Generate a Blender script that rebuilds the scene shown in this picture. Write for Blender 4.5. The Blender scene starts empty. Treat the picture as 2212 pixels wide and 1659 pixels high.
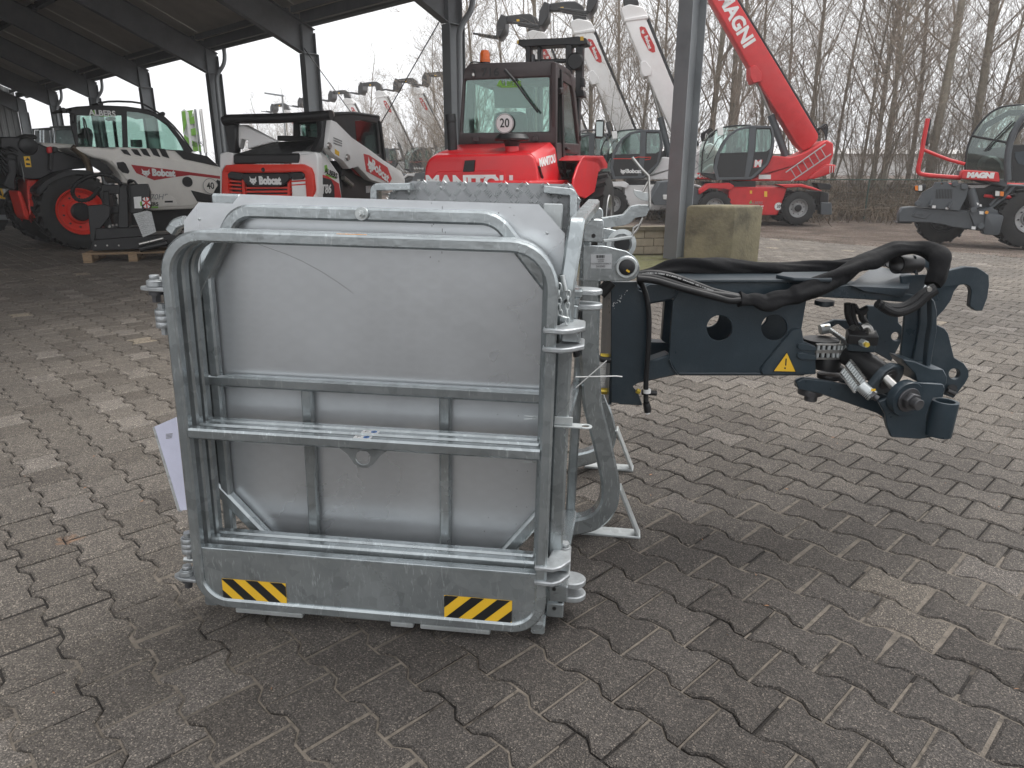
import bpy, math, random
from mathutils import Vector, Matrix, noise
from mathutils.geometry import tessellate_polygon
random.seed(7)
SC = bpy.context.scene
COL = SC.collection
R = math.radians
# ---------------------------------------------------------------- camera, world, sun, exposure
FPX = 1520.0                      # focal length for a picture 2212 wide
CH = 1.3                          # eye height
TP = 462.5 / FPX
CP = 1 / math.hypot(1, TP); SP = TP * CP
cam_d = bpy.data.cameras.new('camera'); cam = bpy.data.objects.new('camera', cam_d); COL.objects.link(cam)
cam.location = (0, 0, CH); cam.rotation_euler = (math.pi / 2 - math.atan(TP), 0, 0)
cam_d.sensor_width = 36; cam_d.lens = 36 * FPX / 2212; cam_d.clip_start = .05; cam_d.clip_end = 2000
SC.camera = cam
w = bpy.data.worlds.new('World'); SC.world = w; w.use_nodes = True
nt = w.node_tree; nt.nodes.clear()
SUN_EL, SUN_ROT = R(60), R(52)
sky = nt.nodes.new('ShaderNodeTexSky'); sky.sky_type = 'NISHITA'; sky.sun_disc = False
sky.sun_elevation = SUN_EL; sky.sun_rotation = SUN_ROT; sky.air_density = 1.0; sky.dust_density = 6.0; sky.ozone_density = 1.0
hs = nt.nodes.new('ShaderNodeHueSaturation'); hs.inputs['Saturation'].default_value = .10
mx = nt.nodes.new('ShaderNodeMix'); mx.data_type = 'RGBA'; mx.inputs[0].default_value = .82      # the fog evens the whole sky out
mx.inputs[7].default_value = (8.6, 8.75, 9.0, 1)
bg = nt.nodes.new('ShaderNodeBackground'); bg.inputs['Strength'].default_value = .105
wo = nt.nodes.new('ShaderNodeOutputWorld')
nt.links.new(sky.outputs[0], hs.inputs['Color']); nt.links.new(hs.outputs[0], mx.inputs[6])
nt.links.new(mx.outputs[2], bg.inputs['Color']); nt.links.new(bg.outputs[0], wo.inputs['Surface'])
sl = bpy.data.lights.new('sun', 'SUN'); sl.energy = 1.5; sl.angle = R(45); sl.color = (1, .97, .93)
so = bpy.data.objects.new('sun', sl); COL.objects.link(so)
# the light comes from high on the right, softened by the cloud
so.rotation_euler = Vector((math.sin(SUN_ROT) * math.cos(SUN_EL), math.cos(SUN_ROT) * math.cos(SUN_EL), math.sin(SUN_EL))).to_track_quat('Z', 'Y').to_euler()
SC.view_settings.view_transform = 'Standard'; SC.view_settings.look = 'None'
SC.view_settings.exposure = 0.74; SC.view_settings.gamma = 1.0; SC.view_settings.use_curve_mapping = False
SC.render.engine = 'CYCLES'
cy = SC.cycles
cy.max_bounces = 6; cy.diffuse_bounces = 3; cy.glossy_bounces = 3; cy.transmission_bounces = 4; cy.transparent_max_bounces = 8
cy.volume_bounces = 1; cy.caustics_reflective = False; cy.caustics_refractive = False
cy.use_denoising = True; cy.sample_clamp_indirect = 4.0

# ---------------------------------------------------------------- seeing: from a pixel of the photograph to a point in the yard
class Zm:                         # a crop of the photograph: pixels of the crop -> pixels of a 2212 wide picture
    def __init__(s, x0, y0, k): s.a = (x0, y0, k)
    def __call__(s, x, y): return ((s.a[0] + x * s.a[2]) * .77451, (s.a[1] + y * s.a[2]) * .77451)
    def L(s, pts): return [s(*p) for p in pts]
Z0 = Zm(0, 0, 1 / .77451)
Z1 = Zm(0, 0, .4304); Z2 = Zm(500, 0, .4304); Z3 = Zm(1100, 0, .4304); Z4 = Zm(1600, 0, .4304); Z5 = Zm(2142, 0, .4304)
G1 = Zm(350, 480, .3737); G2 = Zm(1000, 480, .3737); G3 = Zm(400, 1100, .4219); G4 = Zm(1100, 1100, .4218)
A1 = Zm(1600, 650, .3617); A2 = Zm(2150, 650, .3617); KZ = Zm(1540, 440, .1808); LZ = Zm(0, 300, .2532); MZ = Zm(2480, 280, .2532)
CAMP = Vector((0, 0, CH))
def ray(u, v):
    a = (u - 1106) / FPX; b = (829.5 - v) / FPX
    return Vector((a, CP + b * SP, -SP + b * CP))
def at(p, Y):                     # on the vertical plane y = Y
    d = ray(*p); return CAMP + d * (Y / d.y)
def gnd(p, z=0.0):
    d = ray(*p); return CAMP + d * ((z - CH) / d.z)
class Plane:
    """a real plane in the yard: origin, unit normal towards the viewer; x right, y up within it"""
    def __init__(s, O, n, up=(0, 0, 1)):
        s.O = Vector(O); s.n = Vector(n).normalized(); s.ex = Vector(up).cross(s.n).normalized(); s.ey = s.n.cross(s.ex)
    def px(s, p, off=0.0):        # crossing of the sight line with the plane moved back by off
        d = ray(*p); O = s.O - s.n * off
        q = CAMP + d * ((O - CAMP).dot(s.n) / d.dot(s.n)) - O
        return (q.dot(s.ex), q.dot(s.ey))
    def w(s, x, y, off=0.0): return s.O + s.ex * x + s.ey * y - s.n * off
    def pw(s, p, off=0.0): return s.w(*s.px(p, off), off)

# ---------------------------------------------------------------- mesh builder
class MB:
    def __init__(s): s.v = []; s.f = []
    def add(s, vs, fs):
        b = len(s.v); s.v += [Vector(q) for q in vs]; s.f += [tuple(i + b for i in f) for f in fs]; return s
    def box(s, c, sz, M=None):
        c = Vector(c); h = [q / 2 for q in sz]; M = M or Matrix.Identity(3)
        vs = [c + M @ Vector((x * h[0], y * h[1], z * h[2])) for x in (-1, 1) for y in (-1, 1) for z in (-1, 1)]
        return s.add(vs, [(0, 1, 3, 2), (4, 6, 7, 5), (0, 4, 5, 1), (2, 3, 7, 6), (0, 2, 6, 4), (1, 5, 7, 3)])
    def bar(s, a, b, w_, h_, up=(0, 0, 1)):
        a = Vector(a); b = Vector(b); t = (b - a).normalized(); u = Vector(up)
        x = t.cross(u)
        if x.length < 1e-4: x = t.cross(Vector((1, 0, 0)))
        x.normalize(); y = x.cross(t)
        M = Matrix((x, t, y)).transposed()
        return s.box((a + b) / 2, (w_, (b - a).length, h_), M)
    def prism(s, pl, pts, th, off=0.0, holes=()):
        """outline (plane metres) at depth off, thickness th going away from the viewer"""
        loops = [list(pts)] + [list(h) for h in holes]
        ar = lambda L: sum(L[i][0] * L[(i + 1) % len(L)][1] - L[(i + 1) % len(L)][0] * L[i][1] for i in range(len(L)))
        if ar(loops[0]) < 0: loops[0].reverse()
        for k in range(1, len(loops)):
            if ar(loops[k]) > 0: loops[k].reverse()
        flat = [p for L in loops for p in L]; n = len(flat)
        if holes:
            caps = tessellate_polygon([[Vector((p[0], p[1], 0)) for p in L] for L in loops])
            tri = []
            for t in caps:
                a, b, c = (flat[i] for i in t)
                cr = (b[0] - a[0]) * (c[1] - a[1]) - (b[1] - a[1]) * (c[0] - a[0])
                tri.append(t if cr > 0 else (t[0], t[2], t[1]))
        else: tri = [tuple(range(n))]
        vs = [pl.w(p[0], p[1], off) for p in flat] + [pl.w(p[0], p[1], off + th) for p in flat]
        fs = list(tri) + [tuple(i + n for i in reversed(t)) for t in tri]
        b = 0
        for L in loops:
            m = len(L)
            for i in range(m):
                j = (i + 1) % m; fs.append((b + i, b + i + n, b + j + n, b + j))
            b += m
        return s.add(vs, fs)
    def pz(s, pl, Z, pts, th, off=0.0, holes=()):         # the outline read off a crop of the photograph
        return s.prism(pl, [pl.px(Z(*p), off) for p in pts], th, off, [[pl.px(Z(*p), off) for p in h] for h in holes])
    def tube(s, path, r, n=8, cap=True, lump=0.0, sq=1.0):
        P_ = [Vector(p) for p in path]; rs = r if isinstance(r, (list, tuple)) else [r] * len(P_)
        t0 = (P_[1] - P_[0]).normalized(); u = t0.orthogonal().normalized(); b = len(s.v); prev = t0
        for i, p in enumerate(P_):
            t = (P_[min(i + 1, len(P_) - 1)] - P_[max(i - 1, 0)]).normalized()
            q = prev.rotation_difference(t); u = q @ u; u = (u - t * u.dot(t)).normalized(); v = t.cross(u); prev = t
            for k in range(n):
                a = 2 * math.pi * k / n; rr = rs[i]
                if lump: rr *= 1 + lump * noise.noise(p * 9 + Vector((math.cos(a), math.sin(a), 0)) * 1.2) * 1.8
                s.v.append(p + (u * math.cos(a) + v * math.sin(a) * sq) * rr)
        for i in range(len(P_) - 1):
            for k in range(n):
                k2 = (k + 1) % n; s.f.append((b + i * n + k, b + i * n + k2, b + (i + 1) * n + k2, b + (i + 1) * n + k))
        if cap:
            s.f.append(tuple(b + k for k in reversed(range(n)))); e = b + (len(P_) - 1) * n; s.f.append(tuple(e + k for k in range(n)))
        return s
    def cyl(s, a, b, r, r2=None, n=20): return s.tube([a, b], [r, r if r2 is None else r2], n)
    def ring(s, c, ax, prof, n=32, a0=0, a1=2 * math.pi):       # lathe: prof = [(radius, along)], closed in on itself
        c = Vector(c); ax = Vector(ax).normalized(); u = ax.orthogonal().normalized(); v = ax.cross(u); b = len(s.v); m = len(prof)
        full = abs(a1 - a0 - 2 * math.pi) < 1e-6; N = n if full else n + 1
        for k in range(N):
            a = a0 + (a1 - a0) * k / n; d = u * math.cos(a) + v * math.sin(a)
            for (r, h) in prof: s.v.append(c + d * r + ax * h)
        for k in range(n):
            k2 = (k + 1) % N
            for j in range(m - 1): s.f.append((b + k * m + j, b + k2 * m + j, b + k2 * m + j + 1, b + k * m + j + 1))
        return s
    def sweep(s, path, wd, hd, nrm, closed=False, fil=0.0, seg=6, rad=None):
        """rectangular tube along a path lying in a plane of normal nrm: wd across (in plane), hd along nrm, corners filleted"""
        P_ = [Vector(p) for p in path]; N = Vector(nrm).normalized()
        if fil:
            out = []; m = len(P_)
            for i in range(m):
                if not closed and i in (0, m - 1): out.append(P_[i]); continue
                a, p, c = P_[i - 1], P_[i], P_[(i + 1) % m]; f = fil[i] if isinstance(fil, (list, tuple)) else fil
                d1 = (a - p); d2 = (c - p); l1 = d1.length; l2 = d2.length; d1.normalize(); d2.normalize()
                ang = d1.angle(d2); tl = min(f / math.tan(ang / 2), l1 * .49, l2 * .49)
                if f <= 0: out.append(p); continue
                rr = tl * math.tan(ang / 2); cen = p + (d1 + d2).normalized() * (rr / math.sin(ang / 2))
                s1 = p + d1 * tl - cen; s2 = p + d2 * tl - cen; tot = s1.angle(s2); ax = s1.cross(s2).normalized()
                for k in range(seg + 1): out.append(cen + Matrix.Rotation(tot * k / seg, 3, ax) @ s1)
            P_ = out
        m = len(P_); b = len(s.v); r = min(wd, hd) * .18 if rad is None else rad
        pr = []
        for (cx, cy_) in ((1, 1), (-1, 1), (-1, -1), (1, -1)):
            X = cx * (wd / 2 - r); Y = cy_ * (hd / 2 - r)
            if cx * cy_ > 0: pr += [(X + cx * r, Y), (X, Y + cy_ * r)]
            else: pr += [(X, Y + cy_ * r), (X + cx * r, Y)]
        for i in range(m):
            if closed: t1 = (P_[i] - P_[i - 1]).normalized(); t2 = (P_[(i + 1) % m] - P_[i]).normalized()
            else:
                t1 = (P_[i] - P_[max(i - 1, 0)]) if i else (P_[1] - P_[0]); t2 = (P_[min(i + 1, m - 1)] - P_[i]) if i < m - 1 else t1
                t1 = t1.normalized(); t2 = t2.normalized()
            t = (t1 + t2).normalized(); k = 1 / max(.35, t.dot(t1)); x = t.cross(N).normalized()
            for (X, Y) in pr: s.v.append(P_[i] + x * X * k + N * Y)
        q = len(pr); L = m if closed else m - 1
        for i in range(L):
            j = (i + 1) % m
            for k in range(q):
                k2 = (k + 1) % q; s.f.append((b + i * q + k, b + i * q + k2, b + j * q + k2, b + j * q + k))
        if not closed:
            s.f.append(tuple(b + k for k in reversed(range(q)))); e = b + (m - 1) * q; s.f.append(tuple(e + k for k in range(q)))
        return s
    def loft(s, rings, cap=True):
        b = len(s.v); n = len(rings[0])
        for r_ in rings: s.v += [Vector(p) for p in r_]
        for i in range(len(rings) - 1):
            for k in range(n):
                k2 = (k + 1) % n; s.f.append((b + i * n + k, b + i * n + k2, b + (i + 1) * n + k2, b + (i + 1) * n + k))
        if cap:
            s.f.append(tuple(b + k for k in reversed(range(n)))); e = b + (len(rings) - 1) * n; s.f.append(tuple(e + k for k in range(n)))
        return s
    def build(s, name, mat, parent=None, bev=0.0, smooth=35, kind=None, label=None, raw=False, seg=1):
        me = bpy.data.meshes.new(name)
        W = WORLD_OF.get(parent.name, Matrix.Identity(4)) if parent else Matrix.Identity(4)
        inv = W.inverted()
        me.from_pydata([inv @ v for v in s.v], [], s.f)
        if not raw:
            import bmesh
            bm = bmesh.new(); bm.from_mesh(me); bmesh.ops.recalc_face_normals(bm, faces=bm.faces)
            if bev:
                es = [e for e in bm.edges if len(e.link_faces) == 2 and e.calc_face_angle(0) > R(28)]
                bmesh.ops.bevel(bm, geom=es, offset=bev, segments=seg, affect='EDGES', clamp_overlap=True, profile=.5)
            bm.to_mesh(me); bm.free()
        if smooth:
            me.shade_smooth()
            try: me.set_sharp_from_angle(angle=R(smooth))
            except Exception: pass
        me.materials.append(M[mat] if isinstance(mat, str) else mat)
        o = bpy.data.objects.new(name, me); COL.objects.link(o)
        if parent: o.parent = parent; WORLD_OF[o.name] = W
        if kind: o['kind'] = kind
        if label: o['label'] = label
        return o
WORLD_OF = {}
def thing(name, label, cat, loc=(0, 0, 0), group=None, rz=0.0):
    o = bpy.data.objects.new(name, None); COL.objects.link(o); o.location = loc; o.rotation_euler = (0, 0, rz)
    o.empty_display_size = .1; o['label'] = label; o['category'] = cat
    if group: o['group'] = group
    WORLD_OF[o.name] = Matrix.Translation(Vector(loc)) @ Matrix.Rotation(rz, 4, 'Z'); return o
def tag(o, label=None, cat=None, group=None, kind=None):
    for k, v in (('label', label), ('category', cat), ('group', group), ('kind', kind)):
        if v: o[k] = v
    return o
def copy_tree(o, parent=None, skip=()):
    c = o.copy(); COL.objects.link(c)
    if parent: c.parent = parent
    for ch in CH_OF.get(o.name, []):
        if ch.name.split('.')[0] not in skip: copy_tree(ch, c, skip)
    return c
CH_OF = {}
def index_children():
    CH_OF.clear()
    for o in list(COL.objects):
        if o.parent: CH_OF.setdefault(o.parent.name, []).append(o)
def text(name, body, pl, p0, size, mat, parent, off=-.002, rot=0.0, bold=.0, th=.0012, ax='CENTER', sx=1.0, shear=0.0, pxs=None):
    """flat lettering: p0 = (x, y) in plane metres of its centre"""
    cu = bpy.data.curves.new(name, 'FONT'); cu.body = body; cu.size = size; cu.align_x = ax; cu.align_y = 'CENTER'
    cu.extrude = th; cu.offset = bold; cu.shear = shear; cu.resolution_u = 3
    t = bpy.data.objects.new(name, cu); COL.objects.link(t)
    me = bpy.data.meshes.new_from_object(t.evaluated_get(bpy.context.evaluated_depsgraph_get()))
    bpy.data.objects.remove(t); bpy.data.curves.remove(cu)
    W = WORLD_OF.get(parent.name, Matrix.Identity(4)); inv = W.inverted(); c, s_ = math.cos(rot), math.sin(rot)
    for v in me.vertices:
        x = v.co.x * sx; y = v.co.y
        v.co = inv @ (pl.w(p0[0] + x * c - y * s_, p0[1] + x * s_ + y * c, off) + pl.n * v.co.z)
    me.name = name; me.materials.clear(); me.materials.append(M[mat])
    o = bpy.data.objects.new(name, me); COL.objects.link(o); o.parent = parent; WORLD_OF[o.name] = W; return o
def circ(c, r, n=24): return [(c[0] + r * math.cos(2 * math.pi * k / n), c[1] + r * math.sin(2 * math.pi * k / n)) for k in range(n)]
def smoothp(pts, it=2, closed=False):
    for _ in range(it):
        q = []
        n = len(pts); rng = range(n) if closed else range(n - 1)
        if not closed: q.append(pts[0])
        for i in rng:
            a = pts[i]; b = pts[(i + 1) % n]
            q.append(tuple(a[k] * .75 + b[k] * .25 for k in range(len(a)))); q.append(tuple(a[k] * .25 + b[k] * .75 for k in range(len(a))))
        if not closed: q.append(pts[-1])
        pts = q
    return pts

# ---------------------------------------------------------------- materials
M = {}
def node_mat(name):
    m = bpy.data.materials.new(name); m.use_nodes = True; t = m.node_tree; t.nodes.clear(); M[name] = m
    out = t.nodes.new('ShaderNodeOutputMaterial'); b = t.nodes.new('ShaderNodeBsdfPrincipled'); t.links.new(b.outputs[0], out.inputs[0])
    return m, t, b, out
def N_(t, typ, **kw):
    n = t.nodes.new(typ)
    for k, v in kw.items():
        if k.startswith('i_'):
            key = k[2:]; n.inputs[int(key) if key.isdigit() else key.replace('_', ' ')].default_value = v
        else: setattr(n, k, v)
    return n
def ramp(t, fac, stops):
    r = t.nodes.new('ShaderNodeValToRGB'); e = r.color_ramp.elements
    while len(e) > 1: e.remove(e[-1])
    e[0].position = stops[0][0]; e[0].color = (*stops[0][1], 1)
    for p, c in stops[1:]:
        q = e.new(p); q.color = (*c, 1)
    t.links.new(fac, r.inputs[0]); return r
def simple(name, col, rough=.5, metal=0.0, var=.12, sc=6.0, bump=.0, bsc=60.0, coat=0.0, dirt=None, spec=.5, stretch=None):
    m, t, b, out = node_mat(name)
    tc = N_(t, 'ShaderNodeTexCoord'); src = tc.outputs['Object']
    if stretch:
        mp = N_(t, 'ShaderNodeMapping'); mp.inputs['Scale'].default_value = stretch; t.links.new(src, mp.inputs[0]); src = mp.outputs[0]
    n = N_(t, 'ShaderNodeTexNoise', i_Scale=sc, i_Detail=6.0, i_Roughness=.65); t.links.new(src, n.inputs['Vector'])
    lo = tuple(c * (1 - var) for c in col); hi = tuple(min(1, c * (1 + var)) for c in col)
    r = ramp(t, n.outputs[0], [(.3, lo), (.7, hi)]); cur = r.outputs[0]
    if dirt:
        n2 = N_(t, 'ShaderNodeTexNoise', i_Scale=sc * .5, i_Detail=9.0, i_Roughness=.75); t.links.new(src, n2.inputs['Vector'])
        r2 = ramp(t, n2.outputs[0], [(.5, (0, 0, 0)), (.72, (1, 1, 1))])
        mxx = N_(t, 'ShaderNodeMix', data_type='RGBA'); mxx.inputs[7].default_value = (*dirt, 1)
        mm = N_(t, 'ShaderNodeMath', operation='MULTIPLY'); mm.inputs[1].default_value = .45
        t.links.new(r2.outputs[0], mm.inputs[0]); t.links.new(mm.outputs[0], mxx.inputs[0]); t.links.new(cur, mxx.inputs[6]); cur = mxx.outputs[2]
    t.links.new(cur, b.inputs['Base Color'])
    b.inputs['Metallic'].default_value = metal; b.inputs['Specular IOR Level'].default_value = spec
    rr = ramp(t, n.outputs[0], [(.3, (rough * .85,) * 3), (.75, (min(1, rough * 1.2),) * 3)]); t.links.new(rr.outputs[0], b.inputs['Roughness'])
    b.inputs['Coat Weight'].default_value = coat
    if bump:
        n3 = N_(t, 'ShaderNodeTexNoise', i_Scale=bsc, i_Detail=4.0); t.links.new(src, n3.inputs['Vector'])
        bp = N_(t, 'ShaderNodeBump', i_Strength=bump, i_Distance=.01); t.links.new(n3.outputs[0], bp.inputs['Height']); t.links.new(bp.outputs[0], b.inputs['Normal'])
    return m
def galv(name, col, metal, rough, scratch=.5, mott=.14, scv=3.0, spang=.22, swirl=0):
    m, t, b, out = node_mat(name); tc = N_(t, 'ShaderNodeTexCoord')
    n = N_(t, 'ShaderNodeTexNoise', i_Scale=scv, i_Detail=5.0, i_Roughness=.6); t.links.new(tc.outputs['Object'], n.inputs['Vector'])
    v = N_(t, 'ShaderNodeTexVoronoi', i_Scale=34.0); v.inputs['Randomness'].default_value = 1; t.links.new(tc.outputs['Object'], v.inputs['Vector'])
    mp = N_(t, 'ShaderNodeMapping'); mp.inputs['Rotation'].default_value = (0, R(22), 0); mp.inputs['Scale'].default_value = (80, 40, 15)
    t.links.new(tc.outputs['Object'], mp.inputs[0])
    ns = N_(t, 'ShaderNodeTexNoise', i_Scale=1.4, i_Detail=3.0, i_Distortion=1.2); t.links.new(mp.outputs[0], ns.inputs['Vector'])
    rs = ramp(t, ns.outputs[0], [(.58, (0, 0, 0)), (.74, (1, 1, 1))])
    lo = tuple(c * (1 - mott) for c in col); hi = tuple(min(1, c * (1 + mott)) for c in col)
    r = ramp(t, n.outputs[0], [(.3, lo), (.7, hi)])
    a = N_(t, 'ShaderNodeMix', data_type='RGBA', blend_type='MULTIPLY'); a.inputs[0].default_value = spang
    t.links.new(r.outputs[0], a.inputs[6]); t.links.new(v.outputs['Color'], a.inputs[7])
    # spangle only as grey
    hsn = N_(t, 'ShaderNodeHueSaturation', i_Saturation=.0); t.links.new(v.outputs['Color'], hsn.inputs['Color']); t.links.new(hsn.outputs[0], a.inputs[7])
    c2 = N_(t, 'ShaderNodeMix', data_type='RGBA'); c2.inputs[7].default_value = tuple(min(1, c * 1.65) for c in col) + (1,)
    mu = N_(t, 'ShaderNodeMath', operation='MULTIPLY'); mu.inputs[1].default_value = scratch
    n5 = N_(t, 'ShaderNodeTexNoise', i_Scale=4.5, i_Detail=2.0); t.links.new(tc.outputs['Object'], n5.inputs['Vector'])
    r5 = ramp(t, n5.outputs[0], [(.42, (.15,) * 3), (.62, (1,) * 3)])
    m2 = N_(t, 'ShaderNodeMath', operation='MULTIPLY'); t.links.new(rs.outputs[0], m2.inputs[0]); t.links.new(r5.outputs[0], m2.inputs[1]); t.links.new(m2.outputs[0], mu.inputs[0])
    t.links.new(mu.outputs[0], c2.inputs[0]); t.links.new(a.outputs[2], c2.inputs[6]); t.links.new(c2.outputs[2], b.inputs['Base Color'])
    b.inputs['Metallic'].default_value = metal
    rr = ramp(t, n.outputs[0], [(.3, (rough * .8,) * 3), (.7, (rough * 1.25,) * 3)]); t.links.new(rr.outputs[0], b.inputs['Roughness'])
    if swirl:                                              # the print of the tread ribs on the other face, showing through
        w1 = N_(t, 'ShaderNodeTexVoronoi', i_Scale=17.0); w1.inputs['Randomness'].default_value = .12
        mpp = N_(t, 'ShaderNodeMapping'); mpp.inputs['Rotation'].default_value = (0, R(40), 0); mpp.inputs['Scale'].default_value = (1, 1, 1.7); t.links.new(tc.outputs['Object'], mpp.inputs[0]); t.links.new(mpp.outputs[0], w1.inputs['Vector'])
        wr = ramp(t, w1.outputs['Distance'], [(.2, (.985,) * 3), (.42, (1.012,) * 3), (.6, (.985,) * 3)])
        mm = N_(t, 'ShaderNodeMix', data_type='RGBA', blend_type='MULTIPLY'); mm.inputs[0].default_value = 1; t.links.new(c2.outputs[2], mm.inputs[6]); t.links.new(wr.outputs[0], mm.inputs[7]); t.links.new(mm.outputs[2], b.inputs['Base Color'])
        bq = N_(t, 'ShaderNodeBump', i_Strength=.05, i_Distance=.003); t.links.new(w1.outputs['Distance'], bq.inputs['Height'])
    bp = N_(t, 'ShaderNodeBump', i_Strength=.05 if swirl else .25, i_Distance=.002)
    if swirl: t.links.new(bq.outputs[0], bp.inputs['Normal'])
    n6 = N_(t, 'ShaderNodeTexNoise', i_Scale=70.0, i_Detail=4.0)
    t.links.new(tc.outputs['Object'], n6.inputs['Vector']); t.links.new(n6.outputs[0], bp.inputs['Height']); t.links.new(bp.outputs[0], b.inputs['Normal'])
    return m
galv('galvanised', (.40, .435, .445), .72, .24, scratch=1.0, mott=.2, spang=.30)
galv('galvanised_bright', (.56, .59, .59), .6, .38, scratch=.3)
galv('sheet_metal', (.61, .635, .655), .7, .30, scratch=.0, mott=.05, scv=1.2, spang=.02, swirl=1)
galv('tread_metal', (.33, .34, .35), .6, .42, scratch=.1, spang=.04)
simple('cast_zinc', (.42, .44, .45), .40, .6, .2, 30, .2, 200)
simple('blue_paint', (.022, .036, .047), .30, 0, .25, 5, .08, 160, dirt=(.075, .08, .082))
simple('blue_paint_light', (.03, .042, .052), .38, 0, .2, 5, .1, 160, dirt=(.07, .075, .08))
simple('steel', (.45, .44, .42), .3, .9, .15, 40)
simple('dark_steel', (.10, .10, .105), .4, .6, .2, 30)
simple('rubber_hose', (.013, .013, .014), .45, 0, .2, 20, .1, 200, spec=.3)
simple('sleeve_fabric', (.0105, .0105, .0115), .8, 0, .2, 12, .6, 20, spec=.2)
simple('black_plastic', (.011, .011, .012), .42, 0, .2, 12, .05, 80)
simple('black_paint', (.011, .011, .012), .38, 0, .25, 6, .05, 80)
simple('tyre_rubber', (.018, .018, .018), .8, 0, .3, 8, .3, 60, dirt=(.07, .06, .05))
simple('red_paint', (.60, .018, .022), .42, 0, .16, 3, .02, 40, coat=.08, dirt=(.36, .06, .055))
simple('orange_red_paint', (.68, .035, .018), .38, 0, .08, 3, .02, 40, coat=.1)
simple('forklift_red', (.66, .014, .022), .36, 0, .10, 3, .03, 30, coat=.15, dirt=(.4, .03, .03))
simple('dark_red_paint', (.40, .02, .025), .5, 0, .1, 4)
simple('white_paint', (.80, .79, .78), .4, 0, .06, 2.5, .02, 30, coat=.1, dirt=(.55, .53, .50))
simple('cream_paint', (.80, .77, .72), .42, 0, .07, 2.5, .02, 30, coat=.1, dirt=(.55, .52, .47))
simple('white_print', (.78, .78, .77), .5)
simple('grey_machine', (.075, .084, .092), .45, 0, .12, 5, .05, 60)
simple('brown_metal', (.055, .043, .043), .48, 0, .15, 4)
simple('exhaust_metal', (.10, .075, .05), .45, .6, .3, 10)
simple('yellow_print', (.80, .48, .03), .45, 0, .05)
simple('orange_print', (.75, .30, .03), .45, 0, .2, 80)
simple('black_print', (.012, .012, .012), .45)
simple('green_print', (.20, .45, .06), .5)
simple('blue_print', (.03, .13, .38), .5)
simple('red_print', (.55, .03, .03), .5)
simple('grey_print', (.25, .25, .25), .5)
simple('paper', (.70, .71, .86), .35, 0, .07, 8, .3, 14)
simple('worn_paper', (.42, .43, .43), .6, 0, .35, 60)
simple('silver_label', (.50, .51, .52), .4, .3, .08)
simple('column_steel', (.24, .255, .265), .55, .2, .18, 1.8, .15, 30, dirt=(.22, .22, .22))
simple('rafter_steel', (.20, .21, .22), .6, .1, .18, 2.5)
simple('roof_sheet', (.55, .52, .47), .75, 0, .14, 1.6)
simple('corrugated', (.30, .31, .31), .6, .2, .12, 2)
simple('purlin_dark', (.03, .032, .035), .6, 0, .1)
simple('concrete_mossy', (.17, .15, .095), .9, 0, .55, 3.2, .9, 26, dirt=(.045, .05, .018))
simple('wall_block', (.40, .345, .26), .9, 0, .22, 5, .5, 60)
simple('wall_cap', (.16, .14, .10), .9, 0, .3, 8, .4, 50)
simple('wood', (.26, .18, .11), .8, 0, .3, 8, .3, 60, stretch=(1, 8, 8))
simple('bark', (.20, .175, .135), .95, 0, .35, 6, .8, 20)
simple('bark_pale', (.22, .195, .15), .95, 0, .35, 6, .8, 20)
simple('twig', (.26, .215, .17), .95, 0, .3, 2)
simple('dead_brush', (.15, .115, .08), 1.0, 0, .45, 2.5)
simple('soil_bank', (.085, .066, .048), 1.0, 0, .4, 3, .6, 14)
simple('fence_green', (.03, .06, .045), .6)
simple('pale_cladding', (.58, .56, .54), .8, 0, .04, .5)
simple('chrome_rim', (.42, .42, .42), .45, .5, .15, 8)
simple('lamp_lens', (.7, .7, .68), .15, .2, .1)
simple('amber_lens', (.8, .22, .02), .3)
simple('orange_beacon', (.75, .13, .01), .25, 0, .15, 30)
simple('brass', (.75, .55, .08), .35, .6)
simple('leaf_dry', (.30, .16, .09), .9, 0, .5, 6)
simple('sand', (.15, .128, .105), 1.0, 0, .55, 34, .6, 160, dirt=(.03, .026, .022))
def glass_mat(name, tint, alpha, rough=.04):
    m, t, b, out = node_mat(name)
    tr = N_(t, 'ShaderNodeBsdfTransparent'); tr.inputs[0].default_value = (*tint, 1)
    gl = N_(t, 'ShaderNodeBsdfGlossy'); gl.inputs['Roughness'].default_value = rough; gl.inputs['Color'].default_value = (.9, 1, .97, 1)
    fr = N_(t, 'ShaderNodeFresnel', i_IOR=1.5); ad = N_(t, 'ShaderNodeMath', operation='ADD'); ad.inputs[1].default_value = alpha; t.links.new(fr.outputs[0], ad.inputs[0])
    mix = N_(t, 'ShaderNodeMixShader'); t.links.new(ad.outputs[0], mix.inputs[0]); t.links.new(tr.outputs[0], mix.inputs[1]); t.links.new(gl.outputs[0], mix.inputs[2])
    t.links.new(mix.outputs[0], out.inputs[0]); t.nodes.remove(b); return m
glass_mat('cab_glass', (.50, .64, .59), .07)
glass_mat('dark_glass', (.30, .42, .38), .08)
glass_mat('forklift_glass', (.58, .76, .70), .07, .12)
glass_mat('mirror_glass', (.1, .1, .1), .30)
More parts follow.
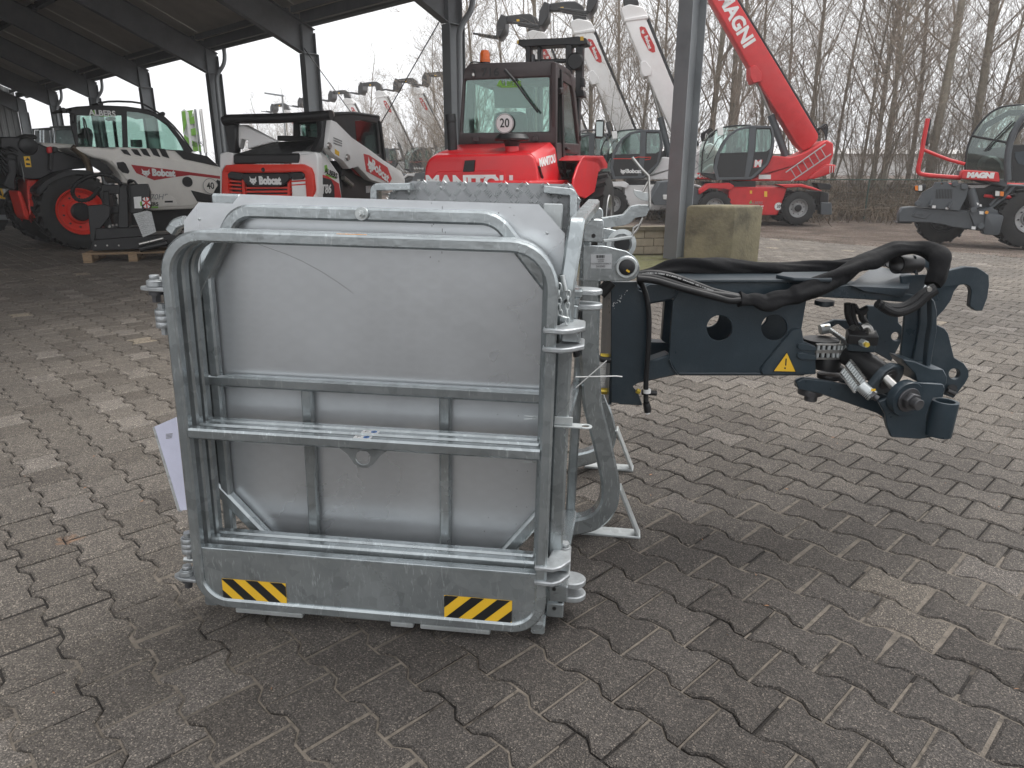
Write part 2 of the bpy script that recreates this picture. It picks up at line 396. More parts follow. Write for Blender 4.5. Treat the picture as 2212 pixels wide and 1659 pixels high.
# pavers: tone by piece, aggregate speckles, damp patches, moss by the column foot
def paver_mat(name, base_sheet=False):
    m, t, b, out = node_mat(name); g = N_(t, 'ShaderNodeNewGeometry'); oi = N_(t, 'ShaderNodeObjectInfo'); pos = g.outputs['Position']
    ad = N_(t, 'ShaderNodeMath', operation='ADD'); t.links.new(g.outputs['Random Per Island'], ad.inputs[0]); t.links.new(oi.outputs['Random'], ad.inputs[1])
    fr = N_(t, 'ShaderNodeMath', operation='FRACT'); t.links.new(ad.outputs[0], fr.inputs[0])
    tone = ramp(t, fr.outputs[0], [(0, (.124, .110, .096)), (.45, (.148, .133, .117)), (.9, (.170, .153, .135)), (.988, (.22, .20, .18)), (.993, (.28, .245, .195)), (1, (.29, .25, .20))])
    # large damp / worn patches
    nl = N_(t, 'ShaderNodeTexNoise', i_Scale=.55, i_Detail=5.0, i_Roughness=.6); t.links.new(pos, nl.inputs['Vector'])
    rl = ramp(t, nl.outputs[0], [(.36, (.80, .79, .79)), (.62, (1.08, 1.06, 1.03))])
    m1 = N_(t, 'ShaderNodeMix', data_type='RGBA', blend_type='MULTIPLY'); m1.inputs[0].default_value = 1; t.links.new(tone.outputs[0], m1.inputs[6]); t.links.new(rl.outputs[0], m1.inputs[7])
    nm = N_(t, 'ShaderNodeTexNoise', i_Scale=22.0, i_Detail=6.0, i_Roughness=.7); t.links.new(pos, nm.inputs['Vector'])
    rm = ramp(t, nm.outputs[0], [(.3, (.84,) * 3), (.7, (1.14,) * 3)])
    m2 = N_(t, 'ShaderNodeMix', data_type='RGBA', blend_type='MULTIPLY'); m2.inputs[0].default_value = 1; t.links.new(m1.outputs[2], m2.inputs[6]); t.links.new(rm.outputs[0], m2.inputs[7])
    v = N_(t, 'ShaderNodeTexVoronoi', i_Scale=330.0); t.links.new(pos, v.inputs['Vector'])
    sepc = N_(t, 'ShaderNodeSeparateColor'); t.links.new(v.outputs['Color'], sepc.inputs[0])
    rv = ramp(t, sepc.outputs[0], [(0, (.35,) * 3), (.5, (.85,) * 3), (.82, (1.3,) * 3), (.94, (2.1, 2.05, 1.95)), (1, (3.4, 3.3, 3.1))])
    m3 = N_(t, 'ShaderNodeMix', data_type='RGBA', blend_type='MULTIPLY'); m3.inputs[0].default_value = .85; t.links.new(m2.outputs[2], m3.inputs[6]); t.links.new(rv.outputs[0], m3.inputs[7])
    # moss round the block and column foot
    dm = N_(t, 'ShaderNodeVectorMath', operation='DISTANCE'); dm.inputs[1].default_value = (1.9, 10.3, 0); t.links.new(pos, dm.inputs[0])
    rd = ramp(t, dm.outputs['Value'], [(0, (1, 1, 1)), (1, (0, 0, 0))]); dv = N_(t, 'ShaderNodeMath', operation='DIVIDE'); dv.inputs[1].default_value = 2.6
    t.links.new(dm.outputs['Value'], dv.inputs[0]); t.links.new(dv.outputs[0], rd.inputs[0])
    nq = N_(t, 'ShaderNodeTexNoise', i_Scale=3.5, i_Detail=6.0); t.links.new(pos, nq.inputs['Vector'])
    mq = N_(t, 'ShaderNodeMath', operation='MULTIPLY'); t.links.new(rd.outputs[0], mq.inputs[0]); t.links.new(nq.outputs[0], mq.inputs[1])
    rq = ramp(t, mq.outputs[0], [(.12, (0, 0, 0)), (.38, (.8,) * 3)])
    m4 = N_(t, 'ShaderNodeMix', data_type='RGBA'); m4.inputs[7].default_value = (.15, .155, .055, 1); t.links.new(rq.outputs[0], m4.inputs[0]); t.links.new(m3.outputs[2], m4.inputs[6])
    # an iron-brown spill
    ds = N_(t, 'ShaderNodeVectorMath', operation='DISTANCE'); ds.inputs[1].default_value = STAIN; t.links.new(pos, ds.inputs[0])
    nr = N_(t, 'ShaderNodeTexNoise', i_Scale=30.0, i_Detail=5.0); t.links.new(pos, nr.inputs['Vector'])
    ar = N_(t, 'ShaderNodeMath', operation='MULTIPLY_ADD'); ar.inputs[1].default_value = .16; t.links.new(nr.outputs[0], ar.inputs[0]); t.links.new(ds.outputs['Value'], ar.inputs[2])
    rst = ramp(t, ar.outputs[0], [(.075, (.9,) * 3), (.125, (0, 0, 0))])
    m5 = N_(t, 'ShaderNodeMix', data_type='RGBA'); m5.inputs[7].default_value = (.26, .15, .09, 1); t.links.new(rst.outputs[0], m5.inputs[0]); t.links.new(m4.outputs[2], m5.inputs[6])
    # a broad area in front of the platform, coloured darker
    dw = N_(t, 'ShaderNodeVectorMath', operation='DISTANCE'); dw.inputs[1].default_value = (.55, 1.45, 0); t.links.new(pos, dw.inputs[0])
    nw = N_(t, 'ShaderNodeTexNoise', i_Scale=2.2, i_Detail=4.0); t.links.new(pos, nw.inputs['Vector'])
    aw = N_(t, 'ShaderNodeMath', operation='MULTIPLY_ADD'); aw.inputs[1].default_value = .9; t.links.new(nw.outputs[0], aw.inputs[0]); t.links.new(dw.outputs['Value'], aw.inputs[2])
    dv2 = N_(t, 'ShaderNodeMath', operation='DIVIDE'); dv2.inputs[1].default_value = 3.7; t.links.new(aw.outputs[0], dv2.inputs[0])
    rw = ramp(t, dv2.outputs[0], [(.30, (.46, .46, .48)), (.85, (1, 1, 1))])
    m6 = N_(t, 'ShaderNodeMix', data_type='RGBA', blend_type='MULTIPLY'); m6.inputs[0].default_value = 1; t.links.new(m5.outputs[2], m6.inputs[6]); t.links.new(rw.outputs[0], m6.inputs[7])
    t.links.new(m6.outputs[2], b.inputs['Base Color'])
    b.inputs['Roughness'].default_value = .82; b.inputs['Specular IOR Level'].default_value = .35
    bp = N_(t, 'ShaderNodeBump', i_Strength=.7, i_Distance=.004); t.links.new(v.outputs['Distance'], bp.inputs['Height'])
    bp2 = N_(t, 'ShaderNodeBump', i_Strength=.5, i_Distance=.01); t.links.new(nm.outputs[0], bp2.inputs['Height']); t.links.new(bp.outputs[0], bp2.inputs['Normal'])
    t.links.new(bp2.outputs[0], b.inputs['Normal']); return m
STAIN = tuple(gnd(Zm(0, 1300, .31646)(610, 640)))
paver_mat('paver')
def joint_mat():
    m, t, b, out = node_mat('joint_sand'); g = N_(t, 'ShaderNodeNewGeometry')
    n = N_(t, 'ShaderNodeTexNoise', i_Scale=1.3, i_Detail=7.0, i_Roughness=.75); t.links.new(g.outputs['Position'], n.inputs['Vector'])
    r = ramp(t, n.outputs[0], [(.52, (.020, .017, .015)), (.66, (.20, .17, .14))]); t.links.new(r.outputs[0], b.inputs['Base Color']); b.inputs['Roughness'].default_value = 1
    n2 = N_(t, 'ShaderNodeTexNoise', i_Scale=180.0, i_Detail=3.0); t.links.new(g.outputs['Position'], n2.inputs['Vector'])
    bp = N_(t, 'ShaderNodeBump', i_Strength=.9, i_Distance=.006); t.links.new(n2.outputs[0], bp.inputs['Height']); t.links.new(bp.outputs[0], b.inputs['Normal'])
joint_mat()
def gravel_mat():
    m, t, b, out = node_mat('gravel'); g = N_(t, 'ShaderNodeNewGeometry'); pos = g.outputs['Position']
    n = N_(t, 'ShaderNodeTexNoise', i_Scale=.8, i_Detail=8.0, i_Roughness=.7); t.links.new(pos, n.inputs['Vector'])
    r = ramp(t, n.outputs[0], [(.33, (.055, .042, .032)), (.5, (.115, .085, .066)), (.68, (.22, .18, .15))])
    v = N_(t, 'ShaderNodeTexVoronoi', i_Scale=26.0); t.links.new(pos, v.inputs['Vector'])
    hsn = N_(t, 'ShaderNodeHueSaturation', i_Saturation=.15, i_Value=1.5); t.links.new(v.outputs['Color'], hsn.inputs['Color'])
    mm = N_(t, 'ShaderNodeMix', data_type='RGBA', blend_type='MULTIPLY'); mm.inputs[0].default_value = .75; t.links.new(r.outputs[0], mm.inputs[6]); t.links.new(hsn.outputs[0], mm.inputs[7])
    t.links.new(mm.outputs[2], b.inputs['Base Color']); b.inputs['Roughness'].default_value = 1
    bp = N_(t, 'ShaderNodeBump', i_Strength=1.0, i_Distance=.05); t.links.new(v.outputs['Distance'], bp.inputs['Height']); t.links.new(bp.outputs[0], b.inputs['Normal'])
gravel_mat()
# ================================================================ GROUND
GE0 = gnd((1640, 512)); GE1 = gnd((2212, 556))         # the edge where paving gives way to gravel
gd = (GE1 - GE0).normalized(); gn = Vector((-gd.y, gd.x, 0))
if gn.y < 0: gn = -gn
def beyond(x, y): return (Vector((x, y, 0)) - GE0).dot(gn)
def gz(x, y):
    d = beyond(x, y); h = 0.0
    if d > 0:
        s_ = min(1, d / 5.0); h = -.28 * s_ * s_ * (3 - 2 * s_)
    # the bank behind the machines
    f = min(1, max(0, (y - 24.5 + .12 * (x - 8)) / 4.0)); h += 1.1 * f * f * (3 - 2 * f) * min(1, max(0, (x - 0) / 6.0))
    return h
def ground_sheet():
    xs = [-420, -200, -90, -40] + [i * 1.0 for i in range(-30, 46)] + [60, 100, 200, 420]
    ys = [-60, -20, -5] + [i * 1.0 for i in range(0, 46)] + [55, 80, 140, 300, 700]
    mb = MB(); n = len(xs)
    for y in ys:
        for x in xs:
            z = gz(x, y) + (.03 * noise.noise(Vector((x * .35, y * .35, 0))) if beyond(x, y) > 1 else 0)
            mb.v.append(Vector((x, y, z - .03)))
    for j in range(len(ys) - 1):
        for i in range(n - 1): mb.f.append((j * n + i, j * n + i + 1, (j + 1) * n + i + 1, (j + 1) * n + i))
    o = mb.build('ground', 'gravel', smooth=60); o['kind'] = 'structure'
ground_sheet()
# paving: double-T blocks, joints along and across the lie of the hall
PAVE_A = R(46.5)                                          # direction of the straight joints, clockwise from straight ahead
sd = Vector((math.sin(PAVE_A), math.cos(PAVE_A), 0)); wd_ = Vector((-math.cos(PAVE_A), math.sin(PAVE_A), 0))
PW, PL_, AM = .1625, .200, .0125
def paver_outline(g=.0029, j=0.0):
    hx, hy = PW / 2 - g, PL_ / 2 - g * 1.35
    # along the wavy side: wide at the ends, narrow in the middle
    prof = [(-hy, AM), (-hy + .030, AM), (-hy + .062, -AM), (hy - .062, -AM), (hy - .030, AM), (hy, AM)]
    prof = [(y, a / 1.0) for y, a in prof]
    return [(hx + a, y) for y, a in prof] + [(-hx - a, y) for y, a in reversed(prof)]
def paver_verts(c, tilt, dz, shr=0.0):
    out = paver_outline(); vs = []
    for (ins, z) in ((-.0002, -.018), (.0, -.006), (.0075, 0.0)):
        for (x, y) in out:
            r_ = 1 - ins / .07
            vs.append((x * r_, y * r_, z))
    return vs
def paver_faces():
    n = 12; f = [tuple(range(2 * n, 3 * n))]
    for l in range(2):
        for k in range(n): f.append((l * n + k, l * n + (k + 1) % n, (l + 1) * n + (k + 1) % n, (l + 1) * n + k))
    return f
paving = bpy.data.objects.new('paving', None); COL.objects.link(paving); paving['kind'] = 'structure'
PM = Matrix((sd, wd_, Vector((0, 0, 1)))).transposed()
def in_view(p):
    w_ = p.y * CP - (p.z - CH) * SP
    if w_ < .3: return None
    return (1106 + FPX * p.x / w_, 829.5 - FPX * (p.y * SP + (p.z - CH) * CP) / w_, w_)
cand = []
for i in range(-140, 141):
    for j in range(-140, 141):
        off = .5 * PL_ if i % 2 else 0
        c = sd * (i * PW) + wd_ * (j * PL_ + off)
        c = Vector((c.x, c.y, 0))
        if c.y < .5 or c.y > 17.5 or beyond(c.x, c.y) > -.05: continue
        q = in_view(c)
        if not q or q[0] < -330 or q[0] > 2212 + 330 or q[1] > 1659 + 420: continue
        seen = -20 < q[0] < 2232 and q[1] < 1700
        cand.append((q[2] if seen else q[2] + 50, c, seen))
cand.sort(key=lambda a: a[0])
for k in range(len(cand)): pass
pmeshes = []
for k in range(5):
    me = bpy.data.meshes.new('paver'); vs = paver_verts(None, 0, 0)
    vs = [(x + random.uniform(-.0006, .0006), y + random.uniform(-.0006, .0006), z) for x, y, z in vs]
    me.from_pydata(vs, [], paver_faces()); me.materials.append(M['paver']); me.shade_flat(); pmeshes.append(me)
big = MB(); pf = paver_faces(); base = paver_verts(None, 0, 0)
for k, (d_, c, seen) in enumerate(cand):
    dz = random.gauss(0, .0011) + .006 * (noise.noise(c * .8)) ; tx = random.gauss(0, .006); ty = random.gauss(0, .006)
    if k < 300:
        o = bpy.data.objects.new('paver', pmeshes[k % 5]); COL.objects.link(o); o.parent = paving
        rm = Matrix.Rotation(tx, 4, 'X') @ Matrix.Rotation(ty, 4, 'Y')
        o.matrix_local = Matrix.Translation((c.x, c.y, dz)) @ PM.to_4x4() @ rm
    else:
        b = len(big.v)
        for (x, y, z) in base: big.v.append(c + PM @ Vector((x, y, z)) + Vector((0, 0, dz + x * tx + y * ty)))
        big.f += [tuple(i_ + b for i_ in f) for f in pf]
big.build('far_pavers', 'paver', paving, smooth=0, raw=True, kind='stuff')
mb = MB(); e0 = GE0 - gd * 40; e1 = GE1 + gd * 30
mb.add([(-60, -10, -.009), (e1.x, -10, -.009), (e1.x, e1.y, -.009), (e0.x, e0.y, -.009), (-60, e0.y, -.009)], [(0, 1, 2, 3, 4)])
mb.build('joint_sand', 'joint_sand', paving, smooth=0, raw=True)
mb = MB(); nx_, ny_ = 90, 60                              # sand swept into the joints in front of the platform
for j in range(ny_):
    for i in range(nx_):
        x = -1.6 + 4.4 * i / (nx_ - 1); y = .7 + 2.6 * j / (ny_ - 1); f = max(0, 1 - ((x - .5) / 2.1) ** 2 - ((y - 1.6) / 1.3) ** 2)
        h = -.013 + (.016 * noise.noise(Vector((x * 4.1, y * 4.1, 3))) + .0075) * min(1, f * 2.5)
        mb.v.append(Vector((x, y, min(-.0052, h))))
for j in range(ny_ - 1):
    for i in range(nx_ - 1): mb.f.append((j * nx_ + i, j * nx_ + i + 1, (j + 1) * nx_ + i + 1, (j + 1) * nx_ + i))
mb.build('swept_sand', 'sand', paving, smooth=60, raw=True)
mb = MB(); rl = random.Random(21)                           # dry leaf scraps and twig bits
for k in range(90):
    x = rl.uniform(-2.2, 3.4); y = rl.uniform(.9, 4.5); s_ = rl.uniform(.004, .011); a = rl.uniform(0, 6.28); c = Vector((x, y, .0035)); u = Vector((math.cos(a), math.sin(a), 0)); v = Vector((-math.sin(a), math.cos(a), 0))
    if -1.0 < x < .4 and y > 1.7: continue
    mb.add([c - u * s_, c + v * s_ * .28 + Vector((0, 0, .002)), c + u * s_, c - v * s_ * .28], [(0, 1, 2, 3)])
mb.build('leaf_scraps', 'leaf_dry', smooth=0, raw=True, kind='stuff')
mb = MB()                                                  # loose gravel along the edge
for k in range(2600):
    s_ = random.uniform(-6, 16); d = abs(random.gauss(0, 1)) * .9 - .35
    p = GE0 + gd * s_ + gn * d
    if p.y < 3: continue
    r_ = random.uniform(.005, .015); z = gz(p.x, p.y) - .02 + (.02 if d < 0 else 0)
    a = random.uniform(0, 6.28); vs = [p + Vector((math.cos(a + q * 2.1) * r_, math.sin(a + q * 2.1) * r_, z)) for q in range(3)] + [p + Vector((0, 0, z + r_))]
    mb.add(vs, [(0, 1, 3), (1, 2, 3), (2, 0, 3)])
mb.build('loose_gravel', 'sand', smooth=0, raw=True, kind='stuff')

# ================================================================ THE OPEN HALL
S5 = 5.0
HD = Vector((-.7237, .6901, 0)); HN = Vector((-.6901, -.7237, 0))      # along the row of columns, and across into the hall
H0 = Vector((-1.22, 14.27, 0)); HH = 3.87
def hp(k, L=0.0, z=0.0, dn=0.0): return H0 + HD * (S5 * k) + HN * L + Vector((0, 0, z))
hall = thing('open_hall', 'open steel machine hall with grey columns and dark pitched roof', 'hall', tuple(hp(2)))
SL = .44                                                   # roof pitch
def ibeam(mb, a, b, hw, dp, up, flange=.012, web=.01):
    a = Vector(a); b = Vector(b); up = Vector(up).normalized()
    mb.bar(a, b, web, dp - .03, up)
    t = (b - a).normalized(); u = (up - t * up.dot(t)).normalized()
    for sgn in (1, -1): mb.bar(a + u * sgn * (dp / 2 - flange / 2), b + u * sgn * (dp / 2 - flange / 2), hw, flange, up)
for k in range(-1, 7):
    mb = MB(); top = HH - .002
    ibeam(mb, hp(k, -.19, -.02), hp(k, -.19, top), .23, .38, HN, .016, .012)
    for z in (HH,): mb.box(hp(k, -.19, z), (.34, .22, .014), Matrix((HN, HD, Vector((0, 0, 1)))).transposed())
    mb.build('column', 'column_steel', hall, bev=.003)
    RP = Plane(hp(k), HD if k > 90 else -HD, (0, 0, 1)); sx_ = 1 if RP.ex.dot(HN) > 0 else -1
    for (L0, L1, s0) in ((-.34, 9.5, 1), (9.51, 19.35, -1)):
        z0, z1 = (HH + max(0, L0) * SL, HH + L1 * SL) if s0 > 0 else (HH + 9.5 * SL, HH + (19 - 19.0) * SL)
        if s0 > 0: pts = [(L0, HH), (0, HH), (L1, z1), (L1, z1 + .66), (L0, HH + .66 + L0 * SL)]
        else: pts = [(L0, z0), (19.0, HH), (L1, HH), (L1, HH + .66 - .34 * SL), (L0, z0 + .66)]
        mb = MB(); mb.prism(RP, [(sx_ * x, y) for x, y in pts], .012, -.006)
        for (q0, q1) in ((pts[1], pts[2]), (pts[3], pts[4])) if s0 > 0 else ((pts[0], pts[1]), (pts[3], pts[4])):
            mb.bar(RP.w(sx_ * q0[0], q0[1] + .008), RP.w(sx_ * q1[0], q1[1] + .008), .20, .014, (0, 0, 1))
        if s0 > 0:
            for L in (0.0, -.33): mb.bar(RP.w(sx_ * L, HH + .01), RP.w(sx_ * L, HH + .60 + L * SL), .19, .012, HN)
        mb.build('rafter', 'rafter_steel', hall, bev=.002)
    mb = MB(); ibeam(mb, hp(k, 18.86, -.02), hp(k, 18.86, top), .20, .34, HN); mb.build('column', 'column_steel', hall)
RZ = HH + .95
def roofz(L): return RZ + (L if L < 9.5 else 19 - L) * SL
def roof_poly(mb, k0, k1, L0, L1, th=.06, lift=0):
    A = [hp(k0, L0, roofz(L0) + lift), hp(k1, L0, roofz(L0) + lift), hp(k1, L1, roofz(L1) + lift), hp(k0, L1, roofz(L1) + lift)]
    B = [p + Vector((0, 0, th)) for p in A]
    mb.add(A + B, [(0, 1, 2, 3), (7, 6, 5, 4), (0, 4, 5, 1), (1, 5, 6, 2), (2, 6, 7, 3), (3, 7, 4, 0)])
for k in range(-1, 6):
    mb = MB(); roof_poly(mb, k + (.002), k + 1 - .002, -.35, 9.5); mb.build('roof_panel', 'roof_sheet', hall)
    mb = MB(); roof_poly(mb, k + (.002), k + 1 - .002, 9.51, 19.35); mb.build('roof_panel', 'roof_sheet', hall)
for L in (.05, 2.55, 5.1, 7.7):
    for k in range(-1, 6):
        mb = MB(); z = roofz(L) - .09
        if L == .05:
            mb.bar(hp(k + .02, -.02, z - .16), hp(k + .98, -.02, z - .16), .10, .22)
            mb.bar(hp(k + .02, .22, z - .02), hp(k + .98, .22, z - .02), .08, .12)
            mb.build('eave_beam', 'rafter_steel', hall)
        else:
            mb.bar(hp(k + .03, L, z), hp(k + .97, L, z), .16, .16); mb.build('purlin', 'purlin_dark', hall)
mb = MB()
for k in range(-1, 6):
    mb.tube([hp(k, -.42, RZ - .24), hp(k + 1, -.42, RZ - .24)], .085, 10)
mb.build('gutter', 'column_steel', hall)
for k in (0, 2, 4, 5):                                      # downpipes with a swan neck
    x = -.42
    P_ = [hp(k - .06, x, RZ - .3), hp(k - .06, x, RZ - .55), hp(k - .06, x + .06, RZ - .75), hp(k - .04, x + .24, RZ - 1.0), hp(k - .04, x + .28, RZ - 1.25), hp(k - .04, x + .28, 0)]
    mb = MB(); mb.tube(smoothp([tuple(q) for q in P_], 2), .055, 10)
    mb.build('downpipe', 'column_steel', hall)
mb = MB(); mb.tube([hp(1.02, -.02, HH + .25), hp(.1, -.02, .2)], .011, 6); mb.build('brace_rod', 'black_paint', hall)
mb = MB(); mb.tube([hp(.04, -.02, HH + .05), hp(.9, -.02, .2)], .011, 6); mb.build('brace_rod', 'black_paint', hall)
# gable wall at the far end, profiled sheet
def corrug(mb, a, b, z0, zt, n):
    a = Vector(a); b = Vector(b); d = (b - a); t = d.normalized(); nn = Vector((-t.y, t.x, 0)); pr = []
    for i in range(n):
        for (f, o_) in ((0, 0), (.42, 0), (.5, .035), (.92, .035)): pr.append(((i + f) / n, o_))
    pr.append((1, 0)); m = len(pr); b0 = len(mb.v)
    for (f, o_) in pr:
        p = a + d * f + nn * o_; mb.v.append(p + Vector((0, 0, z0))); mb.v.append(p + Vector((0, 0, zt(f))))
    for i in range(m - 1): mb.f.append((b0 + 2 * i, b0 + 2 * i + 2, b0 + 2 * i + 3, b0 + 2 * i + 1))
mb = MB(); corrug(mb, hp(6.03, 0, 0), hp(6.03, 9.5, 0), 0, lambda f: roofz(9.5 * f) - .02, 36)
mb.build('gable_wall', 'corrugated', hall, smooth=0)
mb = MB(); corrug(mb, hp(6.03, 9.5, 0), hp(6.03, 19, 0), 0, lambda f: roofz(9.5 + 9.5 * f) - .02, 36)
corrug(mb, hp(6.02, 19.1, 0), hp(1.0, 19.1, 0), 0, lambda f: roofz(19), 100); mb.build('rear_wall', 'corrugated', hall, smooth=0)
# low block wall between the columns
wp = Plane(gnd((1400, 550)), (0.12, -1, 0))
lw = thing('low_block_wall', 'low wall of sand coloured blocks under a mossy cap, left of the concrete block', 'wall', tuple(wp.O))
zt = .37
for row in range(3):
    for c in range(5):
        x = -1.0 + c * .31 + (.155 if row % 2 else 0); 
        if c == 4 and row % 2: continue
        mb = MB(); mb.box(wp.w(x + .15, .012 + row * .125 + .058, .06), (.30, .12, .116), Matrix((wp.ex, -wp.n, wp.ey)).transposed()); mb.build('block', 'wall_block', lw, bev=.004)
mb = MB(); mb.box(wp.w(-.23, .19, .07), (1.5, .10, .372), Matrix((wp.ex, -wp.n, wp.ey)).transposed()); mb.build('mortar', 'wall_cap', lw)
mb = MB(); mb.box(wp.w(-.23, .41, .055), (1.6, .20, .065), Matrix((wp.ex, -wp.n, wp.ey)).transposed()); mb.build('wall_cap', 'wall_cap', lw, bev=.006)
# concrete ballast block
bl = gnd(Z4(705, 1660)); br = gnd(Z4(1010, 1672)); 
mbk = MB(); bx = Vector((1, -.06, 0)).normalized(); by = Vector((.34, .94, 0)).normalized(); B0 = gnd((1474, 569)); C0 = gnd((1578, 573)); D0 = gnd((1637, 567))
mbk_h = .82
rings = []
for (z, ins) in ((-.01, 0), (.05, -.0), (mbk_h - .03, 0), (mbk_h, .03)):
    cs = [B0, C0, D0, D0 + (B0 - C0)]; cc = sum(cs, Vector()) / 4
    rings.append([Vector((*(c + (cc - c).normalized() * ins * 1.4).xy, z)) for c in cs])
mbk.loft(rings)
o = mbk.build('concrete_block', 'concrete_mossy', bev=.012); tag(o, 'mossy square concrete ballast block beside the grey steel column', 'concrete block')
# far pale building behind the trees
bf = thing('warehouse', 'pale long warehouse faintly visible in the fog behind the bare trees', 'building', (30, 78, 0))
mb = MB(); mb.box((30, 80, -1.2), (60, 18, 8)); mb.build('wall', 'pale_cladding', bf)
mb = MB(); mb.add([(-.5, 70.5, 2.78), (60.5, 70.5, 2.78), (60.5, 80, 3.5), (-.5, 80, 3.5), (60.5, 89.5, 2.78), (-.5, 89.5, 2.78)], [(0, 1, 2, 3), (3, 2, 4, 5)]); mb.build('roof', 'pale_cladding', bf)

# ================================================================ TREES
def tree_mesh(seed, H, spread, dense, trunk_r, low=.12, pale=False):
    trunk_r *= .68; rnd = random.Random(seed); tr = MB(); cr = MB()
    def branch(mb, p, d, ln, r, depth, nseg):
        pts = [p]; rs = [r]; cur = p.copy(); dd = d.copy()
        for i in range(nseg):
            dd = (dd + Vector((rnd.gauss(0, .022 if depth == 0 else .16), rnd.gauss(0, .022 if depth == 0 else .16), rnd.gauss(.03, .08)))).normalized()
            cur = cur + dd * (ln / nseg); pts.append(cur.copy()); rs.append(r * (1 - .72 * (i + 1) / nseg))
        mb.tube(pts, rs, 6 if depth == 0 else (4 if depth == 1 else 3), cap=False)
        if depth >= 3 or ln < .25: return
        nb = int((dense, 9, 6)[min(depth, 2)] * rnd.uniform(.8, 1.2))
        for k in range(nb):
            f = rnd.uniform(low if depth == 0 else .15, 1.0); x = f * nseg; i0 = min(nseg - 1, int(x)); q = pts[i0].lerp(pts[i0 + 1], x - i0)
            t = (pts[i0 + 1] - pts[i0]).normalized(); az = rnd.uniform(0, 6.283); o_ = t.orthogonal().normalized(); o_ = Matrix.Rotation(az, 3, t) @ o_
            up = .55 if depth == 0 else .35; nd = (o_ * spread + t * .75 + Vector((0, 0, up * .5))).normalized()
            l2 = ln * rnd.uniform(.20, .38) * (1.25 - .8 * f) if depth == 0 else ln * rnd.uniform(.3, .6) * (1.2 - .6 * f)
            branch(cr, q, nd, l2, max(.005, rs[i0] * rnd.uniform(.24, .42)), depth + 1, 5 if depth == 0 else 4)
    branch(tr, Vector((0, 0, -.1)), Vector((rnd.uniform(-.015, .015), rnd.uniform(-.015, .015), 1)), H, trunk_r, 0, 12)
    return tr, cr
def bush_mesh(seed, H, stems):
    rnd = random.Random(seed); tr = MB(); cr = MB()
    def br(mb, p, d, ln, r, depth):
        pts = [p]; rs = [r]; cur = p.copy(); dd = d.copy()
        for i in range(6):
            dd = (dd + Vector((rnd.gauss(0, .14), rnd.gauss(0, .14), rnd.gauss(.06, .06)))).normalized(); cur = cur + dd * ln / 6; pts.append(cur.copy()); rs.append(r * (1 - .8 * (i + 1) / 6))
        mb.tube(pts, rs, 4 if depth == 0 else 3, cap=False)
        if depth >= 3: return
        for k in range((9, 6, 4)[depth]):
            i0 = rnd.randint(1, 5); q = pts[i0]; t = (pts[i0 + 1] - pts[i0]).normalized(); o_ = Matrix.Rotation(rnd.uniform(0, 6.28), 3, t) @ t.orthogonal().normalized()
            br(cr, q, (o_ * .8 + t).normalized(), ln * rnd.uniform(.25, .5), max(.005, rs[i0] * .5), depth + 1)
    for k in range(stems):
        a = rnd.uniform(0, 6.28); lean = rnd.uniform(.05, .4); br(tr, Vector((math.cos(a) * .2, math.sin(a) * .2, -.1)), Vector((math.cos(a) * lean, math.sin(a) * lean, 1)).normalized(), H * rnd.uniform(.7, 1), rnd.uniform(.018, .038), 0)
    return tr, cr
protos = []
def proto(name, pair, tm):
    tr, cr = pair; t_ = tr.build('trunk', tm, raw=True, smooth=60); c_ = cr.build('crown', 'twig', raw=True, smooth=0)
    COL.objects.unlink(t_); COL.objects.unlink(c_); protos.append((t_.data, c_.data))
proto('a', tree_mesh(1, 15, .9, 30, .20, .22), 'bark_pale'); proto('b', tree_mesh(2, 14, .8, 34, .17, .15), 'bark')
proto('c', tree_mesh(3, 11, .7, 34, .11, .08), 'bark'); proto('d', tree_mesh(4, 12, 1.0, 30, .13, .1), 'bark_pale')
proto('e', bush_mesh(5, 7.0, 7), 'bark'); proto('f', bush_mesh(6, 5.5, 8), 'bark')
def put_tree(k, x, y, sc, rz, label, group=None, name='bare_tree', cat='tree', z=None):
    r_ = thing(name, label, cat, (x, y, gz(x, y) if z is None else z), group); r_.rotation_euler = (0, 0, rz); r_.scale = (sc,) * 3
    for nm, me in (('trunk', protos[k][0]), ('crown', protos[k][1])):
        o = bpy.data.objects.new(nm, me); COL.objects.link(o); o.parent = r_
def tx(u, Y): return (u - 1106) / FPX * Y * 1.045 * .957 / .957
# three big trunks behind the red boom and the grey machine
put_tree(0, tx(1932, 27), 27, 1.15, 1.0, 'tall bare tree with thick straight trunk, left of the red mirror frame')
put_tree(0, tx(2010, 27.5), 27.5, 1.12, 3.9, 'tall bare tree leaning right behind the red mirror frame')
put_tree(0, tx(2092, 27), 27, 1.1, 5.2, 'tall bare tree with thick trunk just left of the grey crane cab')
put_tree(1, tx(1822, 30), 30, 1.0, .4, 'slender bare tree above the ladder of the red crane')
put_tree(3, tx(1840, 28), 28, .95, 2.4, 'forked bare tree right of the red crane counterweight')
put_tree(1, tx(1530, 30), 30, 1.1, 4.4, 'bare tree showing between the grey column and the red boom')
rr = random.Random(11)
G_ = 'bare trees of the wood behind the machines'
LBL = 'thin leafless tree in the tangled wood behind the machines'
for u in range(1050, 2330, 50):
    Y = rr.uniform(28, 40); k = rr.choice((1, 2, 3, 2)); put_tree(k, tx(u + rr.uniform(-15, 15), Y), Y, rr.uniform(.85, 1.15), rr.uniform(0, 6.3), LBL, G_)
for u in range(1060, 2330, 56):
    Y = rr.uniform(26, 34); put_tree(rr.choice((4, 5)), tx(u, Y), Y, rr.uniform(.8, 1.2), rr.uniform(0, 6.3), 'many stemmed leafless shrub in the undergrowth of the wood', 'leafless shrubs under the wood', 'bare_shrub', 'shrub')
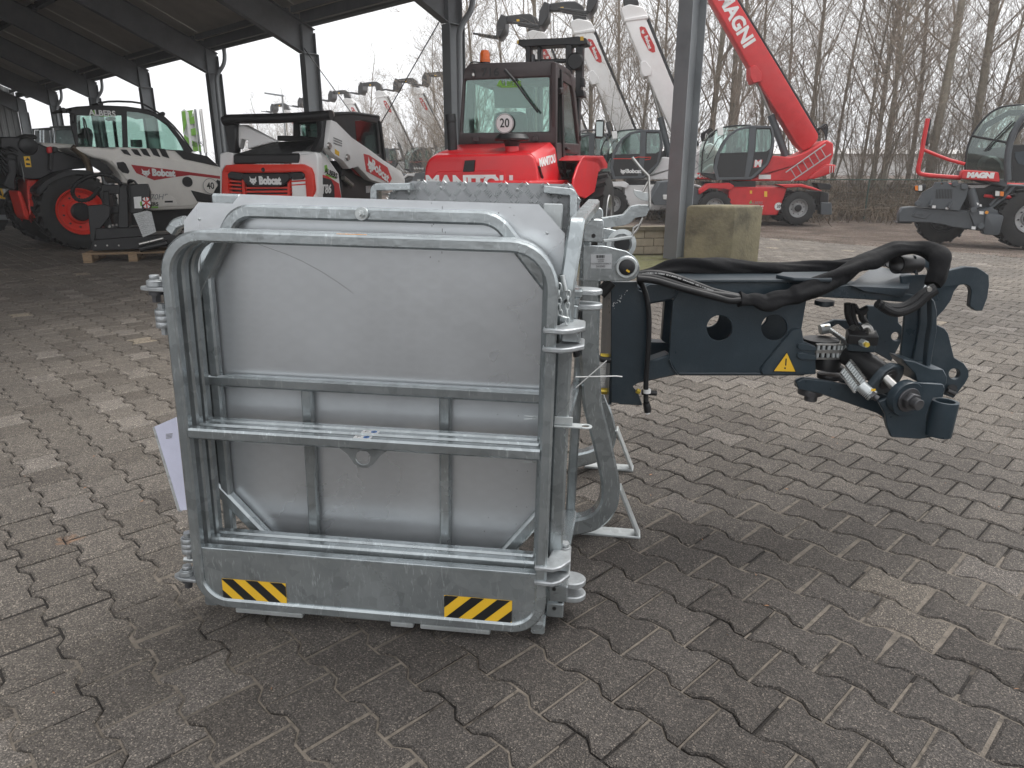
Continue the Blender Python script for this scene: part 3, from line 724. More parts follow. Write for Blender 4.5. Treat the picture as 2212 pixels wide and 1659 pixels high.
for u in range(1745, 2330, 40):
    put_tree(rr.choice((4, 5)), tx(u, 27), 27 + rr.uniform(-.6, .6), rr.uniform(.42, .62), rr.uniform(0, 6.3), 'low leafless bush at the top of the brambly bank', 'low bushes on the bank', 'bare_shrub', 'shrub')
LB2 = 'fog-pale leafless tree in the far wood seen between the hall columns'; G2_ = 'far trees seen between the hall columns'
for i, u in enumerate(range(540, 1060, 26)):
    f = (u - 540) / 520; Y = 92 - 48 * f + rr.uniform(-4, 4); put_tree(rr.choice((1, 2, 3, 4, 4)), tx(u, Y), Y, rr.uniform(.8, 1.0) * (1.0 if i % 2 else .9) * (.72 + .28 * f), rr.uniform(0, 6.3), LB2, G2_, z=-.2)
for i, u in enumerate(range(560, 1060, 40)):
    f = (u - 560) / 500; Y = 80 - 42 * f; put_tree(rr.choice((4, 5)), tx(u, Y), Y, 1.2, rr.uniform(0, 6.3), 'fog-pale leafless shrub in front of the far wood', 'far shrubs between the hall columns', 'bare_shrub', 'shrub', z=-.2)
# brambles on the bank and the green wire fence
mb = MB(); rb = random.Random(4)
for k in range(5200):
    x = rb.uniform(4, 25); y = rb.gauss(25.6, 1.1) - .12 * (x - 8); z = gz(x, y); ln = rb.uniform(.4, 1.3); a = rb.uniform(0, 6.28); p = Vector((x, y, z - .05)); q = p + Vector((math.cos(a) * ln * .4, math.sin(a) * ln * .4, ln * .45)); e = p + Vector((math.cos(a) * ln, math.sin(a) * ln, ln * rb.uniform(-.1, .5)))
    mb.tube([p, q, e], [.011, .009, .005], 3, cap=False)
mb.build('bramble_thicket', 'dead_brush', smooth=0, raw=True, kind='stuff')
fy = lambda x: 24.2 - .12 * (x - 8)
fe = thing('wire_fence', 'low green wire mesh fence in front of the brambly bank', 'fence', (12, fy(12), gz(12, fy(12))))
for i in range(12):
    x = 5 + i * 2.2; z = gz(x, fy(x)); mb = MB(); mb.cyl((x, fy(x), z - .1), (x, fy(x), 1.02), .028, n=8); mb.build('post', 'fence_green', fe)
mb = MB(); mb.tube([(5, fy(5), 1.0), (29.2, fy(29.2), 1.0)], .02, 6); mb.build('top_rail', 'fence_green', fe)
mb = MB()
for i in range(240):
    x = 5 + i * .1; mb.tube([(x, fy(x) + .03, -.25), (x, fy(x) + .03, 1.0)], .0035, 3, cap=False)
for j in range(6): z = -.2 + j * .2; mb.tube([(5, fy(5) + .03, z), (29.2, fy(29.2) + .03, z)], .0035, 3, cap=False)
mb.build('mesh_panel', 'fence_green', fe, smooth=0, raw=True)
# company flags and a street lamp beyond the hall
def flag(u0, u1, vt, vb, Y, mat, label, pu):
    p = at((pu, vb), Y); r_ = thing('banner_flag', label, 'flag', (p.x, p.y, -.3))
    mb = MB(); mb.cyl((p.x, p.y, -.3), (p.x, p.y, at((pu, vt - 4), Y).z), .05, n=8); mb.build('pole', 'column_steel', r_)
    a = at((u0, vt), Y); b = at((u1, vb), Y); mb = MB(); n = 10; 
    for i in range(n + 1):
        x = a.x + (b.x - a.x) * i / n; y = Y - .06 + .12 * math.sin(i * 1.1)
        mb.v += [Vector((x, y, b.z + .05 * math.sin(i))), Vector((x, y, a.z + .1 * math.sin(i * .7)))]
    for i in range(n): mb.f.append((2 * i, 2 * i + 2, 2 * i + 3, 2 * i + 1))
    mb.v += [v + Vector((0, .012, 0)) for v in mb.v]; m = 2 * (n + 1); mb.f += [tuple(reversed([i + m for i in f])) for f in mb.f]
    mb.build('cloth', mat, r_); return r_, a, b
fl, a, b = flag(392, 434, 240, 328, 34, 'white_print', 'green and white banner flag with machine outlines', 433)
fpl = Plane((0, 33.9, 0), (0, -1, 0))
mb = MB()
mb.pz(fpl, Z1, [(1178, 722), (1250, 712), (1240, 760), (1210, 800), (1188, 870)], .01); mb.pz(fpl, Z1, [(1190, 870), (1235, 905), (1300, 940), (1302, 980), (1205, 978)], .01)
mb.pz(fpl, Z1, [(1225, 770), (1260, 750), (1262, 800), (1228, 806)], .01); mb.pz(fpl, Z1, [(1236, 836), (1270, 826), (1284, 870), (1240, 880)], .01); mb.build('green_print', 'green_print', fl)
text('lettering', 'ALBERS', fpl, fpl.px(Z1(1248, 935)), .30, 'black_print', fl, off=-.012)
fl2, a, b = flag(437, 444, 239, 330, 36, 'white_print', 'narrow white banner flag behind the green one', 445)
p = at((461, 250), 60); ls = thing('street_lamp', 'thin street lamp far off left of the distant fork heads', 'street lamp', (p.x, 60, -.3))
mb = MB(); q = at((609, 207), 60); ls.location = (q.x, 60, -.3); WORLD_OF[ls.name] = Matrix.Translation((q.x, 60, -.3))
mb.tube([(q.x, 60, -.3), (q.x, 60, q.z)], [.09, .05], 8); mb.build('pole', 'column_steel', ls)
mb = MB(); mb.box((q.x - .6, 60, q.z + .1), (1.5, .3, .12), Matrix.Rotation(R(8), 3, 'Y')); mb.build('lamp_head', 'column_steel', ls, bev=.02)
p = at((444, 200), 60)
# ================================================================ HAZE
mb = MB(); mb.box((0, 60, 10), (380, 260, 24)); hz = mb.build('haze', 'white_print', smooth=0); hz['kind'] = 'stuff'
hm = bpy.data.materials.new('haze_air'); hm.use_nodes = True; ht = hm.node_tree; ht.nodes.clear()
ho = ht.nodes.new('ShaderNodeOutputMaterial'); hv = ht.nodes.new('ShaderNodeVolumePrincipled'); hv.inputs['Density'].default_value = .0016; hv.inputs['Color'].default_value = (.97, .98, 1, 1); hv.inputs['Anisotropy'].default_value = 0.0
ht.links.new(hv.outputs[0], ho.inputs['Volume']); hz.data.materials.clear(); hz.data.materials.append(hm)
# ================================================================ THE WORK PLATFORM (galvanised basket)
def rotm(yaw, pit, rol):
    return Matrix.Rotation(yaw, 3, 'Z') @ Matrix.Rotation(pit, 3, 'X') @ Matrix.Rotation(rol, 3, 'Y')
CR = rotm(R(-6.323), R(-1.480), R(1.193)); CO = Vector((-.941, 1.8151, .0567))
CX, CY, CZ = CR @ Vector((1, 0, 0)), CR @ Vector((0, 1, 0)), CR @ Vector((0, 0, 1))
CPL = Plane(CO, -CY, CZ)
def cw(x, d, z): return CO + CX * x + CY * d + CZ * z
def cg(Z, x, y, d): q = CPL.px(Z(x, y), d); return cw(q[0], d, q[1])
basket = thing('work_platform', 'galvanised folding work platform standing on the paving in the foreground', 'work platform', tuple(CO))
GW, GHt, TB = 1.0383, 1.10, .031
def gate(d, x0, x1, z0, z1, rc, name, toe=False):
    mb = MB()
    P_ = [cw(x0 + TB / 2, d, z0 + TB / 2), cw(x0 + TB / 2, d, z1 - TB / 2), cw(x1 - TB / 2, d, z1 - TB / 2), cw(x1 - TB / 2, d, z0 + TB / 2)]
    fil = rc
    mb.sweep(P_, TB, TB, CY, closed=True, fil=[rc * .8, rc, rc, rc * .8], seg=9)
    g = mb.build(name, 'galvanised', basket, smooth=30)
    return g
g1 = gate(.015, 0, GW, 0, GHt, .105, 'gate_frame')
g2 = gate(.060, .007, GW - .007, .10, GHt, .10, 'gate_frame')
g3 = gate(.098, .013, GW - .013, .10, GHt, .10, 'gate_frame')
for (d, x0, x1, g, za) in ((.015, TB, GW - TB, g1, .545), (.060, .038, GW - .038, g2, .545), (.098, .044, GW - .044, g3, .545)):
    mb = MB(); mb.sweep([cw(x0, d, za), cw(x1, d, za)], TB, TB, CY); mb.build('mid_rail', 'galvanised', basket)
    if d > .03:
        mb = MB(); mb.sweep([cw(x0, d, .190), cw(x1, d, .190)], TB, TB, CY); mb.build('bottom_rail', 'galvanised', basket)
# toe board with a folded lip
mb = MB(); n = 8; o_ = []
x0, x1, z0, z1, rc = .026, GW - .026, .026, .188, .075
o_ = [(x0, z1)] + [(x0 + rc - rc * math.cos(k / n * math.pi / 2), z0 + rc - rc * math.sin(k / n * math.pi / 2)) for k in range(n + 1)]
o_ += [(x1 - rc + rc * math.sin(k / n * math.pi / 2), z0 + rc - rc * math.cos(k / n * math.pi / 2)) for k in range(n + 1)] + [(x1, z1)]
mb.prism(CPL, o_, .004, .008); mb.box(cw(GW / 2, .020, z1 + .002), (x1 - x0, .028, .004), CR)
toe = mb.build('toe_board', 'galvanised', basket, bev=.0015)
# hazard stickers
def hazard(Z, c4, flip):
    q4 = [CPL.px(Z(*p)) for p in c4]; cx = sum(p[0] for p in q4) / 4; cz = sum(p[1] for p in q4) / 4
    w_ = (q4[1][0] + q4[2][0] - q4[0][0] - q4[3][0]) / 2; h_ = (q4[0][1] + q4[1][1] - q4[2][1] - q4[3][1]) / 2; mb = MB(); mb.box(cw(cx, .0065, cz), (w_, .001, h_), CR); s_ = mb.build('hazard_sticker', 'yellow_print', basket, label='yellow and black striped hazard sticker, ' + ('left' if flip else 'right') + ' one')
    mb = MB(); sl = h_ * 1.05; per = w_ / 2.62; bw = per * .5
    for k in range(-3, 5):
        a = -w_ / 2 + k * per + (.012 if flip else .004)
        poly = [(a, -h_ / 2), (a + bw, -h_ / 2), (a + bw + sl, h_ / 2), (a + sl, h_ / 2)]
        c = []                                            # clip in x
        def clip(P_, lim, s2):
            out = []
            for i in range(len(P_)):
                p, q = P_[i], P_[(i + 1) % len(P_)]; ip = (p[0] - lim) * s2 <= 0; iq = (q[0] - lim) * s2 <= 0
                if ip: out.append(p)
                if ip != iq: t = (lim - p[0]) / (q[0] - p[0]); out.append((lim, p[1] + (q[1] - p[1]) * t))
            return out
        poly = clip(clip(poly, w_ / 2, 1), -w_ / 2, -1) if poly else []
        if len(poly) < 3: continue
        if flip: poly = [(-x, y) for x, y in poly]
        mb.prism(CPL, [(cx + x, cz + y) for x, y in poly], .0005, .0052)
    mb.build('black_stripes', 'black_print', s_)
hazard(G3, [(510, 1220), (933, 1262), (943, 1397), (523, 1363)], True); hazard(G4, [(327, 1340), (775, 1370), (775, 1520), (327, 1478)], False)
# skids under the bottom tube
for (a, b, y) in ((G3(620, 1440), G3(1060, 1475), 0), (G4(-20, 1527), G4(130, 1538), 0), (G4(175, 1545), G4(635, 1580), 0)):
    q0 = CPL.px(a, .02); q1 = CPL.px(b, .02); mb = MB(); mb.box(cw((q0[0] + q1[0]) / 2, .06, -.012), (abs(q1[0] - q0[0]), .10, .016), CR); mb.build('skid_plate', 'galvanised_bright', basket, bev=.003)
for x in (.20, .53, .84):                                  # unseen runners, added as support and for a dark band beneath
    mb = MB(); mb.box(cw(x, .36, -.037), (.15, .52, .036), CR); mb.build('added_runner', 'galvanised', basket, bev=.003)
# bottom frame running back, floor box
DB = .66
for x in (.03, .36, .70, GW - .02):
    mb = MB(); mb.sweep([cw(x, .03, .0), cw(x, DB, .0)], .04, .03, CZ); mb.build('floor_beam', 'galvanised', basket)
mb = MB(); mb.sweep([cw(.01, DB, .0), cw(GW, DB, .0)], .04, .03, CY); mb.build('floor_beam', 'galvanised', basket)
# the big sheet: folded platform floor seen from below, with octagonal tube frame
SD = .172
def sh(Z, x, y, d=SD): return CPL.px(Z(x, y), d)
outl = [sh(G1, 437, 362), sh(G1, 545, 226), sh(G1, 800, 235), sh(G1, 855, 165), sh(G2, 0, 197), sh(G2, 1345, 240), sh(G2, 1540, 460), sh(G2, 1528, 720)]
xr = outl[-1][0]; xl = sh(G1, 540, 790)[0]
outl += [(xr - .03, outl[-1][1] - .06), (xr - .045, .26), (xr - .15, .14), (xl + .15, .14), (xl + .03, .27), (xl, sh(G1, 540, 790)[1]), sh(G1, 520, 655), sh(G1, 485, 600), sh(G1, 437, 500)]
mb = MB(); mb.prism(CPL, outl, .003, SD); mb.build('floor_sheet', 'sheet_metal', basket, smooth=0)
OD = .150
def og(Z, x, y): return cg(Z, x, y, OD)
zq = .165
pl_ = [og(G1, 985, 285), og(G2, 880, 335)]
xL = CPL.px(G1(552, 1100), OD)[0]; xR = xr - .016
topz = CPL.px(G1(1400, 305), OD)[1]
P_ = [cw(xL, OD, zq), cw(xL, OD, .33), cw(xL, OD, CPL.px(G1(530, 915), OD)[1]), cw(*([CPL.px(G1(835, 300), OD)[0], OD, topz])), cw(CPL.px(G2(1030, 340), OD)[0], OD, topz), cw(xR, OD, CPL.px(G2(1365, 920), OD)[1]), cw(xR, OD, .33), cw(xR, OD, zq)]
mb = MB(); mb.sweep(P_[1:7], .036, .035, CY, fil=[0, .01, .075, .085, .01, 0], seg=8); mb.build('octagon_frame', 'galvanised', basket)
mb = MB(); mb.sweep([cw(xL, OD, .33), cw(xL + .18, OD, .13)], .036, .035, CY); mb.build('corner_brace', 'galvanised', basket)
mb = MB(); mb.sweep([cw(xR, OD, .33), cw(xR - .15, OD, .13)], .036, .035, CY); mb.build('corner_brace', 'galvanised', basket)
bz = CPL.px(G1(640, 1545), OD)[1]
mb = MB(); mb.sweep([cw(xL + .019, OD, bz), cw(xR - .019, OD, bz)], .034, .034, CY); mb.build('cross_bar', 'galvanised', basket)
for (Z, x, y) in ((G3, 1098, 300), (G4, 335, 300)):
    xx = CPL.px(Z(x, y), OD)[0]; mb = MB(); mb.sweep([cw(xx, OD + .004, bz - .018), cw(xx, OD + .004, .12)], .032, .026, CY); mb.build('stiffener', 'galvanised', basket)
c = og(G1, 1785, 308)
mb = MB(); mb.cyl(c - CY * .018, c - CY * .030, .017, n=24); mb.cyl(c - CY * .030, c - CY * .046, .0105, n=6); mb.cyl(c - CY * .046, c - CY * .056, .006, n=12); mb.build('bolt', 'galvanised_bright', basket)
for (Z, x, y) in ((G1, 552, 352), (G1, 612, 903), (G2, 1120, 412), (G2, 1406, 456)):
    q = cg(Z, x, y, SD); mb = MB(); mb.ring(q, -CY, [(.0042, 0), (.0036, .002), (.0015, .0032)], 10); mb.build('rivet', 'galvanised_bright', basket)
# eyelet plate under the mid rail
ex_ = CPL.px(G3(1460, 380), .03)
mb = MB(); zt_ = .530
mb.prism(CPL, [(ex_[0] - .075, zt_), (ex_[0] - .045, zt_ - .022), (ex_[0] - .026, zt_ - .050), (ex_[0] - .012, zt_ - .060), (ex_[0] + .012, zt_ - .060), (ex_[0] + .028, zt_ - .048), (ex_[0] + .05, zt_ - .02), (ex_[0] + .075, zt_)], .005, .018, [circ((ex_[0], zt_ - .030), .021)])
mb.build('eyelet_plate', 'galvanised', basket, bev=.001)
for d in (.062,):
    mb = MB(); mb.prism(CPL, [(ex_[0] - .05, zt_), (ex_[0] - .02, zt_ - .03), (ex_[0] + .04, zt_ - .03), (ex_[0] + .07, zt_)], .005, .066, [circ((ex_[0] + .012, zt_ - .014), .0105)]); mb.build('eyelet_plate', 'galvanised', basket)
# small instruction stickers on the mid rails and the worn yellow ones on the top rails
TPL = Plane(cw(0, 0, .5605), CZ, CY)                     # top face of the mid rails: x along, y away
for (Z, x, y, d) in ((G3, 1450, 266, .016), (G3, 1500, 197, .061)):
    xx = CPL.px(Z(x, y), d)[0]; mb = MB(); mb.box(cw(xx, d, .5606), (.048, .020, .0006), CR); s_ = mb.build('instruction_sticker', 'white_print', basket)
    mb = MB(); mb.ring(cw(xx + .010, d, .5612), CZ, [(0, 0), (.0085, 0), (.0085, .0003), (0, .0003)], 20); mb.build('blue_disc', 'blue_print', s_)
    mb = MB(); mb.box(cw(xx - .014, d, .5612), (.002, .010, .0004), CR); mb.box(cw(xx - .010, d + .003, .5612), (.007, .002, .0004), CR); mb.box(cw(xx + .010, d, .5616), (.003, .010, .0004), CR); mb.build('pictogram', 'black_print', s_)
rs_ = random.Random(3)
for (Z, x, y, d, nm) in ((G1, 1690, 460, .015, 1), (G1, 1745, 438, .062, 2)):
    xx = CPL.px(Z(x, y), d)[0]; mb = MB()
    for k in range(16):
        a = xx - .036 + k * .0048; mb.box(cw(a, d + rs_.uniform(-.004, .004), GHt + .0006 - (.004 if nm == 2 else 0)), (.006 * rs_.uniform(.4, 1.3), .010 * rs_.uniform(.4, 1.4), .0004), CR)
    mb.build('torn_sticker', 'orange_print', basket)
# scratch on the sheet
sc_ = [CPL.px(G1(x, y), SD) for x, y in ((985, 535), (1080, 570), (1200, 612), (1320, 665), (1450, 735), (1560, 805), (1640, 860), (1700, 905))]
mb = MB(); mb.tube([cw(a, SD - .0003, b) for a, b in sc_], .0005, 3); mb.build('scratch', 'dark_steel', basket)
mb = MB()
for (Z, x, y, w_, h_) in ((G2, 625, 265, .0012, .008), (G2, 545, 232, .0015, .003), (G2, 560, 385, .0016, .007), (G2, 625, 435, .0016, .010), (G2, 548, 400, .0014, .005), (G2, 648, 450, .0012, .005), (G2, 535, 635, .0014, .005), (G2, 600, 665, .0012, .004), (G2, 622, 600, .0012, .006), (G2, 1130, 265, .003, .0012), (G2, 1045, 305, .003, .003), (G2, 1160, 322, .003, .0015),
        (G4, 820, 142, .002, .002), (G4, 812, 505, .002, .002), (G4, 810, 625, .002, .002), (G4, 806, 742, .002, .002), (G4, 805, 857, .002, .002), (G4, 622, 815, .002, .002), (G4, 880, 508, .002, .002), (G4, 875, 745, .002, .002), (G4, 595, 905, .002, .003), (G4, 683, 132, .002, .002)):
    q = cg(Z, x, y, SD - .0006); mb.box(q, (w_, .0004, h_), CR)
mb.build('dirt_specks', 'dark_steel', basket)
# wire clips
for (y0, k) in ((152, 0), (438, 1)):
    mb = MB(); a = cg(G4, 860, y0 - 10, .12); b = cg(G4, 945, y0 - 2, .12); c2 = cg(G4, 860, y0 + 12, .12); d2 = cg(G4, 945, y0 + 8, .12)
    mb.tube([a, b], .0016, 5); mb.tube([c2, d2], .0016, 5); q = cg(G4, 925, y0 + 2, .115); mb.ring(q, -CY, [(.004, 0), (.006, 0), (.006, .002), (.004, .002), (.004, 0)], 12); mb.build('wire_clip', 'galvanised_bright', basket)
# ---- lugs and bolts on the left
def bolt(p, mb, r=.0135, h=.012, down=False):
    s_ = -1 if down else 1
    mb.ring(p, CZ * s_, [(0, 0), (r * 1.25, 0), (r * 1.25, .003), (r, .003)], 20); mb.cyl(p + CZ * s_ * .003, p + CZ * s_ * (.003 + h), r, n=6)
def lug_left(zc, d=.03):
    LP = Plane(cw(0, 0, zc), CZ, CY)
    pts = [(.004, d - .028), (.004, d + .028), (-.045, d + .026), (-.072, d + .012), (-.078, d), (-.070, d - .014), (-.045, d - .026)]
    mb = MB(); mb.prism(LP, pts, .010); mb.build('lug_plate', 'cast_zinc', basket, bev=.002)
    mb = MB(); mb.cyl(cw(-.036, d, zc + .001), cw(-.036, d, zc + .016), .0215, n=28); bolt(cw(-.036, d, zc + .016), mb); mb.build('bolt', 'cast_zinc', basket, bev=.001)
    mb = MB(); mb.cyl(cw(-.036, d, zc - .011), cw(-.036, d, zc - .022), .018, n=20); mb.cyl(cw(-.036, d, zc - .022), cw(-.036, d, zc - .042), .0115, n=6); mb.build('nut', 'dark_steel', basket)
def barrel_left(zc, d=.035):
    for k in range(3):
        mb = MB(); mb.ring(cw(-.024, d, zc - .024 + k * .0165), CZ, [(0, 0), (.021, 0), (.022, .0015), (.022, .0145), (.021, .016), (0, .016)], 28); mb.build('hinge_barrel', 'cast_zinc', basket)
    mb = MB(); bolt(cw(-.024, d, zc + .026), mb); mb.build('hinge_bolt', 'cast_zinc', basket); mb = MB(); mb.cyl(cw(-.024, d, zc - .024), cw(-.024, d, zc - .044), .011, n=6); mb.build('hinge_bolt', 'cast_zinc', basket)
    mb = MB(); mb.box(cw(-.008, d + .02, zc), (.03, .02, .04), CR); mb.build('hinge_bracket', 'galvanised', basket)
zl = CPL.px(G1(150, 850), .03)[1]; lug_left(zl); zb = CPL.px(G1(230, 1090), .035)[1]; barrel_left(zb)
zl2 = CPL.px(G3(300, 1190), .03)[1]; lug_left(zl2); zb2 = CPL.px(G3(265, 990), .035)[1]; barrel_left(zb2)
mb = MB(); mb.cyl(cw(-.03, .075, zl + .012), cw(-.075, .075, zl + .012), .009, n=6); mb.cyl(cw(-.03, .075, zl2 + .022), cw(-.07, .075, zl2 + .022), .009, n=6); mb.build('cross_bolt', 'galvanised_bright', basket)
# ---- clamps on the right: pairs of rounded plates over the corner
def clamp(zc, dz, w_=.105, d0=.0, th=.013):
    LP = Plane(cw(0, 0, zc), CZ, CY); x0 = GW - .034
    pts = [(x0, d0 - .006), (x0 + .05, d0 - .010), (x0 + .072, d0 + .004), (x0 + w_, d0 + .045), (x0 + w_, d0 + .13), (x0 + w_ - .02, d0 + .15), (x0 + w_ - .045, d0 + .15), (x0 + .035, d0 + .05), (x0, d0 + .034)]
    for k in (0, 1):
        mb = MB(); mb.prism(Plane(cw(0, 0, zc - k * dz), CZ, CY), pts, th); mb.build('clamp_plate', 'cast_zinc', basket, bev=.003)
    mb = MB(); mb.box(cw(x0 + .07, d0 + .08, zc - dz / 2 - .004), (.05, .06, dz - th - .002), CR); mb.build('clamp_block', 'galvanised', basket, bev=.003)
    return x0
zu = CPL.px(G2(1440, 1185), 0)[1]; clamp(zu + .006, .048)
zd = CPL.px(G4(980, 1140), 0)[1]; x0 = clamp(zd + .002, .045, w_=.098)
mb = MB(); bolt(cw(x0 + .078, .115, zd + .003), mb, .014, .012); mb.build('bolt', 'cast_zinc', basket, bev=.001)
# ---- side frame going back on the right
sx = GW + .030
zt2 = CPL.px(G2(1625, 500), .13)[1] + .0
def sp(Z, x, y, d): q = CPL.px(Z(x, y), d); return cw(q[0], d, q[1])
topf = cw(sx + .008, .15, 1.125); topb = cw(sx + .06, .66, 1.15)
mb = MB(); mb.sweep([cw(sx - .012, .115, .02), cw(sx - .012, .115, .97), cw(sx + .004, .15, 1.135), cw(sx + .045, .70, 1.175)], .034, .042, (CX).normalized(), fil=.03, seg=4)
mb.build('side_frame', 'galvanised', basket)
mb = MB(); mb.ring(cw(sx - .012, .0935, .94), -CY, [(0, 0), (.0065, 0)], 14); mb.ring(cw(sx - .012, .0935, .94), -CY, [(0, .0004), (.0062, .0004)], 14); mb.build('bolt_hole', 'black_print', basket)
mb = MB(); mb.sweep([cw(sx + .03, .69, 1.17), cw(sx + .02, .69, .02)], .034, .034, CX); mb.build('side_post', 'galvanised', basket)
mb = MB(); mb.sweep([cw(sx - .012, .14, .55), cw(sx + .02, .67, .56)], .03, .03, CX); mb.build('side_rail', 'galvanised', basket)
mb = MB(); mb.sweep([cw(sx - .012, .14, .06), cw(sx + .02, .67, .06)], .03, .05, CX); mb.build('side_rail', 'galvanised', basket)
mb = MB(); mb.sweep([cw(.045, .15, .06), cw(.045, .15, 1.05), cw(.05, .67, 1.10), cw(.05, .67, .05)], .03, .03, CX, fil=.08); mb.build('side_frame', 'galvanised', basket)
# a flat ringed tab on the side post
q = CPL.px(G4(1130, 200), .10); zz = q[1]; LP = Plane(cw(0, 0, zz), CZ, CY)
mb = MB(); mb.prism(LP, [(GW + .0, .085), (GW + .075, .085)] + [(GW + .085 + .019 * math.cos(a), .100 + .019 * math.sin(a)) for a in [(-120 + 30 * k) * math.pi / 180 for k in range(9)]] + [(GW + .06, .118), (GW, .118)], .004, 0, [circ((GW + .085, .100), .011, 16)])
mb.box(cw(GW + .025, .098, zz + .012), (.05, .006, .022), CR); mb.build('ring_tab', 'galvanised_bright', basket, bev=.001)
# half-round pads (pulled lugs) behind the post
def pad(Z, pts, dep, th, nm='half_round_pad', mat='cast_zinc'):
    c = CPL.px(Z(*pts), dep); LP = Plane(cw(0, 0, c[1]), CZ, CY)
    o_ = [(c[0] - .05, dep - .035), (c[0] - .05, dep + .035)] + [(c[0] + .004 + .042 * math.sin(a), dep + .038 * math.cos(a)) for a in [k * math.pi / 10 for k in range(11)]]
    mb = MB(); mb.prism(LP, o_, th); mb.build(nm, mat, basket, bev=.003)
pad(G2, (1700, 868), .28, .016); pad(G2, (1700, 975), .28, .016); pad(G4, (1165, 1210), .16, .018); pad(G4, (1165, 1300), .16, .018)
for (Z, x, y, d, w_, h_) in ((G4, 1085, 1290, .115, .055, .055), (G4, 1062, 1400, .115, .052, .048), (G2, 1590, 900, .20, .06, .022), (G2, 1570, 955, .20, .06, .022), (G2, 1570, 1050, .19, .05, .05)):
    q = cg(Z, x, y, d); mb = MB(); mb.box(q, (w_, .05, h_), CR); mb.build('latch_block', 'galvanised', basket, bev=.004)
mb = MB(); 
for (Z, x, y, d) in ((G4, 1056, 1288, .089), (G4, 1057, 1416, .089)):
    q = cg(Z, x, y, d); mb.ring(q, -CY, [(0, 0), (.006, 0)], 12); mb.ring(q, -CY, [(0, .0003), (.0055, .0003)], 12)
mb.build('bolt_hole', 'black_print', basket)
mb = MB(); q = cg(G2, 1592, 855, .2); bolt(q, mb, .014, .012); mb.build('bolt', 'cast_zinc', basket)
# latch pin and its chain
pin = cg(G2, 1530, 840, .05); mb = MB(); mb.tube([cg(G2, 1520, 770, .05), cg(G2, 1545, 885, .05)], .0055, 12); mb.build('latch_pin', 'galvanised_bright', basket)
def chain(pts, name='chain_link', r=.0022, L=.019, W_=.010, mat='galvanised_bright', par=None):
    seg = []; tot = 0
    P_ = [Vector(p) for p in pts]; out = []
    for i in range(len(P_) - 1):
        n_ = max(1, int((P_[i + 1] - P_[i]).length / (L * .74)))
        for k in range(n_): out.append((P_[i].lerp(P_[i + 1], (k + .5) / n_), (P_[i + 1] - P_[i]).normalized()))
    for k, (c_, t_) in enumerate(out):
        u = t_.cross(CY).normalized(); n2 = u if k % 2 else CY; sidev = t_.cross(n2).normalized(); loop = []
        for a in range(12):
            an = a * math.pi / 6; loop.append(c_ + t_ * (math.cos(an) * L / 2) * (1 if abs(math.cos(an)) > .6 else .9) + sidev * math.sin(an) * W_ / 2)
        mb = MB(); mb.tube(loop + [loop[0]], r, 5, cap=False); mb.build(name, mat, par or basket)
chain([cg(G2, 1500, 830, .04), cg(G2, 1497, 940, .04), cg(G2, 1508, 1075, .04), cg(G2, 1550, 1085, .04)])
chain([cg(G2, 1568, 890, .05), cg(G2, 1558, 1020, .05), cg(G2, 1560, 1140, .05)])
# ---- tread plate standing behind, with its angles
TDp = .36
tp = [CPL.px(G2(x, y), TDp) for x, y in ((-90, 195), (0, 120), (60, 62), (400, 66), (1590, 90), (1650, 190), (1640, 420), (1560, 1000))] 
tp = [CPL.px(G2(x, y), TDp) for x, y in ((215, 230), (235, 150), (400, 66), (1590, 90), (1650, 190), (1650, 420), (1560, 1080), (1380, 1080), (215, 700))]
mb = MB(); mb.prism(CPL, tp, .005, TDp); tread = mb.build('tread_plate', 'tread_metal', basket, smooth=0)
# lozenge ribs raised on it: five bars per patch, direction alternating
def inside(p, poly):
    c = False; n = len(poly)
    for i in range(n):
        a, b = poly[i], poly[(i + 1) % n]
        if (a[1] > p[1]) != (b[1] > p[1]) and p[0] < (b[0] - a[0]) * (p[1] - a[1]) / (b[1] - a[1]) + a[0]: c = not c
    return c
mb = MB(); st = .030
for i in range(-2, 38):
    for j in range(0, 26):
        cx = tp[0][0] + i * st; cz = tp[3][1] - j * st; dr = 1 if (i + j) % 2 else -1
        for k in range(5):
            o2 = (k - 2) * .0056; px_ = cx + o2 * .707; pz_ = cz - dr * o2 * .707
            if not inside((px_, pz_), tp): continue
            ln = .0125 - abs(k - 2) * .0012; ux, uz = .707, dr * .707
            a = (px_ - ux * ln, pz_ - uz * ln); b = (px_ + ux * ln, pz_ + uz * ln); m_ = (px_, pz_); nx, nz = -uz * .0021, ux * .0021
            b0 = len(mb.v)
            mb.v += [cw(a[0], TDp, a[1]), cw(m_[0] + nx, TDp, m_[1] + nz), cw(b[0], TDp, b[1]), cw(m_[0] - nx, TDp, m_[1] - nz), cw(m_[0], TDp - .0034, m_[1])]
            mb.f += [(b0, b0 + 1, b0 + 4), (b0 + 1, b0 + 2, b0 + 4), (b0 + 2, b0 + 3, b0 + 4), (b0 + 3, b0, b0 + 4)]
mb.build('tread_ribs', 'galvanised_bright', tread, smooth=0, kind='stuff')
for (Z, x, y) in ((G2, 614, 118), (G2, 1185, 130), (G2, 372, 148), (G2, 228, 168), (G2, 1432, 172), (G2, 1590, 560)):
    q = cg(Z, x, y, TDp); mb = MB(); mb.ring(q, -CY, [(.005, 0), (.0045, .002), (.002, .004)], 10); mb.build('rivet', 'galvanised_bright', basket)
def angle_px(pts, d0, dep, name='edge_angle', mat='galvanised'):
    mb = MB(); mb.sweep([cg(Z, x, y, d0) for Z, x, y in pts], .020, dep, CY, fil=.012, rad=.002); mb.build(name, mat, basket)
angle_px([(G2, 400, 108), (G2, 130, 112), (G2, 130, 330)], TDp - .035, .055)
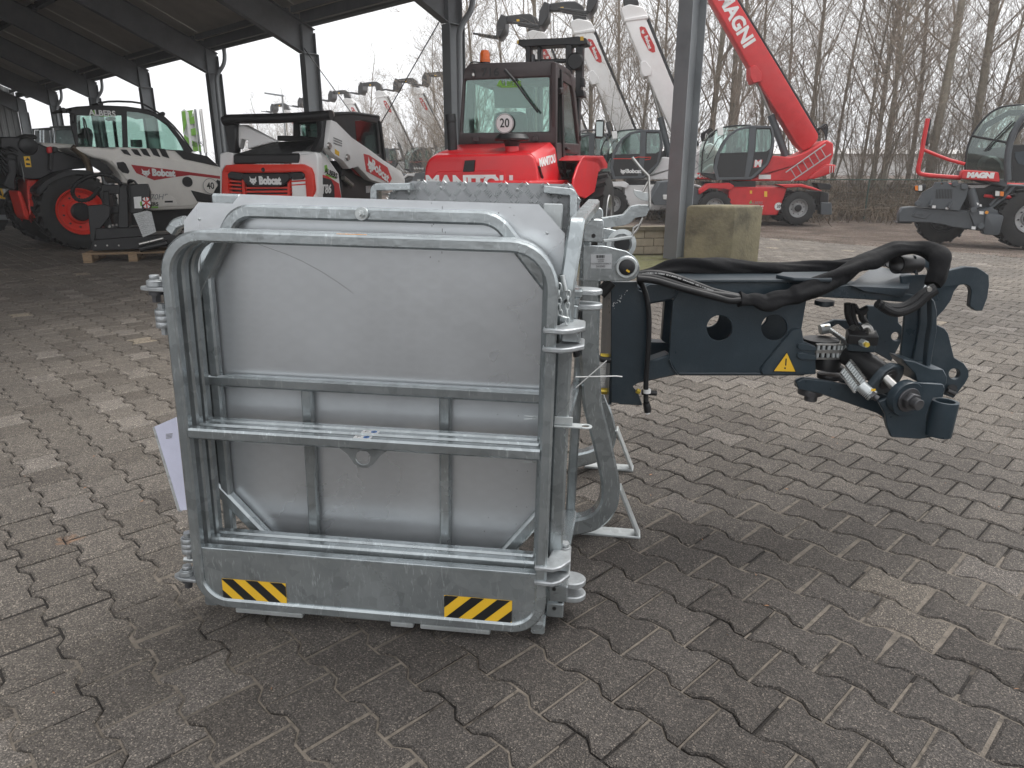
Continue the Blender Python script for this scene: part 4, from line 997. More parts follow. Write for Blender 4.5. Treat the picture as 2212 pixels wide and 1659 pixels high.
angle_px([(G2, 1390, 128), (G2, 1605, 150), (G2, 1600, 480), (G2, 1560, 820)], TDp - .03, .055)
# greenish bracket top left behind the sheet
mb = MB(); q = cg(G1, 760, 215, .26); mb.box(q, (.09, .02, .040), CR); mb.build('rear_bracket', 'galvanised', basket, bev=.006)
mb = MB(); mb.sweep([cg(G1, 345, 445, .2), cg(G1, 385, 385, .2), cg(G1, 450, 365, .2)], .03, .03, CY, fil=.04); mb.build('rear_rail', 'galvanised', basket)
# bright latch seen behind the cut corner
mb = MB(); q = cg(G2, 1450, 330, .30); mb.box(q, (.055, .006, .07), CR); mb.build('rear_plate', 'galvanised_bright', basket, bev=.004)
# ---- the two stands (posts with a bent leg and a foot), on the right
def stand(dY, near):
    """near stand at world Y = dY; everything traced on that upright plane"""
    pl = Plane((0, dY, 0), (0, -1, 0)); N2 = (0, 1, 0)
    W2 = lambda Z, x, y: pl.pw(Z(x, y))
    st_ = []
    mb = MB()
    if near:
        path = [W2(G2, 1728, 800), W2(G2, 1715, 1300), W2(G4, 1305, 60), W2(G4, 1375, 330), W2(G4, 1425, 560), W2(G4, 1420, 720), W2(G4, 1330, 830), W2(G4, 1160, 865)]
        mb.sweep(path, .066, .060, N2, fil=[0, .3, .3, .3, .3, .16, .16, 0], seg=6, rad=.008)
    else:
        path = [W2(G4, 1340, 0), W2(G4, 1390, 130), W2(G4, 1420, 250), W2(G4, 1395, 350), W2(G4, 1310, 400), W2(G4, 1185, 430)]
        mb.sweep(path, .066, .060, N2, fil=[0, .2, .12, .12, .12, 0], seg=6, rad=.008)
    mb.build('stand_leg', 'galvanised', basket)
    return pl
YN, YF = 2.33, 2.94
pn = stand(YN, True); pf_ = stand(YF, False)
def foot(a, b, c, d_, w_=.06):
    """a..b foot bar on the ground, c upper end of the brace"""
    mb = MB(); a3 = gnd(a, .006); b3 = gnd(b, .006); t = (b3 - a3).normalized(); n_ = Vector((-t.y, t.x, 0))
    mb.bar(a3, b3, w_, .010); mb.build('foot_plate', 'galvanised_bright', basket, bev=.002)
    mb = MB(); c3 = at(c, b3.y); mb.bar(b3 + Vector((-.006, 0, 0)), c3, w_ * .9, .010, t); mb.build('foot_brace', 'galvanised_bright', basket, bev=.002)
foot(G4(1235, 895), G4(1625, 925), G4(1490, 610), YN); foot(G4(1260, 465), G4(1580, 490), G4(1470, 225), YF)
# ---- mounting heads: square post stubs and rounded cheek plates with pins
def head(Y, Zp, stub, cheek, hole, pinr):
    pl = Plane((0, Y, 0), (.06, -1, 0))
    mb = MB(); mb.pz(pl, *stub[:2], .06); mb.build('post_stub', 'galvanised', basket, bev=.006, seg=2)
    for k, off in enumerate((-.014, .062)):
        mb = MB(); pts = [pl.px(cheek[0](*p), 0) for p in cheek[1]]
        mb.prism(pl, smoothp(pts, 0), .008, off); mb.build('cheek_plate', 'galvanised' if not k else 'galvanised', basket, bev=.002)
    return pl
Yh = 2.24
def rnd_end(pl, Z, cx, cy, r, a0, a1, n=10): return [(cx + r * math.cos(R(a0 + (a1 - a0) * k / n)), cy - r * math.sin(R(a0 + (a1 - a0) * k / n))) for k in range(n + 1)]
hp1 = Plane((0, Yh, 0), (.06, -1, 0))
mb = MB(); mb.pz(hp1, KZ, [(480, 1300), (505, 965), (530, 945), (780, 950), (800, 985), (785, 1310)], .065); mb.build('post_stub', 'galvanised', basket, bev=.004)
chk = [(475, 1625), (482, 1360), (800, 1350), (815, 1355)] 
c1 = [(475, 1880), (480, 1362), (505, 1350), (810, 1360)] + [(1150, 1440), (1265, 1520), (1325, 1600), (1352, 1690), (1345, 1780), (1290, 1860), (1180, 1905), (480, 1905)]
for off in (-.012, .066):
    mb = MB(); mb.pz(hp1, KZ, c1, .009, off); mb.build('cheek_plate', 'galvanised', basket, bev=.002)
mb = MB(); q = hp1.pw(A1(405, 262), -.012); nn = hp1.n
mb.ring(q, nn, [(0, .004), (.026, .004), (.0265, .010), (.033, .010), (.036, .006), (.036, 0)], 32); mb.build('pin_collar', 'galvanised_bright', basket)
mb = MB(); mb.ring(q + nn * .008, nn, [(0, .006), (.018, .006), (.024, .003), (.025, -.01)], 28); mb.build('pin', 'black_plastic', basket)
mb = MB(); mb.box(hp1.pw(A1(418, 292), -.026), (.012, .003, .006), Matrix.Rotation(R(30), 3, 'Y')); mb.build('yellow_mark', 'yellow_print', basket)
lab = MB(); lab.pz(hp1, A1, [(132, 163), (295, 163), (293, 275), (130, 272)], .0006, -.0135); lab = lab.build('product_label', 'silver_label', basket)
lp_ = lambda x, y: hp1.px(A1(x, y), -.0145)
mb = MB(); xb = 175; 
for w_ in (3, 6, 2, 2, 7, 3, 9, 4, 3, 8, 2, 5):
    if xb + w_ < 246: mb.pz(hp1, A1, [(xb, 170), (xb + w_, 170), (xb + w_, 193), (xb, 193)], .0003, -.0145)
    xb += w_ + 3
mb.build('barcode', 'black_print', lab)
for (tx_, x, y, s_) in (('ACCESSORI', 210, 204, .0042), ('07279', 210, 220, .0070), ('PIATTAFORMA ESTENS. R', 211, 237, .0058), ('2410502', 208, 257, .0085)):
    text('label_print', tx_, hp1, lp_(x, y), s_, 'black_print', lab, off=-.0148, th=.0002)
hl = MB(); q = hp1.pw(KZ(638, 1205), 0); hl.ring(q, nn, [(0, .0004), (.0068, .0004)], 14); hl.build('bolt_hole', 'black_print', basket)
hp2 = Plane((0, 2.86, 0), (.06, -1, 0))
mb = MB(); mb.pz(hp2, KZ, [(560, 1300), (570, 770), (755, 770), (790, 820), (780, 1300)], .07); mb.build('post_stub', 'galvanised', basket, bev=.004)
for off in (-.012, .07):
    mb = MB(); mb.pz(hp2, KZ, [(700, 1700), (700, 1090), (800, 1085), (1000, 1120), (1130, 1170), (1200, 1240), (1225, 1330), (1200, 1400), (1130, 1440), (1000, 1700)], .009, off, [[(1050 + 95 * math.cos(k * math.pi / 10), 1335 + 80 * math.sin(k * math.pi / 10)) for k in range(20)]])
    mb.build('cheek_plate', 'galvanised', basket, bev=.002)
mb = MB(); mb.ring(hp2.pw(KZ(1060, 1330), -.012), hp2.n, [(.040, 0), (.058, 0), (.060, .012), (.042, .014), (.040, 0)], 32); mb.build('pin_collar', 'galvanised_bright', basket)
mb = MB(); mb.cyl(hp2.pw(KZ(1060, 1330), -.01), hp2.pw(KZ(1060, 1330), .1), .036, n=24); mb.build('pin', 'black_plastic', basket)
# sprung hose carrier: bent galvanised strap with a thin rod above and below
cp_ = Plane((0, 2.45, 0), (0, -1, 0))
mb = MB(); f = lambda p: cp_.px(KZ(*p), 0)
up_ = [(770, 935), (1110, 880), (1150, 830), (1215, 755), (1340, 730), (1480, 735)]; lo_ = [(1515, 770), (1450, 905), (1290, 925), (1200, 1010), (1110, 1045), (800, 1085)]
mb.prism(cp_, [f(p) for p in up_ + lo_], .004, 0); mb.build('strap_arm', 'galvanised', basket, bev=.001)
mb = MB(); mb.prism(cp_, [f(p) for p in [(770, 930), (1105, 878), (1215, 752), (1340, 726), (1500, 730), (1370, 790), (1250, 810), (1130, 960), (800, 1000)]], .030, .006); mb.build('strap_arm', 'galvanised_bright', basket, bev=.001)
mb = MB(); mb.prism(cp_, [f(p) for p in [(1255, 485), (1300, 505), (1365, 510), (1410, 530), (1505, 545), (1515, 660), (1470, 670), (1370, 650), (1300, 600), (1262, 550)]], .004, 0); mb.build('guard_plate', 'galvanised_bright', basket, bev=.001)
for pts in ([(1235, -5), (1370, 165), (1485, 280), (1500, 540), (1505, 760)], [(1480, 370), (1400, 520)], [(1400, 925), (1320, 1090), (1215, 1220), (790, 1280)], [(1330, 1030), (1255, 1080), (1240, 1215)]):
    mb = MB(); mb.tube([cp_.pw(KZ(*p), .0) for p in pts], .0045, 8); mb.build('bent_rod', 'steel', basket)
mb = MB(); mb.sweep([cp_.pw(KZ(790, 1285), -.01), cp_.pw(KZ(1230, 1222), -.01)], .010, .025, (0, 1, 0)); mb.build('strap_arm', 'galvanised_bright', basket)
# cable ties
for pts in ([(A1, 375, 1108), (A1, 330, 1103), (A1, 15, 1110)], [(A1, 255, 983), (A1, 20, 1190)]):
    mb = MB(); mb.tube([at(Z(x, y), 2.16) for Z, x, y in pts], .0018, 5); mb.build('cable_tie', 'white_print', basket)
# document pouch hanging from the left side
pp = Plane(at(G3(150, 450), 2.02), (-.25, -1, .05))
mb = MB(); mb.pz(pp, G3, [(62, 218), (212, 152), (330, 760), (237, 768)], .006); pou = mb.build('document_pouch', 'paper'); tag(pou, 'white papers in a clear pouch hanging from the left side of the work platform', 'document pouch')
mb = MB(); mb.pz(pp, G3, [(60, 219), (72, 214), (246, 778), (225, 768)], .009, -.001); mb.build('pouch_edge', 'worn_paper', pou)
mb = MB()
for k in range(4): mb.pz(pp, G3, [(148, 262 + 9 * k), (186 + (3 - k) * 2, 257 + 9 * k), (186 + (3 - k) * 2, 261 + 9 * k), (148, 266 + 9 * k)], .0004, -.0016)
mb.build('printed_lines', 'grey_print', pou)
# ================================================================ THE HYDRAULIC JIB (dark blue)
JY = 2.42
jn = Plane((0, JY, 0), (0, -1, 0))
jib = thing('swivel_jib', 'dark blue hydraulic swivel jib with round holes, pinned to the right of the work platform', 'lifting jib', tuple(at(A1(900, 1000), JY)))
B_ = 'blue_paint'
def jp(name, Z, pts, th, off=0.0, holes=(), mat=B_, bev=.003, pl=jn, par=jib):
    mb = MB(); mb.pz(pl, Z, pts, th, off, holes); return mb.build(name, mat, par, bev=bev)
def hole(cx, cy, r, n=28, ry=None): return [(cx + r * math.cos(2 * math.pi * k / n), cy + (ry or r) * math.sin(2 * math.pi * k / n)) for k in range(n)]
W_J = .27
main = [(790, 492), (812, 425), (836, 378), (1808, 378), (1795, 520), (1757, 740), (1775, 835), (1800, 860), (1810, 1092), (812, 1098), (735, 972), (765, 520)]
jp('side_plate', A1, main, .012, 0, [hole(1125, 733, 99), hole(1547, 730, 101)])
jp('side_plate', A1, [(820, 400), (1740, 400), (1720, 940), (830, 940)], .012, W_J - .012, [hole(1040, 640, 84), hole(1408, 640, 84)])
# top and bottom plates between the sides
def slab(name, Z, pts_front, y_px, th, mat=B_, d0=.0, d1=W_J, up=True):
    zc = jn.pw(Z(pts_front[0], y_px)).z; x0 = jn.pw(Z(pts_front[0], y_px)).x; x1 = jn.pw(Z(pts_front[1], y_px)).x
    mb = MB(); mb.box(((x0 + x1) / 2, JY + (d0 + d1) / 2, zc + th / 2), (x1 - x0, d1 - d0, th)); return mb.build(name, mat, jib, bev=.002)
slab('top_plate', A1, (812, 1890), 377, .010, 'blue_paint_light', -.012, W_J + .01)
slab('bottom_plate', A1, (812, 1780), 1100, .010, B_, .0, W_J)
# weld beads
def weld(Z, pts, off=-.002, r=.0035):
    mb = MB(); mb.tube([jn.pw(Z(*p), off) for p in pts], r, 6, lump=.5); mb.build('weld_bead', 'blue_paint_light', jib)
weld(A1, [(815, 1084), (1000, 1084), (1200, 1083), (1440, 1085)]); weld(A1, [(1455, 1050), (1560, 900), (1690, 745), (1740, 740)], -.006)
weld(A1, [(735, 975), (755, 1030), (800, 1092)]); weld(A1, [(768, 505), (800, 450), (830, 415)])
# gusset with the warning triangle
jp('gusset_plate', A1, [(1445, 1062), (1460, 1030), (1690, 742), (1745, 735), (1763, 752), (1775, 835), (1860, 870), (1870, 1090), (1460, 1096)], .012, -.012)
ws = jp('warning_sticker', A1, [(1535, 1068), (1645, 913), (1718, 1072)], .0006, -.0135, mat='black_print', bev=0)
mb = MB(); mb.pz(jn, A1, [(1545, 1064), (1645, 925), (1709, 1068)], .0006, -.0142); mb.build('yellow_field', 'yellow_print', ws)
mb = MB(); mb.pz(jn, A1, [(1634, 968), (1644, 968), (1640, 1022), (1630, 1022)], .0004, -.0148); mb.pz(jn, A1, hole(1630, 1042, 7, 12), .0004, -.0148); mb.build('exclamation_mark', 'black_print', ws)
# left end: channel post
post = [(288, 372), (490, 372), (500, 440), (545, 455), (568, 500), (570, 700), (552, 960), (545, 1130), (456, 1182), (500, 1240), (532, 1330), (348, 1322), (346, 1312), (288, 1310)]
jp('end_post', A1, post, .012, -.03)
jp('end_post', A1, [(268, 380), (520, 380), (520, 1100), (268, 1100)], .012, W_J - .012)
mb = MB(); a = jn.pw(A1(300, 372), 0); b = jn.pw(A1(300, 1310), 0); mb.box((a.x + .006, JY + W_J / 2 - .02, (a.z + b.z) / 2), (.012, W_J + .0, a.z - b.z)); mb.build('end_web', B_, jib)
# tubes joining the post to the box
for pts in ([(496, 432), (590, 385), (832, 392), (768, 512), (572, 552), (560, 470)], [(548, 1000), (742, 935), (808, 1094), (470, 1166), (545, 1110)]):
    jp('joining_tube', A1, pts, .07, .002, bev=.006, mat='blue_paint_light' if 0 else B_)
jp('joining_tube', A1, [(520, 470), (800, 420), (760, 520), (540, 555)], .06, W_J - .07); jp('joining_tube', A1, [(552, 840), (760, 850), (745, 960), (548, 985)], .06, W_J - .09)
jp('inner_post', A1, [(706, 515), (772, 515), (745, 870), (682, 830)], .04, .16, mat=B_)
# scuffs
mb = MB(); rq = random.Random(8)
for k in range(26):
    t = rq.random(); x = 300 + 120 * t + rq.gauss(0, 9); y = 555 - 120 * t ** 1.3 + rq.gauss(0, 8); s_ = rq.uniform(3, 9); mb.pz(jn, A1, [(x, y), (x + s_, y - s_ * .5), (x + s_ * .6, y + s_ * .7)], .0003, -.0306)
mb.build('paint_scuffs', 'white_print', jib, kind='stuff')
# swivel top cover plate
zt3 = jn.pw(A1(1700, 377)).z + .010
TP3 = Plane((0, JY, zt3), (0, 0, 1), (0, 1, 0))
def onz(Z, x, y, z): d = ray(*Z(x, y)); return CAMP + d * ((z - CH) / d.z)
cov = [onz(A1, *p, zt3 + .012) for p in ((1560, 322), (1610, 300), (1990, 296), (2010, 320), (1990, 350), (1700, 345))]
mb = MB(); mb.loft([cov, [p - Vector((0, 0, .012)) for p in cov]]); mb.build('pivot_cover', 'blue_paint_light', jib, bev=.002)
# pivot stack between top and bottom
def cylz(name, Z, cx, cy, rpx, zt_, h, mat, n=36, Y=None):
    c = at(Z(cx, cy), Y); r = rpx * Z.a[2] * .7745 / FPX * (c.y * CP - (c.z - CH) * SP)
    mb = MB(); mb.ring(Vector((c.x, c.y, c.z)), (0, 0, 1), [(0, 0), (r * .97, 0), (r, -.003), (r, -h), (0, -h)], n); return mb.build(name, mat, jib), c, r
YS = JY + .13
cylz('pivot_cap', A2, 440, 395, 170, 0, .02, B_, Y=YS)
cylz('pivot_washer', A2, 415, 520, 72, 0, .016, B_, Y=YS); cylz('grease_cap', A2, 418, 540, 40, 0, .012, 'dark_steel', Y=YS)
cylz('pivot_drum', A2, 385, 815, 132, 0, .045, 'black_plastic', Y=YS + .02); cylz('pivot_drum', A2, 440, 900, 105, 0, .07, 'black_paint', Y=YS - .02)
cylz('sprocket', A2, 465, 1020, 92, 0, .016, 'black_paint', Y=YS - .02)
cylz('sprocket', A2, 460, 1085, 96, 0, .016, 'black_paint', Y=YS - .02)
cylz('pivot_washer', A2, 310, 1140, 118, 0, .02, B_, Y=YS - .02); cylz('pivot_bush', A2, 310, 1180, 92, 0, .03, 'dark_steel', Y=YS - .02); cylz('grease_cap', A2, 310, 1250, 48, 0, .02, 'dark_steel', Y=YS - .02)
for (y) in (868, 940):
    mb = MB(); mb.pz(jn, A2, [(210, y - 12), (250, y - 14), (350, y + 10), (352, y + 42), (230, y + 38), (205, y + 20)], .03, -.02); mb.build('chain_anchor', B_, jib, bev=.002)
# roller chains: round the drum, then diagonally down the cylinder
def roller(p, q, n, w_=.034, r=.0075, side=Vector((0, 0, 1))):
    p = Vector(p); q = Vector(q)
    for k in range(n):
        a = p.lerp(q, k / n); b = p.lerp(q, (k + .86) / n); m_ = (a + b) / 2; t = (b - a).normalized(); out = t.cross(side).normalized()
        yield a, b, m_, t, out
cdr = at(A2(478, 900), YS - .02); rd_ = .058
ccz = at(A2(450, 925), YS - .10).z
mb = MB(); pinsm = MB(); path = []
y0 = cdr.y - rd_; xl_ = at(A2(345, 925), y0).x
for k in range(5): path.append((xl_ + (cdr.x - xl_) * k / 4.5, y0))
for k in range(12): a = R(-90 + k * 15); path.append((cdr.x + rd_ * math.cos(a), cdr.y + rd_ * math.sin(a)))
for k in range(len(path) - 1):
    p, q = Vector((*path[k], 0)), Vector((*path[k + 1], 0)); t_ = q - p
    for z in (-.026, -.003, .003, .026):
        mb.bar(p - t_ * .08 + Vector((0, 0, ccz + z)), p + t_ * .92 + Vector((0, 0, ccz + z)), .013, .004, (0, 0, 1))
    for z0 in (-.022, .006):
        m_ = p + t_ * .35 + Vector((0, 0, ccz + z0)); pinsm.cyl(m_, m_ + Vector((0, 0, .017)), .0062, n=10)
mb.build('chain_plates', 'steel', jib); pinsm.build('chain_rollers', 'galvanised_bright', jib)
def chain_strip(pa, pb, n, up, w_):
    mb = MB(); pm = MB(); up = Vector(up).normalized()
    for k in range(n):
        a = pa.lerp(pb, k / n); b = pa.lerp(pb, (k + .85) / n); m_ = (a + b) / 2
        for s_ in (-1, 0, 1): mb.bar(a + up * s_ * w_ / 2, b + up * s_ * w_ / 2, .013, .004, up)
        for s_ in (-.25, .25): pm.cyl(m_ + up * (s_ * w_ - w_ * .16), m_ + up * (s_ * w_ + w_ * .16), .0065, n=8)
    mb.build('chain_plates', 'steel', jib); pm.build('chain_rollers', 'galvanised_bright', jib)
chain_strip(at(A2(575, 1030), JY - .02), at(A2(690, 1180), JY - .09), 9, (.45, -.1, .85), .06)
chain_strip(at(A2(440, 735), JY + .20), at(A2(590, 845), JY + .05), 9, (0, .9, .35), .03)
# chain tensioners
mb = MB(); mb.cyl(at(A2(690, 1175), JY - .09), at(A2(785, 1258), JY - .12), .021, n=20); mb.build('tensioner_sleeve', 'galvanised_bright', jib)
mb = MB(); mb.cyl(at(A2(775, 1240), JY - .12), at(A2(800, 1262), JY - .13), .017, n=6); mb.cyl(at(A2(795, 1258), JY - .13), at(A2(822, 1278), JY - .135), .011, n=16); mb.build('tensioner_nut', 'dark_steel', jib)
mb = MB(); 
for k in range(7): mb.ring(at(A2(700 + k * 11, 1184 + k * 10), JY - .09 - k * .004), at(A2(785, 1258), JY - .12) - at(A2(690, 1175), JY - .09), [(.0205, 0), (.0228, .002), (.0205, .004)], 18)
mb.build('tensioner_thread', 'galvanised', jib)
mb = MB(); mb.cyl(at(A2(380, 745), JY + .2), at(A2(450, 735), JY + .2), .019, n=18); mb.build('tensioner_sleeve', 'galvanised_bright', jib)
mb = MB(); mb.box(at(A2(430, 720), JY + .19), (.014, .006, .008)); mb.box(at(A2(790, 1210), JY - .142), (.014, .003, .008)); mb.build('yellow_mark', 'yellow_print', jib)
# swinging frame right of the pivot: upper wing
up1 = [(600, 395), (800, 262), (850, 205), (1000, 280), (1100, 300), (1240, 320), (1150, 365), (1040, 500), (1000, 500), (720, 452)]
wz = [( -310, 400), (600, 395), (780, 480), (1010, 500), (1200, 505), (1180, 520), (1010, 532), (400, 480), (340, 465)]
jp('wing_plate', A2, [(330, 490), (420, 425), (600, 398), (1015, 470), (1110, 480), (1190, 510), (1050, 535), (720, 512), (480, 500)], .22, -.03, mat=B_)
# sloping hood: a loft from front lower edge to the rear upper one
f1 = [at(A2(*p), JY - .05) for p in ((595, 400), (715, 455), (1010, 500), (1070, 420))]
f2 = [at(A2(*p), JY + .20) for p in ((700, 330), (800, 250), (1000, 290), (1090, 300))]
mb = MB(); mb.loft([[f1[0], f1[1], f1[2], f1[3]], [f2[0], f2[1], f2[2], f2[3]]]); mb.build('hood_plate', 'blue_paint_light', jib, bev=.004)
jp('rib_plate', A2, [(1000, 330), (1240, 320), (1180, 420), (1160, 700), (1105, 985), (1000, 1060), (1000, 940), (1035, 600), (1020, 480)], .012, .02, mat=B_)
jp('rib_plate', A2, [(1235, 500), (1262, 520), (1283, 600), (1282, 760), (1255, 900), (1235, 1025), (1200, 1040), (1215, 860), (1240, 700)], .03, -.06)
jp('back_plate', A2, [(1150, 480), (1240, 490), (1255, 640), (1235, 850), (1180, 1040), (1090, 1000), (1150, 700)], .012, .01)
# rear cheek with hole (partner of the hook)
rear = Plane((0, JY + .42, 0), (0, -1, 0))
jp('rear_cheek', A2, [(745, 560), (985, 560), (985, 690), (1015, 720), (1012, 830), (930, 992), (735, 880)], .02, 0, [hole(965, 798, 34, 20)], pl=rear)
jp('rear_hook', A2, [(1130, 160), (1180, 152), (1240, 175), (1300, 260), (1300, 330), (1130, 330)], .02, 0, [hole(1180, 305, 45, 20)], pl=rear)
jp('rear_arm', A2, [(370, 720), (490, 668), (590, 672), (745, 700), (740, 760), (600, 760), (520, 700), (400, 770)], .016, .0, pl=Plane((0, JY + .26, 0), (0, -1, 0)))
# front cheek: the hook on top and the perforated lower lobe
fr = Plane((0, JY + .10, 0), (.12, -1, 0))
hook = [(1230, 420), (1290, 330), (1370, 290), (1500, 258), (1590, 264), (1645, 295), (1683, 325), (1686, 400), (1672, 500), (1632, 600), (1580, 600), (1535, 565), (1548, 450), (1535, 415), (1500, 396), (1455, 400), (1415, 450), (1390, 520), (1340, 590), (1284, 650), (1275, 705), (1340, 735), (1370, 775), (1415, 960), (1490, 1005), (1528, 1060), (1528, 1110), (1500, 1160), (1410, 1275), (1320, 1240), (1250, 1100), (1215, 1020), (1255, 800), (1245, 560)]
jp('hook_cheek', A2, hook, .022, 0, [hole(1417, 1087, 42, 24)], pl=fr, mat=B_)
mb = MB(); mb.cyl(fr.pw(A2(1400, 1200), -.02), fr.pw(A2(1400, 1200), .06), .018, n=14); q = fr.pw(A2(1402, 1230), -.03); mb.cyl(fr.pw(A2(1360, 1215), -.02), q + Vector((.01, 0, -.006)), .010, n=10); mb.build('locking_pin', 'black_paint', jib)
# saddle and clevis at the front
jp('saddle_plate', A2, [(1020, 975), (1110, 990), (1240, 1045), (1330, 1050), (1362, 1110), (1355, 1165), (1340, 1180), (1130, 1150), (1110, 1080), (1040, 1010)], .10, -.10)
jp('clevis_plate', A2, [(940, 1260), (955, 1210), (1000, 1185), (1130, 1152), (1330, 1165), (1345, 1200), (1330, 1270), (1255, 1270), (1200, 1400), (1200, 1560), (1250, 1575), (1150, 1590), (930, 1575), (895, 1490), (885, 1400), (830, 1300)], .016, -.13)
jp('clevis_plate', A2, [(700, 1250), (900, 1200), (1100, 1180), (1240, 1260), (1200, 1570), (940, 1570), (890, 1400)], .016, .02)
jp('lower_arm', A2, [(195, 1150), (250, 1122), (420, 1140), (700, 1190), (900, 1255), (960, 1300), (1060, 1400), (1070, 1570), (960, 1575), (900, 1500), (880, 1430), (820, 1390), (400, 1245), (215, 1205)], .02, -.02)
jp('lower_arm', A2, [(470, 1100), (560, 1100), (720, 1200), (900, 1240), (900, 1300), (640, 1230)], .02, .10)
# cylinder, rod, nut
ca = at(A2(600, 930), JY + .06); cb = at(A2(905, 1125), JY - .09); cd_ = (cb - ca).normalized()
mb = MB(); mb.cyl(ca, cb, .043, n=36); mb.build('cylinder_barrel', 'black_paint', jib)
fl_ = Plane(cb, -cd_ * 1.0, (0, 0, 1))
mb = MB(); Fp = Plane(cb, cd_ if cd_.y < 0 else -cd_, (0, 0, 1))
pts = [(x * .84, y * .8) for x, y in [(-.085, -.03), (-.05, .045), (.0, .068), (.075, .05), (.095, .0), (.085, -.055), (.03, -.085), (-.05, -.075)]]
mb.prism(Fp, pts, .025, 0); mb.build('cylinder_flange', B_, jib, bev=.004)
mb = MB(); mb.ring(cb, Fp.n, [(0, .002), (.034, .002), (.036, 0)], 36); mb.ring(cb, Fp.n, [(0, .006), (.022, .006), (.024, .0)], 28); mb.build('gland_ring', 'black_plastic', jib)
rod_e = at(A2(985, 1215), JY - .135)
mb = MB(); mb.cyl(at(A2(875, 1110), JY - .095), rod_e, .0155, n=24); mb.build('piston_rod', 'steel', jib)
nb = at(A2(1060, 1285), JY - .15); ax = Vector((.25, -1, -.08)).normalized()
mb = MB(); mb.ring(nb - ax * .03, ax, [(0, .03), (.060, .03), (.062, .026), (.062, .0)], 40); mb.build('rod_eye', B_, jib)
mb = MB(); mb.cyl(nb - ax * .002, nb + ax * .006, .043, n=28); mb.cyl(nb + ax * .004, nb + ax * .026, .031, n=6); mb.build('big_nut', 'dark_steel', jib, bev=.0015)
mb = MB(); mb.cyl(nb + ax * .022, nb + ax * .050, .0195, n=24); mb.build('threaded_end', 'dark_steel', jib, bev=.002)
# socket tube
sa = at(A2(1345, 1295), JY - .13); sb = at(A2(1285, 1555), JY - .13); sax = (sb - sa).normalized()
mb = MB(); mb.ring(sa, sax, [(.031, .0), (.043, 0), (.043, (sb - sa).length), (.031, (sb - sa).length), (.031, 0)], 36); mb.build('socket_tube', B_, jib)
# valve block, fittings, pipes
vb = at(A2(700, 800), JY + .02); mb = MB(); VM = Matrix.Rotation(R(-18), 3, 'Z') @ Matrix.Rotation(R(8), 3, 'X')
mb.box(vb, (.098, .075, .034), VM); mb.build('valve_block', 'black_plastic', jib, bev=.003)
mb = MB(); mb.box(vb + Vector((0, 0, -.032)), (.088, .06, .026), VM); mb.build('valve_base', B_, jib, bev=.003)
vy = at(A2(732, 857), JY - .05); mb = MB(); mb.cyl(vy + Vector((0, .03, 0)), vy, .013, n=6); mb.build('plug', 'galvanised_bright', jib); mb = MB(); mb.cyl(vy, vy + Vector((0, -.012, 0)), .009, n=6); mb.build('plug', 'brass', jib)
mb = MB(); mb.tube(smoothp([tuple(at(A2(*p), JY + .01)) for p in ((768, 810), (768, 745), (735, 712), (700, 730))], 2), .012, 10); mb.cyl(at(A2(768, 790), JY + .01), at(A2(768, 760), JY + .01), .016, n=6); mb.build('elbow_fitting', 'steel', jib)
mb = MB(); mb.tube(smoothp([tuple(at(A2(*p), JY + .0)) for p in ((735, 905), (770, 945), (820, 960), (832, 1010))], 2), .0065, 8); mb.build('steel_pipe', 'black_paint', jib)
for pts in ([(590, 540), (590, 640), (640, 735)], [(625, 545), (628, 650), (665, 730)], [(640, 560), (670, 615), (740, 580)], [(730, 600), (685, 630), (735, 700)]):
    mb = MB(); mb.tube(smoothp([tuple(at(A2(*p), JY + .08)) for p in pts], 3), .0115, 10); mb.build('hose', 'rubber_hose', jib)
mb = MB(); mb.cyl(at(A2(625, 730), JY + .06), at(A2(655, 755), JY + .04), .014, n=10); mb.build('hose_fitting', 'steel', jib)
# rollers (three black tubes) on top
for (x, y, r_, Y) in ((905, 222, 30, JY + .30), (945, 225, 40, JY + .24), (1040, 238, 70, JY + .10)):
    a = at(A2(x - (70 if r_ > 60 else 25), y + 5), Y - .02); b = at(A2(x + (88 if r_ > 60 else 25), y - 2), Y + .02); rr_ = r_ * .3617 * .7745 / FPX * (Y * .96 + .1); axr = (b - a).normalized()
    mb = MB(); mb.ring(a, axr, [(rr_ * .82, 0), (rr_, 0), (rr_, (b - a).length), (rr_ * .82, (b - a).length), (rr_ * .82, 0)], 32); mb.build('guide_roller', 'black_plastic', jib)
jp('roller_bracket', A2, [(1112, 172), (1130, 180), (1128, 300), (1115, 318), (1105, 300)], .03, .08, mat=B_)
